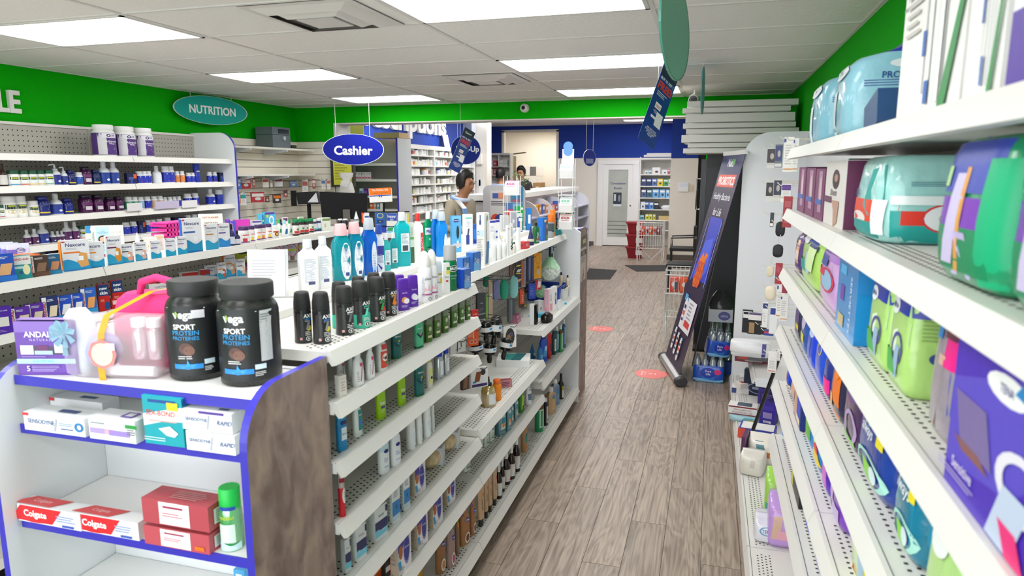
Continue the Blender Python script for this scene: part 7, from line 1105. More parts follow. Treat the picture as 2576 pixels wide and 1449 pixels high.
rp(2072, 2100, 1120, E_, .16, 'bag', '7a3ab4', [('F#', -.5, .5, .4, .9, 'c9a8dc'), ('Fr', .3, .6, .5, .3, 'e6dcf0', .8), ('R#', 0, .5, .96, .96, '5c2aa0'), ('F#', .3, .16, .4, .2, 'c9b4e0')], 'lavender and purple liner pack'); rp(2116, 2200, 1245, E_, .2, 'bag', 'd6ecb0', [('Fp', -.1, .3, .98, .6, 'e8761e', [(0, 1), (.3, .2), (.7, 0), (0, 0)]), ('F/', .2, .5, .24, .7, 'e0e04a', -.3), ('F/', .0, .35, .16, .3, 'a8c8e0', -.4), ('Ft', 0, .8, .6, .1, '6a8a6a', 'TENA')], 'pale lime and orange liner pack near the bottom')
F_ = .676
rp(1944, 1962, 1050, F_, .18, 'bag', '2a86d0', [('Fo', .1, .5, .5, .4, 'd83a3a'), ('Fo', .1, .5, .4, .3, 'a8d8f0')], 'sky blue pad pack on the sixth shelf'); rp(1964, 1982, 1095, F_, .16, 'bag', '2a3a70', [('Ft', 0, .7, .8, .1, 'd8dcec', 'always', dict(s=.3)), ('Fo', .1, .3, .5, .3, 'c0b0cc'), ('R#', 0, .5, .9, .9, '1a3a9a')], 'navy pad pack on the sixth shelf'); rp(1990, 2008, 1172, F_, .1, 'box', '1c1b1d', [('F=', .1, .5, .6, .4, '8a8a8c', 6), ('F#', -.7, .5, .2, .9, 'd0c83a'), ('R=', 0, .5, .6, .3, 'b0b0b2', 2)], 'black carton with white print on the sixth shelf', name='brief_box', cat='box')
for i, (a, b, T) in enumerate([(2012, 2030, 1262), (2032, 2062, 1335)]): rp(a, b, T, F_, .12, 'bag', 'b8c0c4', [('Fo', .0, .4, .6, .5, '1c1c20'), ('Fo', .1, .5, .3, .26, '2a6ad8'), ('F#', .2, .2, .5, .14, '2a3ad0'), ('R#', 0, .6, .8, .5, 'dfe4e8')], f'clear and black pouch pack on the sixth shelf, {["farther", "nearer"][i]}', name='pouch_pack', crimp=False)
# ------------------------------------------------------------------ stocking hooks on the right
view(1850, 330, 5.37); R_ = dict(X=None)
def rhang(fac, cx, by, w_, h, lab, y, rz=rad(-12), hook=True):
    o = put(fac, cx, by, w_, h, rz, y=y, k=getattr(fac, 'k', None), label=lab)
    if hook:
        zt = o.location.z+max(v.co.z for v in o.data.vertices)-.008; x = o.location.x
        MB().tube([(.693, y+.01, zt), (x-.03, y+.01, zt), (x-.045, y+.01, zt+.014)], .0028, WIREW, 5).part('peg_hook', R2)
    return o
SK = lambda a, b, k=.12, **kw: Bx(a, [('F#', 0, .62, .9, .66, b), ('Fo', .1, .6, .4, .3, 'b8a8a4'), ('F#', 0, .1, .9, .14, 'd9d6d2')], k, name='stocking_pack', cat='pack', **kw)
Wb = lambda k=.5: Bx('efece6', [('F=', 0, .5, .7, .6, 'c9c4bc', 8), ('F#', 0, .08, .9, .04, 'd89a5a'), ('F#', -.8, .9, .2, .1, '3a4a9a')], k, name='stocking_box', cat='box')
rhang(SK('c9c6c2', '352c30'), 480, 510, 125, 285, 'dark photo stocking pack hanging highest at the left', 4.15); rhang(SK('6a7078', '2a3a70'), 575, 490, 95, 310, 'grey blue stocking pack beside the dark photo pack', 4.0); rhang(Wb(), 705, 550, 130, 470, 'white stocking box hanging high, left', 3.7); rhang(Wb(), 800, 545, 70, 450, 'white stocking box hanging high, right', 3.5)
rhang(SK('d6d2ce', '2a2326'), 455, 955, 105, 275, 'dark photo stocking pack on the second hook row, left', 4.15); rhang(SK('cfc8c0', '1f2a40'), 560, 950, 110, 300, 'dark photo stocking pack on the second hook row, right', 4.0); rhang(Bx('eceae6', [('F#', 0, .8, .9, .3, '5a2a8a'), ('F=', 0, .4, .7, .4, 'cfcac4', 5)], .4, name='stocking_box', cat='box'), 680, 960, 130, 250, 'white stocking box with purple top', 3.75)
rhang(Bx('a3161e', [('F#', 0, .75, .7, .2, 'b84a50'), ('F#', 0, .5, .5, .1, '8a9ab0'), ('F=', 0, .25, .6, .2, 'c86a70', 4)], .3, name='sock_pack', cat='pack'), 690, 1300, 115, 420, 'dark red sock pack hanging at the right', 3.55); rhang(Bx('26283a', [('F#', 0, .15, .9, .2, 'eeeae2')], .6, name='support_tube', cat='pack'), 488, 1290, 48, 190, 'small navy tube hanging in the third row', 4.1)
rhang(oval('1f2126', 'glove_pack', 'gloves', 5, .4), 600, 1425, 120, 205, 'black glove pack in the third hook row', 3.85)
view(1820, 640, 4.528)
rhang(oval('26252b', 'glove_pack', 'gloves', 5, .5), 615, 35, 110, 150, 'black padded glove pack under the third row', 3.8, hook=False); rhang(oval('e8d8bc', 'glove_pack', 'gloves', 3, .5), 530, 255, 80, 125, 'beige glove bundle hanging at the left', 4.1); rhang(Bx('a8182c', [('F=', 0, .7, .7, .3, 'c8606c', 5), ('F#', 0, .35, .98, .1, '4a4a60')], .5, name='sock_pack', cat='pack'), 622, 335, 75, 235, 'crimson sock pack with grey band', 3.75); rhang(Bx('96203a', [], .5, name='sock_pack', cat='pack'), 695, 440, 60, 160, 'darker crimson sock pack behind the first', 3.6)
rhang(oval('efe2c8', 'glove_pack', 'gloves', 2.2, .6), 530, 525, 120, 165, 'cream glove bundle with splayed fingers', 4.1); rhang(Wb(), 635, 725, 85, 390, 'long white stocking box on the low hooks, left', 3.75); rhang(Wb(), 682, 755, 85, 290, 'long white stocking box on the low hooks, right', 3.45); rhang(Bx('ecebe8', [('F#', 0, .85, .9, .2, '1f2f78'), ('F=', 0, .4, .6, .4, 'cfcac4', 4)], .5, name='bandage_carton', cat='box'), 465, 830, 60, 290, 'white carton with navy top on the low hooks', 4.1)
rhang(Bx('e9e8e6', [('F#', 0, .85, .9, .24, '23348a')], .5, name='bandage_carton', cat='box'), 560, 900, 85, 300, 'white carton with navy lid in front of the low hooks', 3.9); rhang(Bx('1c1a1e', [('F#', 0, .8, .9, .3, 'efeeea'), ('F#', 0, .86, .8, .1, '1c1a1e')], .3, name='knee_brace_pack', cat='pack'), 265, 890, 110, 260, 'black brace pack with white card, left', 4.9); rhang(Bx('1a191c', [('F#', 0, .84, .98, .34, 'f0eeea'), ('F#', 0, .96, .9, .08, '5a3a7a'), ('F#', -.4, .3, .4, .5, 'b08a5e')], .3, name='knee_brace_pack', cat='pack'), 350, 905, 150, 240, 'black brace pack with white card and purple edge, right', 4.7)
rhang(Bx('191a1e', [('F#', 0, .8, .5, .2, 'cfccc8')], .4, name='knee_brace_pack', cat='pack'), 440, 910, 90, 120, 'black brace pack hanging low', 4.6); rhang(Bx('3a4a9a', [('F#', 0, .6, .98, .3, 'd83a3a'), ('T#', 0, .5, .8, .8, '2a2a3a')], .6, name='bandage_carton', cat='box'), 515, 920, 105, 60, 'small red and blue carton on the hook', 4.3)
# things lying on the small shelf and the base deck of the stocking unit
def lay(px, py, z, w_, d, h, rz, col, pr, name, lab, cat, kind='box', **kw):
    p = onz(px, py, z); return stamp((bag if kind == 'bag' else box)(w_, d, h, col, pr, name=name, cat=cat, **kw), (p.x, p.y, z), rz, lab)
lay(330, 1210, .44, .24, .12, .035, rad(-8), '8a2a3a', [('F#', .1, .5, .5, .6, 'b8b4b4'), ('T#', 0, .5, .9, .8, '9a5a60')], 'elastic_band_box', 'flat maroon and grey box on the small shelf, lower', 'box'); lay(340, 1190, .476, .22, .1, .035, rad(-8), '6a6a70', [('F#', -.6, .5, .3, .8, 'd8503a')], 'elastic_band_box', 'flat grey and orange box on the small shelf, upper', 'box')
o = lay(300, 1150, .512, .26, .13, .08, rad(-5), 'eceef2', [('F#', .7, .5, .1, .9, '3a3f8a')], 'cotton_roll_pack', 'clear pack of white cotton rolls, lower', 'pack', 'bag', crimp=False); lay(300, 1110, .596, .26, .13, .08, rad(-5), 'f0f0f2', [('F#', .7, .5, .1, .9, '5a5aa0')], 'cotton_roll_pack', 'clear pack of white cotton rolls, upper', 'pack', 'bag', crimp=False)
rhang(Bx('eceae6', [('F=', 0, .4, .7, .4, 'c9c4bc', 5), ('F#', 0, .08, .9, .05, 'd88a7a')], .5, name='stocking_box', cat='box'), 550, 1340, 95, 230, 'white stocking box hanging beside the black cane', 3.6); rhang(Wb(), 620, 1210, 45, 130, 'small white stocking box hanging lowest', 3.4)
view(1820, 900, 3.623)
lay(345, 345, .121, .26, .06, .2, rad(-14), '17253f', [('Ft', 0, .72, .8, .26, '8a97ae', 'ITRU', dict(b=0)), ('Fr', -.1, .3, .7, .44, '9aa6bc', .88), ('F#', -.1, .3, .4, .1, '9aa6bc')], 'foam_cushion_box', 'dark navy box with pale outlined lettering on the base deck', 'box')
lay(415, 410, .121, .14, .12, .12, rad(-16), '4a3a9a', [('F#', 0, .5, .8, .6, '3a2f86'), ('F=', 0, .5, .6, .4, '8a82c0', 4)], 'heat_pack_box', 'violet carton behind the black cane', 'box'); lay(412, 590, .121, .1, .09, .15, rad(-20), '3c2c9c', [('F#', 0, .42, .6, .28, '9a8ac0'), ('F#', 0, .12, .5, .1, 'f0f0f0'), ('F=', 0, .12, .4, .08, '333333', 5), ('F#', 0, .78, .8, .2, '4a3aac')], 'heat_pack_box', 'smaller violet carton with white code', 'box')
lay(178, 500, .16, .19, .11, .06, rad(-8), 'f0eeea', [('F#', 0, .92, .98, .16, '8a1f2a'), ('F#', 0, .06, .98, .1, '8a1f2a'), ('Ft', 0, .6, .8, .2, 'b08a8e', 'PERFORMANCE'), ('Ft', 0, .3, .8, .2, 'b08a8e', 'ENGINEERED FOR'), ('T#', .1, .5, .5, .7, '4a5a6a')], 'ankle_brace_box', 'white and maroon brace box on top of a teal bag', 'box'); lay(190, 560, .121, .2, .12, .038, rad(-6), '9fcad4', [('F/', .2, .5, .3, .6, '5aa8b4', .4), ('F#', .4, .3, .2, .3, 'd8e04a')], 'ice_pack', 'pale teal flat bag under the maroon box', 'pack', 'bag', crimp=False)
lay(180, 315, .121, .17, .1, .05, rad(-4), 'edeae6', [('F#', -.8, .5, .2, .8, '3a4a8a'), ('T#', .2, .5, .4, .6, '5a6a7a')], 'ankle_brace_box', 'white brace box lying farthest on the base deck', 'box'); lay(190, 262, .175, .12, .08, .035, rad(30), 'e8e2da', [('T#', 0, .5, .6, .6, 'a8332a')], 'ankle_brace_box', 'small white and red box on top of a brace box', 'box')
lay(310, 720, .121, .22, .14, .07, rad(-10), '3a3fa8', [('F#', -.85, .5, .2, .98, 'd8503a'), ('F#', .4, .3, .4, .2, 'd8404a'), ('T#', 0, .5, .9, .9, 'efece8'), ('F/', 0, .6, .5, .06, 'd8dcf0', .2)], 'compress_box', 'white topped blue and red carton under the cane foot', 'box'); lay(185, 950, .121, .02, .14, .18, rad(-12), '5a2458', [], 'paper_folder', 'thin maroon folder standing on the base edge', 'folder')
for a in [(450, 1400, .121, .09, .22, .24, -6, 'a4dc5a', [('F/', .1, .55, .3, .5, 'eef4e6', .5), ('F#', -.4, .3, .4, .2, '5ab4a8')], 'bright green soft pack standing on the base deck'), (510, 1620, .121, .12, .24, .22, -4, 'c49ae0', [('F/', -.3, .5, .3, .6, 'd8b49a', .3), ('F#', .2, .3, .5, .2, 'e8a8b8')], 'lilac soft pack at the bottom right'), (395, 1600, .121, .12, .2, .1, -4, 'e2e2ea', [('Fr', 0, .6, .6, .4, '5a9ac0', .8), ('Ft', 0, .6, .5, .14, '3a5a9a', 'TENA')], 'white soft pack at the frame bottom'), (265, 1030, .121, .13, .17, .13, -14, 'e2ddd2', [('F/', .2, .6, .2, .4, 'cfc8bc', .3)], 'clear bag of white cotton pads on the base deck'), (345, 930, .121, .15, .17, .17, -10, 'efe8dc', [('F/', 0, .6, .3, .5, '5a8a98', -.5), ('F#', .4, .4, .3, .2, 'c87a3a')], 'white pad bag with teal band on the base deck')]:
    lay(a[0], a[1], a[2], a[3], a[4], a[5], rad(a[6]), a[7], a[8], 'pad_pack', a[9], 'pack', 'bag')
c0 = ony(485, 60, 4.05); c1 = onz(240, 735, .19); cn = MB().tube([c1, c0+(c0-c1)*.35], .011, mat('151416', rough=.3), 10).thing('walking_cane', 'black walking cane leaning diagonally across the stocking unit', 'cane', loc=tuple(c1)); MB().tube([c1-(c0-c1).normalized()*.01, c1+(c0-c1).normalized()*.04], .016, mat('1b1a1b', rough=.8), 10).part('rubber_tip', cn)
MB().hexa([onz(160, 60, .122), onz(190, 60, .122), onz(185, 180, .122), onz(150, 180, .122)]+[onz(160, 60, .124)+Vector((0, 0, 0)), onz(190, 60, .124), onz(185, 180, .124), onz(150, 180, .124)], mat('f2f2f2')).thing('paper_strip', 'loose white paper strip on the base deck', 'paper')
# ------------------------------------------------------------------ banner stand
view()
BL, BR, TL, TR_ = Vector((-.36, 6.56, .075)), Vector((-.2, 5.9, .075)), Vector((.09, 6.56, 1.98)), Vector((.25, 5.9, 1.98))
bs = empty('banner_stand', 'tall leaning pull up banner about probiotics with dark purple print', 'banner', ((BL.x+BR.x)/2, (BL.y+BR.y)/2, 0)); off = Vector(ORG[bs])
n_ = (BR-BL).cross(TL-BL).normalized(); mb = MB(); mb.hexa([BL-n_*.002, BR-n_*.002, BR, BL, TL-n_*.002, TR_-n_*.002, TR_, TL], mat('2a1a3c', rough=.4)); mb.part('banner_sheet', bs)
ud = (BR-BL).normalized(); a, b = BL-ud*.05, BR+ud*.05; ca = MB(); ca.rings([[p+ud.cross(Vector((0, 0, 1)))*.052*cos(t)+Vector((0, 0, .042+.04*sin(t))) for t in [2*pi*i/14 for i in range(14)]] for p in (Vector((a.x, a.y, 0)), Vector((b.x, b.y, 0)))], mat('a9a8a6', metal=.5, rough=.3)); ca.part('cassette', bs)
for p, s in ((a, -1), (b, 1)):
    q = Vector((p.x, p.y, 0)); e_ = MB(); e_.rings([[q+ud*(s*d)+ud.cross(Vector((0, 0, 1)))*(.056*k)*cos(t)+Vector((0, 0, .043+.043*k*sin(t))) for t in [2*pi*i/14 for i in range(14)]] for d, k in ((-.005, 1), (.035, 1), (.05, .8))], mat('3a393b', rough=.5)); e_.part('end_cap', bs)
MB().hexa([TL+Vector((-.01, .01, -.02)), TR_+Vector((-.01, -.01, -.02)), TR_+Vector((.01, -.01, -.02)), TL+Vector((.01, .01, -.02)), TL+Vector((-.01, .01, .015)), TR_+Vector((-.01, -.01, .015)), TR_+Vector((.01, -.01, .015)), TL+Vector((.01, .01, .015))], mat('d9d8d4', rough=.3)).part('top_rail', bs); MB().tube([Vector((-.1, 6.3, .06)), (TL+TR_)/2+Vector((.03, 0, 0))], .008, mat('8a8a8c', metal=.6)).part('support_pole', bs)
P = Plane((BL+BR)/2, BR-BL, TL-BL); P.n = n_
pbott = lambda x, z, s: [('F#', x, z, s*.75, s*.62, 'f0eff2'), ('Fo', x, z-s*.31, s*.75, s*.16, 'f0eff2'), ('F#', x, z+s*.36, s*.5, s*.14, 'f2f2f4'), ('F#', x, z+s*.2, s*.6, s*.1, '2a2f5a'), ('F#', x, z+s*.02, s*.6, s*.12, 'e2563a'), ('F#', x, z-s*.16, s*.6, s*.08, '3a3f8a'), ('F#', x+.1, z+s*.42, s*.3, s*.1, '6ab4e0')]
bpr = [('F#', 0, .93, .98, .13, '1f2258'), ('Ft', -.05, .955, .3, .035, 'f0f2f6', 'Naka', dict(s=.2, b=.02)), ('Fo', .22, .957, .1, .03, '5ab04a'), ('F#', -.02, .875, .82, .055, 'e2492e'), ('Ft', -.02, .875, .74, .038, 'fbf4f0', 'PROBIOTICS', dict(b=.03, x=1)), ('Ft', 0, .80, .8, .05, 'f0f0f6', 'Healthy Bacteria', dict(s=.3)), ('Ft', 0, .735, .4, .05, 'f0f0f6', 'for Life', dict(s=.3)),
  ('Fp', .05, .56, .98, .3, '2f3fc0', [(.1, 0), (.95, .05), (.8, .55), (.85, 1), (.25, 1), (.3, .55)]), ('Fp', .05, .5, .6, .24, '4a62e0', [(0, .2), (.5, 0), (1, .4), (.8, 1), (.2, .9)]), ('F/', -.62, .55, .02, .3, '9ab0f8', 3), ('F/', .78, .55, .02, .3, '9ab0f8', -2),
  ('Fp', 0, .465, .42, .17, 'f07a1c', [(.2, 0), (.7, .05), (.95, .35), (.85, .8), (1, .95), (.75, 1), (.55, .86), (.45, 1), (.1, .75), (.25, .5), (0, .2)])]+[('Fr', -.12+.2*(i % 3)-.1, .41+.035*(i//3), .16, .05, 'd8501c', .6) for i in range(9)]+[
  ('F#', .15, .25, .62, .15, 'eceaf0'), ('F=', .32, .265, .26, .1, '9a96a4', 6), ('F#', .3, .21, .3, .028, 'd8382e'), ('F#', -.45, .32, .16, .03, '5ab0e0')]+pbott(-.3, .245, .17)+pbott(-.55, .11, .13)+pbott(-.12, .1, .13)+pbott(.32, .09, .13)
q = MB(); prims(q, P, P.h, bpr, False); q.part('printed_design', bs)
# ------------------------------------------------------------------ fridge, stacked spare shelves
fr = empty('refrigerator', 'tall black display refrigerator standing beside the rounded end panel', 'refrigerator', (.29, 7.37, 0)); FB = mat('3b3a40', rough=.45)
MB().box(-.06, 7.07, .03, .70, 7.66, 1.985, FB).part('cabinet', fr); dr = MB().box(-.115, 7.08, .08, -.062, 7.65, 1.94, mat('232226', rough=.3)).part('door', fr); MB().tube([(-.115, 7.12, 1.45), (-.15, 7.12, 1.45), (-.15, 7.12, 1.75), (-.115, 7.12, 1.75)], .009, mat('b9b9bc', metal=.8, rough=.2)).part('handle', dr); MB().box(-.12, 7.07, 0, .70, 7.66, .03, DARK).part('base', fr)
zs = 1.987
for i, (dx, h, w_) in enumerate([(-.02, .05, 1.0), (.02, .045, .96), (-.04, .075, 1.0), (.0, .05, .98), (-.03, .05, .98), (-.01, .085, .95), (-.04, .05, .94), (.0, .06, .96)]):
    x0 = -.26+dx; e = empty('spare_shelf', f'unused white metal shelf, {ORD[i]} from the bottom of the stack on the refrigerator', 'shelf', (x0+w_/2, 6.95, zs), 'stacked spare shelves')
    MB().box(x0+.02, 6.75, zs, x0+w_-.02, 7.2, zs+.012, SHELFW).part('deck', e); MB().prism([(6.735, zs+h*.95), (6.75, zs+h*.95), (6.755, zs), (6.725, zs+.006)], lambda u, v, t: (x0+w_*t, u, v), SHELFW).part('front_lip', e)
    MB().box(x0+.02, 7.19, zs, x0+w_-.02, 7.2, zs+h*.8, SHELFW).box(x0+.02, 6.76, zs, x0+.024, 7.19, zs+h*.55, SHELFW).box(x0+w_-.024, 6.76, zs, x0+w_-.02, 7.19, zs+h*.55, SHELFW).part('flange', e); zs += h+.002
# ------------------------------------------------------------------ bottled water by the banner
def wpack(x, y, z, rz, tilt, lab, n=(4, 2)):
    e = empty('water_pack', lab, 'water pack', (x, y, z)); e.rotation_euler = (tilt[0], tilt[1], rz); w_, d = n[0]*.066, n[1]*.066
    pr = bag(w_, d, .15, '1d55c4', [('F#', 0, .5, .4, .96, '2f86e0'), ('Fo', 0, .58, .5, .62, '1d3fb4'), ('Ft', 0, .6, .34, .3, 'eef2fa', 'Pure\nLife', dict(b=.01)), ('Fw', 0, .12, .95, .2, '8ac8f0'), ('Fo', .6, .66, .22, .3, 'e0287a')], crimp=False, sq=7, bulge=.03)
    for i, (nm, me, _) in enumerate(pr[2]): link('wrap' if i == 0 else nm, me, e)
    bt = MB().lathe([(0, .029), (.03, .029), (.055, .014), (.062, .012), (.064, .015), (.078, .015)], mat('c9d8e4', rough=.1, trans=.5), n=10).mesh('bottle_top')
    for i in range(n[0]):
        for j in range(n[1]): o = link('bottle_top', bt, e); o.location = ((i-(n[0]-1)/2)*.066, (j-(n[1]-1)/2)*.066, .148)
wpack(.045, 6.08, 0, rad(-4), (0, 0), 'case of bottled water with blue wrap, lowest in front'); wpack(.1, 6.11, .232, rad(14), (rad(8), rad(6)), 'case of bottled water with blue wrap, tilted on top', (3, 2))
for i, (x, y) in enumerate([(.06, 6.36), (.13, 6.34), (.2, 6.36), (.1, 6.42)]):
    o = MB().lathe([(0, .038), (.01, .042), (.2, .042), (.26, .03), (.32, .015), (.34, .016), (.36, .016)], mat('a9b4bc', rough=.08, trans=.6), (x, y, .12), 12).thing('water_bottle', f'large clear water bottle behind the water cases, {ORD[i]} from the left', 'bottle', 'large clear bottles')
MB().box(.03, 6.3, 0, .25, 6.48, .118, mat('2a4fb0')).thing('crate', 'blue crate under the large clear bottles', 'crate')
pk = MB().box(.02, 6.3, .485, .23, 6.5, .6, mat('dfe2e8', rough=.3)).thing('tissue_box', 'white tissue carton wrapped in dark clear plastic', 'box'); decal((.125, 6.299, .485), (.21, 0, 0), (0, 0, .115), [('Fo', .3, .5, .5, .7, '6a6ab4'), ('Ft', .3, .5, .3, .2, 'e6e6f2', 'ultra')], 'printed_design', pk); b = MB(); Loft([(.6, .1, .1, 5), (.64, .11, .1, 4), (.7, .09, .07, 2.5), (.76, .04, .02, 2)]).mesh(b, mat('4a4a4c', rough=.15, alpha=.75), 14); b.v = [(x+.125, y+6.4, z) for x, y, z in b.v]; b.part('plastic_bag', pk)
# ------------------------------------------------------------------ wire baskets with snack bags
def wbasket(x0, x1, y0, y1, h, mid, lab, nsn, seed):
    e = empty('wire_basket', lab, 'basket', ((x0+x1)/2, (y0+y1)/2, 0)); m = mat('f0f0ee', rough=.35); b = MB(); cs = [(x0, y0), (x1, y0), (x1, y1), (x0, y1)]
    for z in (mid, mid+(h-mid)*.5, h-.05, h): MB().tube([(c[0], c[1], z) for c in cs], .005, m, 5, True).part('rim', e)
    g = MB(); nn = max(6, int((x1-x0)/.045))
    for k in range(4):
        a, c = cs[k], cs[(k+1) % 4]; n = nn
        for i in range(n): t = i/n; g.tube([(a[0]+(c[0]-a[0])*t, a[1]+(c[1]-a[1])*t, mid), (a[0]+(c[0]-a[0])*t, a[1]+(c[1]-a[1])*t, h)], .0028, m, 4)
    for i in range(1, 5): g.tube([(x0+(x1-x0)*i/5, y0, mid), (x0+(x1-x0)*i/5, y1, mid)], .003, m, 4)
    g.part('wires', e)
    for c in cs: MB().tube([(c[0], c[1], mid), (c[0]*.9+.1*(x0+x1)/2, c[1]*.9+.1*(y0+y1)/2, 0)], .006, m, 6).part('leg', e)
    for k, (a, c) in enumerate(((0, 1), (1, 2), (2, 3), (3, 0))): MB().tube([(cs[a][0], cs[a][1], mid*.98), ((cs[a][0]+cs[c][0])/2, (cs[a][1]+cs[c][1])/2, .02), (cs[c][0], cs[c][1], mid*.98)], .0045, m, 5).part('brace', e)
    random.seed(seed)
    for i in range(nsn):
        c = ['d8402a', 'c9ccd2', 'e0582a', 'b8bcc4', '8a2020', 'e8e0d8'][i % 6]; o = stamp(bag(.1, .035, .17, c, [('Fo', 0, .5, .6, .3, ['f0e8e0', 'c83a2a'][i % 2]), ('F/', .3, .4, .3, .5, '444a55', .4)], name='snack_bag', cat='snack bag'), (x0+.06+(x1-x0-.12)*(i+.5)/nsn, (y0+y1)/2+random.uniform(-.03, .03), mid+.02+(h-mid)*.45), rad(random.uniform(-12, 12)), f'{["red", "silver", "orange", "grey", "dark red", "white"][i % 6]} snack bag, {ORD[i]} from the left in the {"near" if seed == 3 else "far"} wire basket', 'snack bags', (rad(random.uniform(-10, 6)), 0))
wbasket(-.43, -.15, 7.3, 7.62, .80, .3, 'white wire dump basket partly hidden behind the banner', 3, 3); wbasket(-1.42, -.9, 13.9, 14.45, .82, .3, 'white wire dump basket by the red bins at the back', 5, 5)
for i in range(3):
    z = .26*i; e = empty('storage_bin', f'dark red plastic bin, {["lowest", "middle", "top"][i]} of the stack by the door', 'bin', (-1.52, 14.75, z)); MB().hexa([(-1.66, 14.62, z), (-1.4, 14.62, z), (-1.4, 14.88, z), (-1.66, 14.88, z), (-1.7, 14.58, z+.22), (-1.36, 14.58, z+.22), (-1.36, 14.92, z+.22), (-1.7, 14.92, z+.22)], mat('8c1420', rough=.35)).part('tub', e)
    MB().box(-1.72, 14.56, z+.22, -1.34, 14.94, z+.255, mat('9a1826', rough=.35)).part('lid', e); MB().box(-1.5, 14.572, z+.08, -1.36, 14.58, z+.18, mat('e6dcdc')).part('label_card', e)
# black chair
CH = mat('1b1a1c', rough=.6); ch = empty('visitor_chair', 'black visitor chair behind the near wire basket', 'chair', (-.45, 12.6, 0)); MB().box(-.68, 12.4, .43, -.24, 12.85, .48, CH).part('seat', ch); MB().box(-.28, 12.42, .5, -.23, 12.83, .86, CH).part('backrest', ch)
for x, y in ((-.66, 12.42), (-.66, 12.83), (-.26, 12.42), (-.26, 12.83)): MB().tube([(x, y, 0), (x, y, .45)], .012, CH).part('leg', ch)
for y in (12.41, 12.84): MB().tube([(-.66, y, .45), (-.66, y, .66), (-.26, y, .68)], .014, CH).part('armrest', ch)
c2 = empty('visitor_chair', 'second black chair nearer the wire basket', 'chair', (-.4, 10.4, 0)); MB().box(-.6, 10.2, .43, -.2, 10.62, .48, CH).part('seat', c2); MB().box(-.22, 10.2, .5, -.18, 10.62, .86, CH).part('backrest', c2)
for x, y in ((-.58, 10.22), (-.58, 10.6), (-.22, 10.22), (-.22, 10.6)): MB().tube([(x, y, 0), (x, y, .45)], .012, CH).part('leg', c2)
# ------------------------------------------------------------------ hanging signs
view()
def ovalsign(c, w_, h, rz, col, pr, lab, back=None, strings=True, ring=None, zc=CZ):
    e = empty('hanging_sign', lab, 'sign', (c.x, c.y, c.z)); e.rotation_euler = (0, 0, rz); b = MB(); n = 36; m = M_(col, rough=.55, spec=.2)
    pts = [(w_/2*cos(2*pi*i/n), h/2*sin(2*pi*i/n)) for i in range(n)]; b.prism(pts, lambda u, v, t: (u, .006*t-.003, v), m); link('board', b.mesh('board'), e)
    r = MB(); r.rings([[(w_/2*k*cos(2*pi*i/n), y, h/2*k*sin(2*pi*i/n)) for i in range(n)] for k, y in ((1.0, -.004), (1.02, -.004), (1.02, .004), (1.0, .004))], M_(ring or 'c9ced6', rough=.3), False, (0, 0)); link('rim', r.mesh('rim'), e)
    if pr: q = MB(); prims(q, Plane((0, -.0035, -h/2), (w_, 0, 0), (0, 0, h)), h, pr, False); link('lettering', q.mesh('lettering'), e)
    if strings:
        for s in (-.28, .28): link('cord', MB().tube([(s*w_, 0, h/2*.9*.92), (s*w_, 0, zc-c.z-.002)], .0022, mat('e6e2d4'), 5).mesh('cord'), e)
ovalsign(onx(534, 278, -4.93), .92, .275, rad(82), '12a596', [('Ft', .02, .5, .64, .34, 'f4f8f6', 'NUTRITION', dict(b=.025))], 'teal oval hanging sign reading nutrition by the left wall')
ovalsign(ony(889, 376, 7.2), .68, .345, rad(24), '0a1a92', [('Ft', .0, .47, .64, .44, 'f2f2f2', 'Cashier', dict(b=.03))], 'blue oval hanging sign reading cashier', ring='e9ecf2')
ovalsign(ony(1172, 377, 9.3), .42, .4, rad(30), '1b2a80', [('Ft', .12, .5, .78, .3, 'e6e8f0', 'Pick-Up', dict(b=.03))], 'round blue pick up sign behind the small hanging banner', zc=PZ)
ovalsign(ony(1700, 76, 2.62), .62, .335, rad(84), '86b8a6', [], 'pale green oval hanging sign seen almost edge on, nearest', ring='4f9a86'); ovalsign(ony(1768, 228, 5.5), .62, .34, rad(89), '5f9aa0', [], 'thin pale green oval sign seen edge on near the stacked shelves', ring='4f8f90'); ovalsign(ony(1483, 397, 11.5), .5, .27, rad(76), '23308a', [('F#', 0, .3, .6, .3, '8a94c0')], 'small blue oval sign hanging before the blue back wall', zc=PZ)
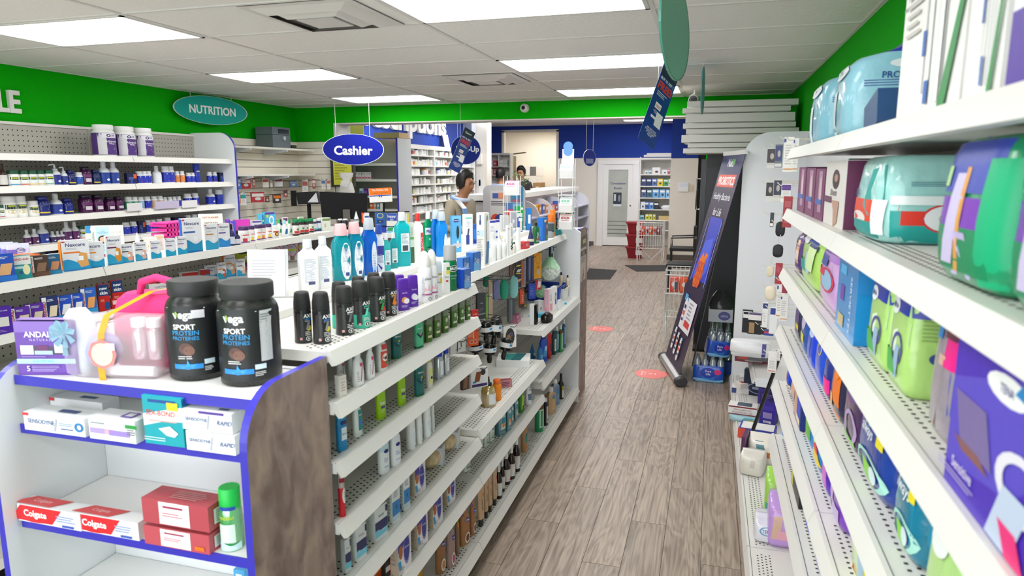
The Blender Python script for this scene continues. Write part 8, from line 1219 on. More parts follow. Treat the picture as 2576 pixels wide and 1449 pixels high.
def optb(px, ys, lab, zs):
    C = [ony(p[0], p[1], y) for p, y in zip(px, ys)]; C[2] = C[3]+(C[1]-C[0]); tl_, tr, br, bl = C; o = (bl+br)/2; e = empty('promo_banner', lab, 'banner', tuple(o)); u, v = br-bl, tl_-bl; n = u.cross(v).normalized()
    MB().hexa([bl-n*.002, br-n*.002, br, bl, tl_-n*.002, tr-n*.002, tr, tl_], mat('153f86', rough=.35)).part('board', e); P = Plane(o, u, v); P.n = n
    pr = [('F#', 0, .9, .99, .19, '0c2338'), ('F#', 0, .2, .99, .38, '123a92'), ('Ft', -.05, .9, .6, .07, 'f2f4f8', 'Option+'), ('Ft', 0, .775, .8, .055, 'f2f4f8', 'BUY 10, GET 1', dict(b=.03)), ('Ft', 0, .69, .84, .1, 'd83a3a', 'FREE!', dict(b=.04)), ('F=', 0, .595, .7, .06, 'd9dde8', 3), ('F#', -.1, .46, .36, .07, 'f2f2f4'), ('Ft', -.1, .455, .3, .035, 'c83038', 'FREE!'), ('Ft', -.2, .385, .3, .05, 'e6e8f0', 'Option+\nCOLLECTOR\nCARD'), ('F/', .4, .32, .4, .16, 'eceef0', -.1), ('F#', -.2, .315, .36, .03, 'eceef0'), ('Ft', 0, .14, .7, .15, 'f2f4f8', 'ASK FOR YOUR\nCOLLECTOR CARD\nAT THE CASH\nTODAY!', dict(b=.02))]
    q = MB(); prims(q, P, P.h, pr, False); q.part('lettering', e); k = tl_*.72+bl*.28; MB().tube([k, (k.x, k.y, zs)], .0016, mat('e8e6de'), 5).part('cord', e)
optb([(1675, 146), (1711, 184), (1640, 383), (1605, 345)], [5.0, 5.16, 4.86, 4.7], 'slanted blue promotional banner hanging near the right lights', CZ); optb([(1170, 319), (1196, 335), (1152, 440), (1128, 422)], [7.1, 7.25, 6.95, 6.8], 'small slanted blue promotional banner hanging near the pick up sign', CZ)
# wall letters
def letters(s, o, u, v, depth, m, name, lab, bold=.03):
    vs, fs, ar = text2d(s, bold); o, u, v = Vector(o), Vector(u), Vector(v); n = u.normalized().cross(v.normalized()); b = MB()
    f = [o+u*a+v*c+n*depth for a, c in vs]; b.add(f, fs, m); bk = [p-n*depth for p in f]; from collections import Counter; cn = Counter()
    for q in fs:
        for i in range(len(q)): cn[tuple(sorted((q[i], q[(i+1) % len(q)])))] += 1
    sd = []
    for q in fs:
        for i in range(len(q)):
            a, c = q[i], q[(i+1) % len(q)]
            if cn[tuple(sorted((a, c)))] == 1: sd.append((a+len(f), c+len(f), c, a))
    b.add(f+bk, sd, m); return b.thing(name, lab, 'lettering')
LM = mat('e9e7e2', rough=.5); p = onx(-60, 277, -5.048); p2 = onx(47, 277, -5.048); letters('ALE', p, (0, p2.y-p.y, 0), (0, 0, .165), .03, LM, 'wall_letters', 'white raised letters cut off at the left of the green wall')
letters('Prescriptions', (-5.048, 9.05, 2.38), (0, 3.62, 0), (0, 0, .5), .05, LM, 'wall_letters', 'large white raised letters reading prescriptions on the blue wall')
# cameras
c = ony(1320, 272, 7.65); e = empty('security_camera', 'white dome camera on the green bulkhead', 'camera', (c.x, 7.668, c.z)); MB().rings([[(c.x+r*cos(t*pi/8), y, c.z+r*sin(t*pi/8)) for t in range(16)] for r, y in ((.05, 7.668), (.05, 7.63), (.04, 7.6), (.02, 7.585))], mat('e6e4e0', rough=.3)).part('housing', e); MB().rings([[(c.x+r*cos(t*pi/8), y, c.z+r*sin(t*pi/8)) for t in range(16)] for r, y in ((.022, 7.585), (.015, 7.578))], mat('2a2a2c', rough=.1)).part('lens', e)
c = onz(1748, 226, 2.6); e = empty('security_camera', 'black and white bullet camera on the ceiling above the stacked shelves', 'camera', (c.x, c.y, 2.6)); MB().tube([(c.x, c.y, 2.6), (c.x, c.y, 2.55)], .012, mat('e6e4e0')).part('mount', e); MB().tube([(c.x, c.y+.05, 2.53), (c.x-.01, c.y-.08, 2.5)], .045, mat('dcdad6', rough=.3), 14).part('housing', e); MB().tube([(c.x-.0095, c.y-.078, 2.5), (c.x-.01, c.y-.09, 2.498)], .04, mat('161517', rough=.1), 14).part('lens', e)
# ------------------------------------------------------------------ slatwall goods and cash desk
view(560, 290, 5.3676)
p = onx(700, 395, -4.88); e = empty('cash_box', 'grey metal safe box on the upper slatwall shelf', 'safe', (-4.88, p.y, 2.091)); GM = mat('6c747c', rough=.35, metal=.2); y = p.y
MB().box(-5.0, y-.17, 2.091, -4.78, y+.17, 2.235, GM).part('body', e); MB().box(-5.0, y-.17, 2.239, -4.78, y+.17, 2.32, GM).part('lid', e); MB().box(-4.78, y-.06, 2.25, -4.776, y+.14, 2.3, mat('2a3036', rough=.2)).part('display', e); MB().tube([(-4.78, y+.04, 2.2), (-4.765, y+.04, 2.2)], .025, mat('c9ced2', metal=.5), 12).part('dial', e); MB().box(-4.86, y+.19, 2.091, -4.78, y+.29, 2.13, mat('1c1b1d')).thing('small_adapter', 'small black device beside the grey safe box', 'device')
bl_ = lambda c1, c2, s=.7: Bx(c1, [('F#', 0, s, .9, .3, c2), ('Fo', 0, .35, .5, .3, 'd8d8d4')], .15, **CARD)
for i, (cx, by, w_, h, a, b_, l) in enumerate([(220, 990, 60, 150, '2a7ac0', 'e6eef4', 'blue'), (315, 990, 130, 140, 'b02a30', 'd8c8c8', 'row of red'), (425, 970, 30, 120, 'b84a44', 'e8e0dc', 'thin red'), (582, 975, 80, 130, 'e4ddd0', 'b84a44', 'cream and red'), (660, 970, 30, 100, 'dcd8d0', 'b9a9a0', 'pale thin'), (755, 960, 110, 120, 'd9d6d8', '8a3a44', 'grey and white'), (955, 965, 105, 80, '5a7ab4', 'a8b8d4', 'grey blue')]):
    hang(bl_(a, b_), cx, by, w_, h, f'{l} battery pack on the upper slatwall hooks, {ORD[i]} from the left', X=-4.88, xb=-5.024, parent=sw1, rz=rad(60))
for i, (cx, by, w_, h, a, b_, l) in enumerate([(222, 1190, 45, 150, 'e07a2a', 'e8d83a', 'orange'), (280, 1215, 85, 170, 'e6e8ea', '2aa0a0', 'white and teal'), (475, 1175, 175, 140, 'b8303a', 'e6e2de', 'wide red'), (605, 1175, 55, 90, '6a4a40', '8a6a5a', 'brown'), (735, 1185, 110, 120, '3a3436', 'e0761e', 'black and orange'), (852, 1105, 55, 100, 'a8504e', '4a4648', 'red and dark')]):
    hang(bl_(a, b_), cx, by, w_, h, f'{l} pack on the lower slatwall hooks, {ORD[i]} from the left', X=-4.86, xb=-5.024, parent=sw1, rz=rad(60))
hang(Bx('171517', [], .3, name='umbrella', cat='umbrella'), 965, 1225, 75, 210, 'black folded umbrella hanging on the slatwall', X=-4.88, xb=-5.024, parent=sw1, rz=rad(60))
for i, (cx, by, w_, h, a, b_, l) in enumerate([(1120, 1060, 75, 195, 'ece8e2', 'b8504a', 'white and red'), (1235, 990, 40, 130, 'a83a30', 'e6d8d0', 'dark red'), (1365, 1000, 55, 140, 'e9e2d4', '4a6aa0', 'cream'), (1437, 1000, 45, 140, 'e9e2d4', 'b8504a', 'cream'), (1425, 1240, 70, 210, '7a5a36', 'a88a5a', 'brown and gold'), (935, 1330, 60, 140, '6a3a26', '8a5a40', 'chestnut')]):
    p = ony(cx, by, 7.52); rz_ = rad(28); put(bl_(a, b_), cx, by, w_, h, rz_, y=7.52, k=.15, label=f'{l} pack hanging on the back slatwall, {ORD[i]} from the left'); q = ony(cx, by-h+6, 7.52); MB().tube([(q.x, 7.645, q.z), (q.x, 7.48, q.z), (q.x, 7.47, q.z+.012)], .0025, WIRE, 5).part('peg_hook', sw2)
view()
cd = empty('cash_desk', 'grey and white cash desk behind the first aid gondola', 'desk', (-3.55, 6.2, 0)); MB().box(-4.2, 5.95, 0, -2.95, 6.5, 1.2, mat('8a817b', rough=.5)).part('body', cd); MB().box(-4.25, 5.9, 1.2, -2.9, 6.55, 1.24, WHITE).part('desk_top', cd)
e = empty('monitor', 'black computer monitor seen from behind on the cash desk', 'monitor', (-3.6, 6.3, 1.24)); e.rotation_euler = (0, 0, rad(26)); BKM = mat('0d0c0e', rough=.55, spec=.2)
link('screen', MB().hexa([(-.24, -.02, .1), (.21, -.02, .1), (.21, .02, .1), (-.24, .02, .1), (-.26, .0, .38), (.22, .0, .36), (.22, .03, .36), (-.26, .03, .38)], BKM).mesh('screen'), e); link('neck', MB().box(-.03, -.05, .02, .04, -.02, .2, mat('5a554f', rough=.5)).mesh('neck'), e); link('foot', MB().box(-.12, -.1, 0, .12, .08, .02, BKM).mesh('foot'), e)
e = empty('customer_display', 'black tilted customer display on a pole', 'display', (-4.0, 6.25, 1.24)); e.rotation_euler = (0, 0, rad(20)); link('pole', MB().tube([(0, 0, 0), (0, 0, .26)], .02, BKM, 10).mesh('pole'), e); link('head', MB().hexa([(-.1, -.05, .25), (.12, -.05, .25), (.12, .05, .25), (-.1, .05, .25), (-.12, -.02, .37), (.09, -.02, .38), (.09, .06, .38), (-.12, .06, .37)], BKM).mesh('head'), e); link('glass', MB().add([(.0, -.052, .27), (.11, -.052, .27), (.085, -.026, .37)], [(0, 1, 2)], mat('c9c9cc', rough=.1)).mesh('glass'), e)
view(820, 400, 6.585)
gr = empty('gift_card_rack', 'black wire rack of gift cards with orange header sign', 'card rack', tuple(ony(950, 1160, 6.0))); g0 = Vector(ORG[gr]); MB().tube([ony(960, 1320, 6.02), ony(960, 720, 6.02)], .01, BKM).part('post', gr); c4 = [ony(a, b, 6.03) for a, b in ((705, 490), (1085, 480), (1100, 705), (725, 725))]
MB().hexa([c4[3], c4[2], c4[2]+Vector((0, .004, 0)), c4[3]+Vector((0, .004, 0)), c4[0], c4[1], c4[1]+Vector((0, .004, 0)), c4[0]+Vector((0, .004, 0))], mat('f2f0ee')).part('header', gr)
P = Plane((c4[2]+c4[3])/2, c4[2]-c4[3], c4[0]-c4[3]); P.n = Vector((0, -1, 0)); q = MB(); prims(q, P, P.h, [('F#', 0, .75, .98, .48, 'f27a1a'), ('Ft', 0, .86, .72, .16, 'fbf2ea', 'The Perfect Gift'), ('F=', 0, .64, .6, .06, '8a4a1a', 1), ('F#', 0, .46, .98, .06, '2a4ab0'), ('Fp', 0, .4, .16, .3, '2a5ac8', [(0, 1), (.5, .7), (1, 1), (.9, .2), (.5, .6), (.1, .2)])], False); q.part('printed_design', gr)
for i, (cx, by, w_, h, c, pr) in enumerate([(630, 1060, 70, 170, 'e8562a', [('F#', .3, .6, .5, .5, 'e6eaf0')]), (680, 1010, 75, 120, 'e9ecf0', [('F#', 0, .4, .9, .3, '2a4a9a')]), (905, 1100, 180, 215, '1f5fa8', [('Fr', 0, .75, .6, .4, 'e8d83a', .8), ('F#', 0, .3, .6, .24, '14357a'), ('Ft', 0, .3, .4, .1, 'e8d83a', 'gift')]), (1095, 1110, 175, 215, 'efece4', [('F#', 0, .7, .98, .58, '1f4fb4'), ('Ft', 0, .72, .8, .26, 'f4f6fa', 'happy', dict(b=.02)), ('Ft', 0, .5, .3, .14, 'f4f6fa', 'him')]), (1345, 1080, 60, 180, 'e0d23a', [('F#', -.3, .5, .4, .9, 'e8e8e4')]), (1065, 1230, 100, 110, '8ac0d8', [('F/', 0, .6, .9, .5, '3a9a4a', .3)]), (960, 1220, 90, 100, '2236a8', [])]):
    put(Bx(c, pr, .06, name='gift_card', cat='gift card'), cx, by, w_, h, rad(10), y=5.96, k=.06, label=f'{["orange", "white and blue", "blue and yellow", "blue and white lettered", "yellow edged", "sky blue", "dark blue"][i]} gift card on the black rack')
rack = MB()
for z in (880, 1120, 1240): rack.tube([ony(600, z, 5.985), ony(1380, z-10, 5.985)], .006, BKM)
rack.part('cross_bar', gr)
put(Bt('cone', '1c1a1a', 'f0f0f0', lab=(.02, .2, 'e6e6e6'), name='dropper_bottle', cat='bottle'), 505, 1050, 90, 185, 0, y=5.93, label='dropper bottle with white bulb on the cash desk'); put(Bt('jar', '2a2a2a', 'f2f2f0', name='cream_jar', cat='jar'), 240, 1095, 80, 105, 0, y=5.0, label='dark jar with white lid, left of two'); put(Bt('jar', '2a2a2a', 'f2f2f0', name='cream_jar', cat='jar'), 325, 1090, 80, 100, 0, y=5.0, label='dark jar with white lid, right of two')
bgp = ony(350, 620, 7.5); e = empty('carrier_bags', 'bundle of white plastic carrier bags hanging on the wall', 'bags', tuple(bgp)); e.scale = (.72, .72, .75)
b = MB(); Loft([(0, .13, .05, 4), (.08, .14, .06, 3), (.2, .11, .05, 3), (.26, .06, .03, 2.5), (.32, .12, .04, 4), (.38, .13, .03, 4)]).mesh(b, mat('ece9e4', rough=.5, bump=.5), 18); link('bundle', b.mesh('bundle'), e); link('bag_knot', MB().hexa([(-.08, -.07, .18), (.05, -.08, .14), (.06, -.05, .14), (-.07, -.04, .18), (-.06, -.07, .25), (.1, -.06, .24), (.1, -.04, .24), (-.05, -.04, .26)], mat('f4f2ee', rough=.5)).mesh('bag_knot'), e); link('wall_hook', MB().tube([(0, 0, .37), (0, .225, .37)], .004, WIRE, 6).mesh('wall_hook'), e)
fp = ony(282, 170, 7.62); o = MB().box(fp.x-.16, 7.6, fp.z-.21, fp.x+.15, 7.66, fp.z+.21, mat('35322a')).thing('framed_notice', 'yellow framed notice under the cashier sign', 'notice'); MB().box(fp.x-.12, 7.597, fp.z-.19, fp.x+.13, 7.601, fp.z+.19, mat('d9d84a')).part('paper', o); decal((fp.x, 7.5965, fp.z-.19), (.25, 0, 0), (0, 0, .38), [('F=', 0, .5, .8, .7, 'a8a63a', 8)], 'lettering', o)
view(); yp = ony(893, 325, 8.45); o = MB().hexa([(yp.x-.1, 8.42, 2.27), (yp.x+.14, 8.42, 2.27), (yp.x+.14, 8.43, 2.27), (yp.x-.1, 8.43, 2.27), (yp.x-.14, 8.5, 2.56), (yp.x+.1, 8.5, 2.56), (yp.x+.1, 8.51, 2.56), (yp.x-.14, 8.51, 2.56)], mat('dcc83a')).thing('notice_card', 'yellow notice card leaning on top of the white shelf unit', 'notice')
# white unit with pink and purple cartons behind the cashier sign
un = empty('display_shelf', 'white shelf unit with pink cartons behind the cashier sign', 'shelving', (-4.4, 8.6, 0)); MB().box(-4.98, 8.78, 0, -4.02, 8.8, 2.26, PEG).part('back_panel', un); endpanel(un, 'x', -4.02, .025, [(8.8, 0), (8.8, 2.26), (8.38, 2.26), (8.38, 0)], mat('cfd0d4'), mat('cfd0d4'), EDGEB)
UZ = [1.93, 1.72, 1.5, 1.32, 1.05]
for z in UZ: MB().box(-4.98, 8.42, z-.03, -4.03, 8.78, z, SHELFW).part('shelf', un)
view(820, 400, 6.585)
for i in range(7): put(Bx('f0e6ea', [('F#', 0, .2, .9, .26, 'e0608a'), ('Fo', 0, .75, .3, .3, 'b8486a')], .5, name='medicine_carton', cat='box'), 412+52*i, 272, 50, 118, 0, 1.72, y=8.47, k=.5, label=f'pink and white carton behind the cashier sign, {ORD[i]} from the left')
for i, (cx, c, c2) in enumerate([(590, 'd8e6f2', '3a8ac8'), (660, '6a2f9c', 'a86ac8'), (735, '5a2a96', 'e08a3a'), (825, '4aa84a', 'e0f0d8')]): put(Bx(c, [('F#', 0, .5, .8, .3, c2)], .5, name='medicine_carton', cat='box'), cx, 503, 68, 118, 0, 1.5, y=8.47, k=.5, label=f'{["white and blue", "violet", "violet and orange", "green"][i]} carton on the shelf below the pink ones')
for i, c in enumerate(['e0662a', 'd8a08a', '4a9ac0', 'e6e2da']): put(Bx(c, [('F#', 0, .6, .8, .3, 'f0ece6')], .5, name='medicine_carton', cat='box'), 760+55*i, 835, 52, 95, 0, 1.32, y=8.47, k=.5, label=f'{["orange", "peach", "blue", "cream"][i]} carton seen under the gift card header')
view(); MB().box(-4.35, 8.42, 2.262, -3.99, 8.72, 2.33, mat('c9a678', rough=.7)).thing('cardboard_box', 'flat brown cardboard box on top of the white shelf unit', 'box'); p = onx(1128, 355, -4.9); o = MB().hexa([(-4.93, p.y-.12, 2.272), (-4.93, p.y+.12, 2.272), (-4.91, p.y+.12, 2.272), (-4.91, p.y-.12, 2.272), (-4.98, p.y-.12, 2.52), (-4.98, p.y+.12, 2.52), (-4.96, p.y+.12, 2.52), (-4.96, p.y-.12, 2.52)], mat('e2e2e4', rough=.3)).thing('document_frame', 'white framed paper leaning on top of the dispensary shelves', 'frame')
# ------------------------------------------------------------------ dispensary bottles
pm = {}
def rxp(k, c, c2):
    if (k, c, c2) not in pm:
        pm[k, c, c2] = {'b': lambda: bottle('pill', .065, .115, 'f0efec', c, lab=(.12, .6, c2), segs=10, name='medicine_bottle'), 's': lambda: bottle('pill', .05, .085, 'efeeea', c, lab=(.12, .6, c2), segs=10, name='medicine_bottle'), 'j': lambda: bottle('jar', .09, .1, 'f1f0ec', c, lab=(.1, .55, c2), segs=12, name='medicine_bottle'), 't': lambda: bottle('tall', .055, .14, 'eceae6', c, lab=(.08, .45, c2), sq=2, segs=10, name='medicine_bottle'),
            'x': lambda: box(.07, .1, .1, 'efeeec', [('F#', 0, .7, .9, .3, c2), ('F=', 0, .3, .7, .3, 'c9c6c2', 2)], name='medicine_box'), 'w': lambda: box(.13, .1, .08, 'ecebe8', [('F#', -.3, .5, .3, .7, c2), ('F=', .3, .5, .4, .5, 'c2c0bc', 3)], name='medicine_box')}[k]()
    return pm[k, c, c2]
random.seed(21); nm = {'b': 'white pill bottle', 's': 'small white pill bottle', 'j': 'round white tub', 't': 'tall white bottle', 'x': 'upright medicine box', 'w': 'wide medicine box'}
for b in range(1, 5):
    for s_, z in enumerate(RXZ[:7]):
        y = RXY[b]+.05; i = 0
        while y < RXY[b+1]-.1 and i < 12:
            k = random.choice('bbsjjtxwbx'); c = random.choice(['f0f0ee']*6+['2a4fb4', '2a4fb4', '2a8a5a', 'e6e4e0', 'e0861e'] if random.random() < .5 else ['f0f0ee']); c2 = random.choice(['e6e6e6', 'dfe4ea', 'cfdcec', 'e9e2de', 'dcebe4', '9ac0dc', 'c86a62', 'e6dca8'] if random.random() < .6 else ['e8e6e4'])
            w_ = {'b': .065, 's': .05, 'j': .09, 't': .055, 'x': .07, 'w': .13}[k]; cn = {'2a4fb4': ' with blue cap', '2a8a5a': ' with green cap', 'e0861e': ' with orange cap'}.get(c, '') if k not in 'xw' else ''
            if random.random() < .86:
                stamp(rxp(k, c, c2), (RXX-.06-random.uniform(0, .04), y+w_/2, z), rad(90+random.uniform(-15, 15)), f'{nm[k]}{cn}, {ORD[i]} on shelf {ORD[s_]} of dispensary bay {ORD[b-1]}', 'dispensary stock'); i += 1
            y += w_+random.uniform(.012, .03)*(1 if b < 3 else 1.6)
# ------------------------------------------------------------------ counter display stands
def kick(x, y, z, tiers, lab, header=False, s=1.0):
    e = empty('counter_display', lab, 'display stand', (x, y, z)); m = mat('efefef', rough=.35); w_, d = .105*s, .1*s; H = .125*s; t = MB(); n = len(tiers)
    for sx in (-1, 1):
        for sy in (-1, 1): t.tube([(x+sx*w_/2, y+sy*d/2, z), (x+sx*w_/2, y+sy*d/2, z+H*n+.02)], .0028, m, 5)
    t.part('upright_wire', e)
    for i, (c, wd) in enumerate(tiers):
        zz = z+.006+H*i; MB().tube([(x-w_/2, y-d/2, zz), (x+w_/2, y-d/2, zz), (x+w_/2, y+d/2, zz), (x-w_/2, y+d/2, zz)], .003, m, 5, True).part('tier_wire', e)
        if c is None: continue
        bx_ = MB().prism([(y-d*.46, zz+.004), (y+d*.44, zz+.004), (y+d*.44, zz+H*.85), (y-d*.1, zz+H*.85), (y-d*.5, zz+H*.42)], lambda u, v, k: (x-w_*.45+w_*.9*k, u, v), mat('f4f3f2')).part('card_box', e)
        a = Vector((x, y-d*.5, zz+H*.42)); v = Vector((0, d*.4, H*.43)); P = Plane(a, (w_*.9, 0, 0), v); q = MB(); prims(q, P, P.h, [('F#', 0, .96, .98, .06, c), ('Ft', 0, .55, .7, .36, c, 'KICK', dict(b=.04)), ('F=', 0, .2, .66, .1, c, 1)], False); q.part('lettering', bx_)
    if header:
        zz = z+H*n; MB().box(x-w_*.42, y+d*.3, zz-H*.1, x+w_*.42, y+d*.34, zz+H*.75, mat('f3f3f3')).part('header_card', e)
        c = MB(); c.rings([[(x+.036*s*cos(a), yy, zz+H*k+.036*s*sin(a)) for a in [2*pi*i/20 for i in range(20)]] for yy, k in ((y+d*.28, .9), (y+d*.26, .9))], mat('6aa4e8')); c.part('badge', e)
        c = MB(); c.rings([[(x+.034*s*cos(a), yy, zz+H*.62+.034*s*sin(a)) for a in [2*pi*i/20 for i in range(20)]] for yy in (y+d*.275, y+d*.255)], mat('6aa4e8')); c.part('badge', e)
kick(-1.04, 5.05, 1.392, [('c8283a', 1), ('4ab88a', 1), (None, 0), ('8ab8dc', 1)], 'white wire card display with blue round badge on the far gondola end', True); kick(-1.45, 5.0, 1.392, [(None, 0), (None, 0), ('d8288a', 1)], 'white wire card display with pink lettering on the gondola end', s=1.0)
# privacy screen
ps = empty('privacy_screen', 'grey rounded privacy screen with health posters on the dispensary counter', 'screen', (-2.55, 8.3, 0)); xa, xb_, zt = ony(1215, 470, 8.2).x, ony(1321, 470, 8.2).x, 1.655
MB().prism([(xa, 0), (xb_, 0), (xb_, zt-.08)]+arc(xb_-.08, zt-.08, .08, 0, 90, 6)+arc(xa+.08, zt-.08, .08, 90, 180, 6), lambda u, v, t: (u, 8.2+.02*t, v), mat('c9c8cc', rough=.5)).part('panel', ps)
w_ = xb_-xa; decal(((xa+xb_)/2, 8.198, 1.0), (w_, 0, 0), (0, 0, zt-1.0), [('F#', -.25, .54, .4, .72, 'dcd8d8'), ('F#', -.36, .8, .18, .1, '3a5aa8'), ('F#', -.12, .8, .14, .12, 'e89a78'), ('F=', -.25, .66, .36, .1, '5a5a66', 3), ('Fo', -.4, .34, .24, .24, 'd8462e'), ('Fo', -.15, .34, .3, .24, '2a3a8a'), ('F#', .62, .5, .3, .96, '3a8ab8'), ('Ft', .62, .4, .24, .16, 'd8503a', 'Switch\nand'), ('Ft', .62, .72, .24, .08, 'd84a3a', 'health')], 'printed_design', ps)
# plant
pl_ = empty('potted_plant', 'green leafy plant on the counter before the half hidden face', 'plant', tuple(ony(1302, 485, 9.2))); pc = Vector(ORG[pl_]); MB().lathe([(0, .05), (.09, .07)], mat('3a3a36'), tuple(pc), 12).part('pot', pl_); random.seed(5); lf = MB(); LG = mat('4f7a34', rough=.5); L2 = mat('6a944a', rough=.5)
for i in range(90):
    a = random.uniform(0, 2*pi); r = random.uniform(.02, .16); z = random.uniform(.1, .3)-r*.3; c = pc+Vector((r*cos(a), r*sin(a), z)); d = Vector((cos(a+random.uniform(-1, 1)), sin(a), random.uniform(-.2, .8))).normalized()*.045; q = d.cross(Vector((0, 0, 1)))
    if q.length: q = q.normalized()*.014
    lf.add([c, c+d*.5+q, c+d, c+d*.5-q], [(0, 1, 2, 3)], LG if i % 2 else L2)
lf.part('foliage', pl_, 'stuff')
# goods on the counter shelves facing the aisle
random.seed(9); k = 0
for b in range(5):
    for z in (1.2, .98, .74):
        y = CDY[b]+.08
        for j in range(4):
            if y > CDY[b+1]-.12 or k >= 44: break
            c = random.choice(['c8404a', 'e08a3a', 'd8c03a', 'e6e6ea', '3a9a8a', 'b85a6a', '4a6ac0', 'e8b0a0']); nmc = {'c8404a': 'red', 'e08a3a': 'orange', 'd8c03a': 'yellow', 'e6e6ea': 'white', '3a9a8a': 'teal', 'b85a6a': 'rose', '4a6ac0': 'blue', 'e8b0a0': 'peach'}[c]
            stamp(box(.13, .1, random.choice([.1, .13, .15]), c, [('F#', 0, .6, .8, .3, 'f0ece6'), ('F#', 0, .2, .5, .1, '555a66')], name='remedy_box', cat='box'), (CXF-.13, y+.07, z), pi/2, f'{nmc} remedy box, {ORD[j]} on the {["top", "middle", "low"][[1.2, .98, .74].index(z)]} shelf of counter bay {ORD[b]}', 'counter display stock'); y += .21; k += 1
# recessed shelf stock
view(1380, 240, 3.15)
for r, (z, by, it) in enumerate([(1.76, 585, [(778, 30, 30, 'd8c8b8'), (806, 26, 32, '8ac0d8'), (855, 66, 55, 'efe6dc'), (922, 44, 36, 'e6e8ee'), (955, 16, 40, 'c85a5a')]), (1.48, 672, [(755, 36, 58, '3a4a86'), (797, 40, 58, '2a3a70'), (840, 38, 58, '5a7ac0'), (885, 46, 58, 'e8c82a'), (930, 40, 56, '4aa05a'), (957, 14, 56, 'e6ece6')]), (1.2, 762, [(755, 40, 68, '5a6a9a'), (800, 42, 66, '3a6a7a'), (850, 52, 68, '6aa8e0'), (903, 46, 66, '7ab0dc'), (945, 28, 66, '8ac0e8')]), (.92, 848, [(748, 36, 58, 'e6eaf2'), (780, 34, 58, '4a6ac0'), (816, 34, 56, '5a9ad8'), (856, 40, 54, '26283a')]), (.66, 932, [(742, 34, 38, '5aa8b4'), (782, 28, 46, 'd8d83a'), (810, 26, 46, 'd0d040'), (838, 22, 46, 'c8cc3a')])]):
    for i, (cx, w_, h, c) in enumerate(it): put(Bx(c, [('F#', 0, .75, .8, .24, 'eef0f2'), ('Fo', .1, .35, .4, .3, '3a4050')], .6, name='health_device_box', cat='box'), cx, by, w_, h, 0, z, y=17.08, k=.6, label=f'{"boxed" if h > 40 else "small boxed"} health device, {ORD[i]} on the {ORD[r]} recessed shelf', group='recessed shelf stock')
view(); b = MB(); Loft([(0, .1, .12, 3), (.05, .14, .14, 3), (.1, .08, .1, 2.5)]).mesh(b, mat('e6e8ec', rough=.5, bump=.4), 14); o = link('folded_bag', b.mesh('folded_bag')); o.location = (-1.05, 17.12, .92); tag(o, 'crumpled white bag on the right of the recessed shelf', 'bag'); MB().box(-1.22, 17.0, .66, -.9, 17.3, .76, mat('d8c088', rough=.7)).thing('cardboard_box', 'open tan cardboard tray on the recessed shelf', 'box')
sp_ = MB().box(-1.62, 16.97, 2.172, -.96, 17.3, 2.22, SHELFW).box(-1.55, 16.97, 2.222, -.96, 17.3, 2.26, SHELFW).thing('spare_shelf', 'white metal shelves stored on top of the recessed shelf unit', 'shelf')
# column fittings, stock room
for i, (px, py, w_, h, c, l) in enumerate([(1208, 400, .1, .22, 'e6e2dc', 'white soap dispenser on the cream column'), (1212, 470, .14, .3, 'efeeea', 'white paper pinned on the cream column'), (1203, 450, .1, .3, 'e9e6e0', 'second white paper pinned lower on the cream column'), (1206, 510, .16, .4, 'e2e0de', 'white towel dispenser on the cream column')]):
    p = ony(px, py, 13.98); MB().box(p.x-w_/2, 13.9 if i in (0, 3) else 13.985, p.z-h/2, p.x+w_/2, 13.998, p.z+h/2, mat(c, rough=.4)).thing('wall_dispenser' if i in (0, 3) else 'pinned_paper', l, 'dispenser' if i in (0, 3) else 'paper')
view(1200, 400, 7.247)
for i, (x0, y0, x1, y1, c) in enumerate([(700, 145, 830, 300, 'e0dad2'), (830, 140, 960, 300, 'e8e2da'), (965, 140, 1075, 300, '6a6a66'), (1090, 145, 1215, 305, 'e6dfd6'), (940, 325, 1060, 480, 'ece6de'), (1075, 320, 1195, 430, 'e4ded4')]):
    a, b = ony(x0, y1, 19.38), ony(x1, y0, 19.38); o = MB().box(a.x, 19.385, a.z, b.x, 19.398, b.z, mat(c, rough=.7)).thing('pinned_paper', f'{"dark" if i == 2 else "pale"} sheet pinned on the stockroom wall, {ORD[i]} from the upper left', 'paper', 'stockroom papers')
a, b = ony(1050, 560, 19.0), ony(1195, 430, 19.0); o = MB().box(a.x, 18.8, 0, b.x, 19.3, b.z, mat('b08a5c', rough=.8)).thing('cardboard_box', 'tall brown cardboard box in the stockroom', 'box'); decal(((a.x+b.x)/2, 18.799, b.z-.3), (b.x-a.x, 0, 0), (0, 0, .3), [('F#', .1, .4, .4, .5, 'e6dcc8')], 'paper_label', o)
view(); p = ony(1284, 390, 17.4); cbx = MB().box(p.x-.12, 17.3, 0, p.x+.1, 17.6, 2.22, mat('8a7454', rough=.8)).thing('cardboard_stack', 'tall brown cardboard stack with open flap inside the opening', 'box'); MB().hexa([(p.x-.25, 17.3, 2.22), (p.x+.4, 17.3, 2.3), (p.x+.4, 17.5, 2.3), (p.x-.25, 17.5, 2.22), (p.x-.25, 17.3, 2.25), (p.x+.4, 17.3, 2.32), (p.x+.4, 17.5, 2.32), (p.x-.25, 17.5, 2.25)], mat('7a6848', rough=.8)).part('flap', cbx)
for i, (x, z, c) in enumerate([(-5.38, 1.95, 'efeeee'), (-5.28, 1.95, 'd8405a'), (-5.1, 1.95, 'e6e6e4'), (-5.0, 1.95, 'dfe6e0'), (-5.38, 1.74, 'f0eeec'), (-5.27, 1.74, 'd86a6a'), (-5.08, 1.74, 'e8e8e8')]): stamp(box(.09, .12, .15, c, [('F#', 0, .5, .7, .3, 'c9c6c4')], name='medicine_box', cat='box'), (x, 16.72, z), 0, f'medicine box on the small back shelf unit, {ORD[i]} counting from upper left', 'back shelf stock')
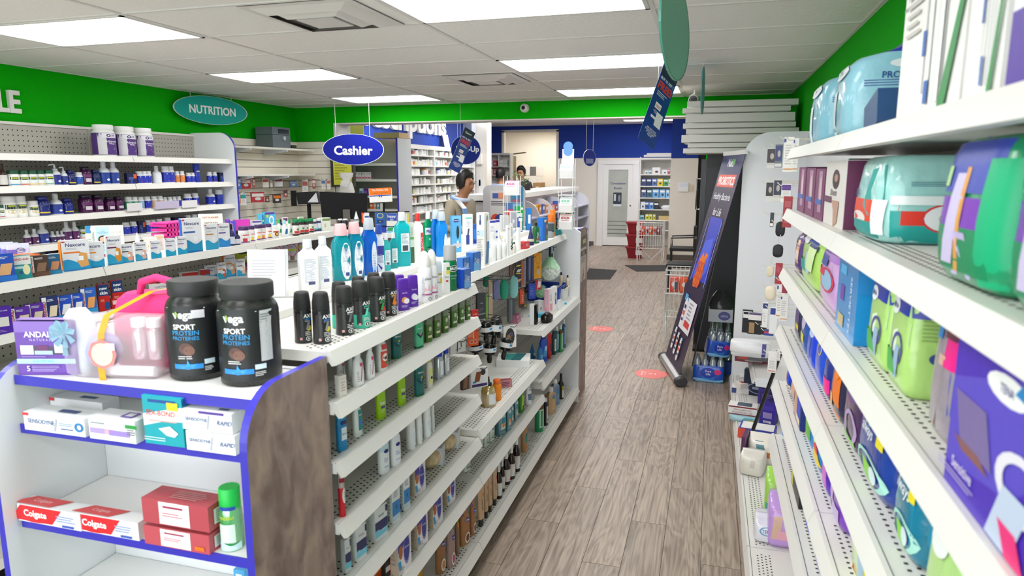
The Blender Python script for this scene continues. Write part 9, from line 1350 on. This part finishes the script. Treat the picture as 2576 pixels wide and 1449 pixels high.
# ------------------------------------------------------------------ people
SKIN = mat('b07a58', rough=.5); HAIR = mat('17110f', rough=.5)
def skinmesh(name, V_, E_, m, parent, sub=2):
    me = bpy.data.meshes.new(name); me.from_pydata([v[:3] for v in V_], E_, []); me.materials.append(m); o = link(name, me, parent); o.modifiers.new('skin', 'SKIN').use_smooth_shade = True; me.skin_vertices[0].data[0].use_root = True
    for i, v in enumerate(V_): r = v[3]; me.skin_vertices[0].data[i].radius = (r, v[4] if len(v) > 4 else r)
    s = o.modifiers.new('sub', 'SUBSURF'); s.levels = sub; s.render_levels = sub; return o
def person(x, y, h, rz, lab, top, legs='2a2a30', nod=0.0, arm='down', scarf=False, skin=SKIN):
    k = h/1.75; n = nod
    # pelvis, spine, chest, neck, head ... arms with hands, legs with feet (facing -y)
    V_ = [(0, 0, .95, .13, .1), (0, 0, 1.12, .12, .09), (0, -.01, 1.32, .14, .1), (0, 0, 1.44, .07, .06), (0, -.02-n*.03, 1.52, .052), (0, -.035-n*.05, 1.59, .072, .085), (0, -.03-n*.06, 1.67, .08, .098), (0, -.02-n*.06, 1.72, .055, .07), (0, -.125-n*.07, 1.61, .012), (.082, -.015, 1.61, .014), (-.082, -.015, 1.61, .014)]
    E_ = [(0, 1), (1, 2), (2, 3), (3, 4), (4, 5), (5, 6), (6, 7), (5, 8), (5, 9), (5, 10)]
    for s in (-1, 1):
        i = len(V_); fw = .26 if arm == 'fwd' else .04; ez = 1.12; hz = 1.1 if arm == 'fwd' else .86
        V_ += [(s*.18, 0, 1.41, .058), (s*.23, .03, ez, .043), (s*.19, -fw, hz, .03), (s*.185, -fw-.05, hz-.03, .034, .018), (s*.19, -fw-.12, hz-.06, .009), (s*.175, -fw-.125, hz-.06, .009), (s*.205, -fw-.115, hz-.055, .008), (s*.16, -fw-.118, hz-.055, .008), (s*.145, -fw-.07, hz-.03, .009)]
        E_ += [(2, i), (i, i+1), (i+1, i+2), (i+2, i+3), (i+3, i+4), (i+3, i+5), (i+3, i+6), (i+3, i+7), (i+3, i+8)]
        j = len(V_); V_ += [(s*.09, 0, .88, .09), (s*.1, -.01, .5, .06), (s*.1, .01, .1, .04), (s*.1, -.13, .035, .035)]; E_ += [(0, j), (j, j+1), (j+1, j+2), (j+2, j+3)]
    o = skinmesh('person', V_, E_, skin, None); o.location = (x, y, 0); o.rotation_euler = (0, 0, rz); o.scale = (k, k, k); tag(o, lab, 'person')
    T = [(0, 0, .9, .165, .13), (0, 0, 1.12, .16, .125), (0, -.01, 1.33, .175, .13), (0, .005, 1.45, .085, .075)]; E2 = [(0, 1), (1, 2), (2, 3)]
    for s in (-1, 1):
        i = len(T); fw = .26 if arm == 'fwd' else .04; hz = 1.1 if arm == 'fwd' else .86; T += [(s*.185, 0, 1.405, .078), (s*.235, .03, 1.12, .062), (s*.195, -fw*.85, hz+.02, .048)]; E2 += [(2, i), (i, i+1), (i+1, i+2)]
    skinmesh('upper_garment', T, E2, M_(top, rough=.85, bump=.3), o); L_ = [(0, 0, .97, .15, .12)]; E3 = []
    for s in (-1, 1): j = len(L_); L_ += [(s*.09, 0, .86, .105), (s*.1, -.01, .5, .08), (s*.1, .01, .08, .06)]; E3 += [(0, j), (j, j+1), (j+1, j+2)]
    skinmesh('trousers', L_, E3, M_(legs, rough=.9), o)
    for s in (-1, 1): link('shoe', MB().hexa([(s*.1-.045, -.2, 0), (s*.1+.045, -.2, 0), (s*.1+.045, .07, 0), (s*.1-.045, .07, 0), (s*.1-.035, -.17, .06), (s*.1+.035, -.17, .06), (s*.1+.04, .06, .09), (s*.1-.04, .06, .09)], mat('1c1a1a')).mesh('shoe'), o)
    hb = MB(); hy = -.02-n*.06; hb.rings([[(r*.098*cos(a), hy+.012+(r*.118*sin(a)) if not (sin(a) < -.2 and z < 1.69) else hy+.012-r*.06, z+(.03 if sin(a) < -.3 else 0)) for a in [2*pi*i/20 for i in range(20)]] for z, r in ((1.585, .86), (1.63, .96), (1.68, 1.0), (1.73, .94), (1.765, .74), (1.785, .4))], HAIR); link('hair', hb.mesh('hair'), o)
    for s in (-1, 1):
        link('eye', MB().lathe([(-.006, .004), (0, .01), (.006, .004)], mat('4a3a34'), (s*.033, -.115-n*.07, 1.645), 8).mesh('eye'), o); link('eyebrow', MB().box(s*.033-.017, -.131-n*.07, 1.662, s*.033+.017, -.12-n*.07, 1.669, HAIR).mesh('eyebrow'), o)
    link('mouth', MB().box(-.024, -.118-n*.07, 1.562, .024, -.108-n*.07, 1.57, mat('8a4a44')).mesh('mouth'), o)
    if scarf:
        c = MB(); q = [(-.1, .06, 1.5), (-.12, -.05, 1.46), (-.09, -.13, 1.36), (-.08, -.16, 1.2), (-.09, -.165, 1.02)]; cols = ['7aa4e0', 'eef0f2', '7aa4e0', 'eef0f2']
        for i in range(4): a, b = q[i], q[i+1]; c.hexa([(a[0]-.04, a[1]-.012, a[2]), (a[0]+.03, a[1]-.012, a[2]), (a[0]+.03, a[1]+.01, a[2]), (a[0]-.04, a[1]+.01, a[2]), (b[0]-.04, b[1]-.012, b[2]), (b[0]+.03, b[1]-.012, b[2]), (b[0]+.03, b[1]+.01, b[2]), (b[0]-.04, b[1]+.01, b[2])], mat(cols[i]))
        link('scarf', c.mesh('scarf'), o); c2_ = MB(); c2_.tube([(.1*cos(a), .0+.085*sin(a), 1.47+.02*sin(a)) for a in [2*pi*i/14 for i in range(14)]], .026, mat('cfdaf0', rough=.9), 8, True); link('scarf_collar', c2_.mesh('scarf_collar'), o)
    return o
p = ony(1158, 440, 7.85); person(p.x, p.y, 1.785, rad(72), 'person in beige cardigan and striped scarf looking down at the counter', 'b0a48f', nod=1.0, arm='fwd', scarf=True)
p = ony(1258, 430, 15.0); person(p.x, p.y, 1.86, rad(168), 'person with short dark hair in light blue shirt seen from behind', 'aebfe0', arm='fwd')
p = ony(1312, 426, 15.9); person(p.x, p.y, 1.9, rad(-8), 'person behind the counter with face half hidden by the plant', '3a4250', skin=mat('c08a68', rough=.5)); p = ony(1318, 462, 10.6); person(p.x, p.y, 1.64, rad(150), 'shorter person with black hair and dark top by the counter', '26242a')
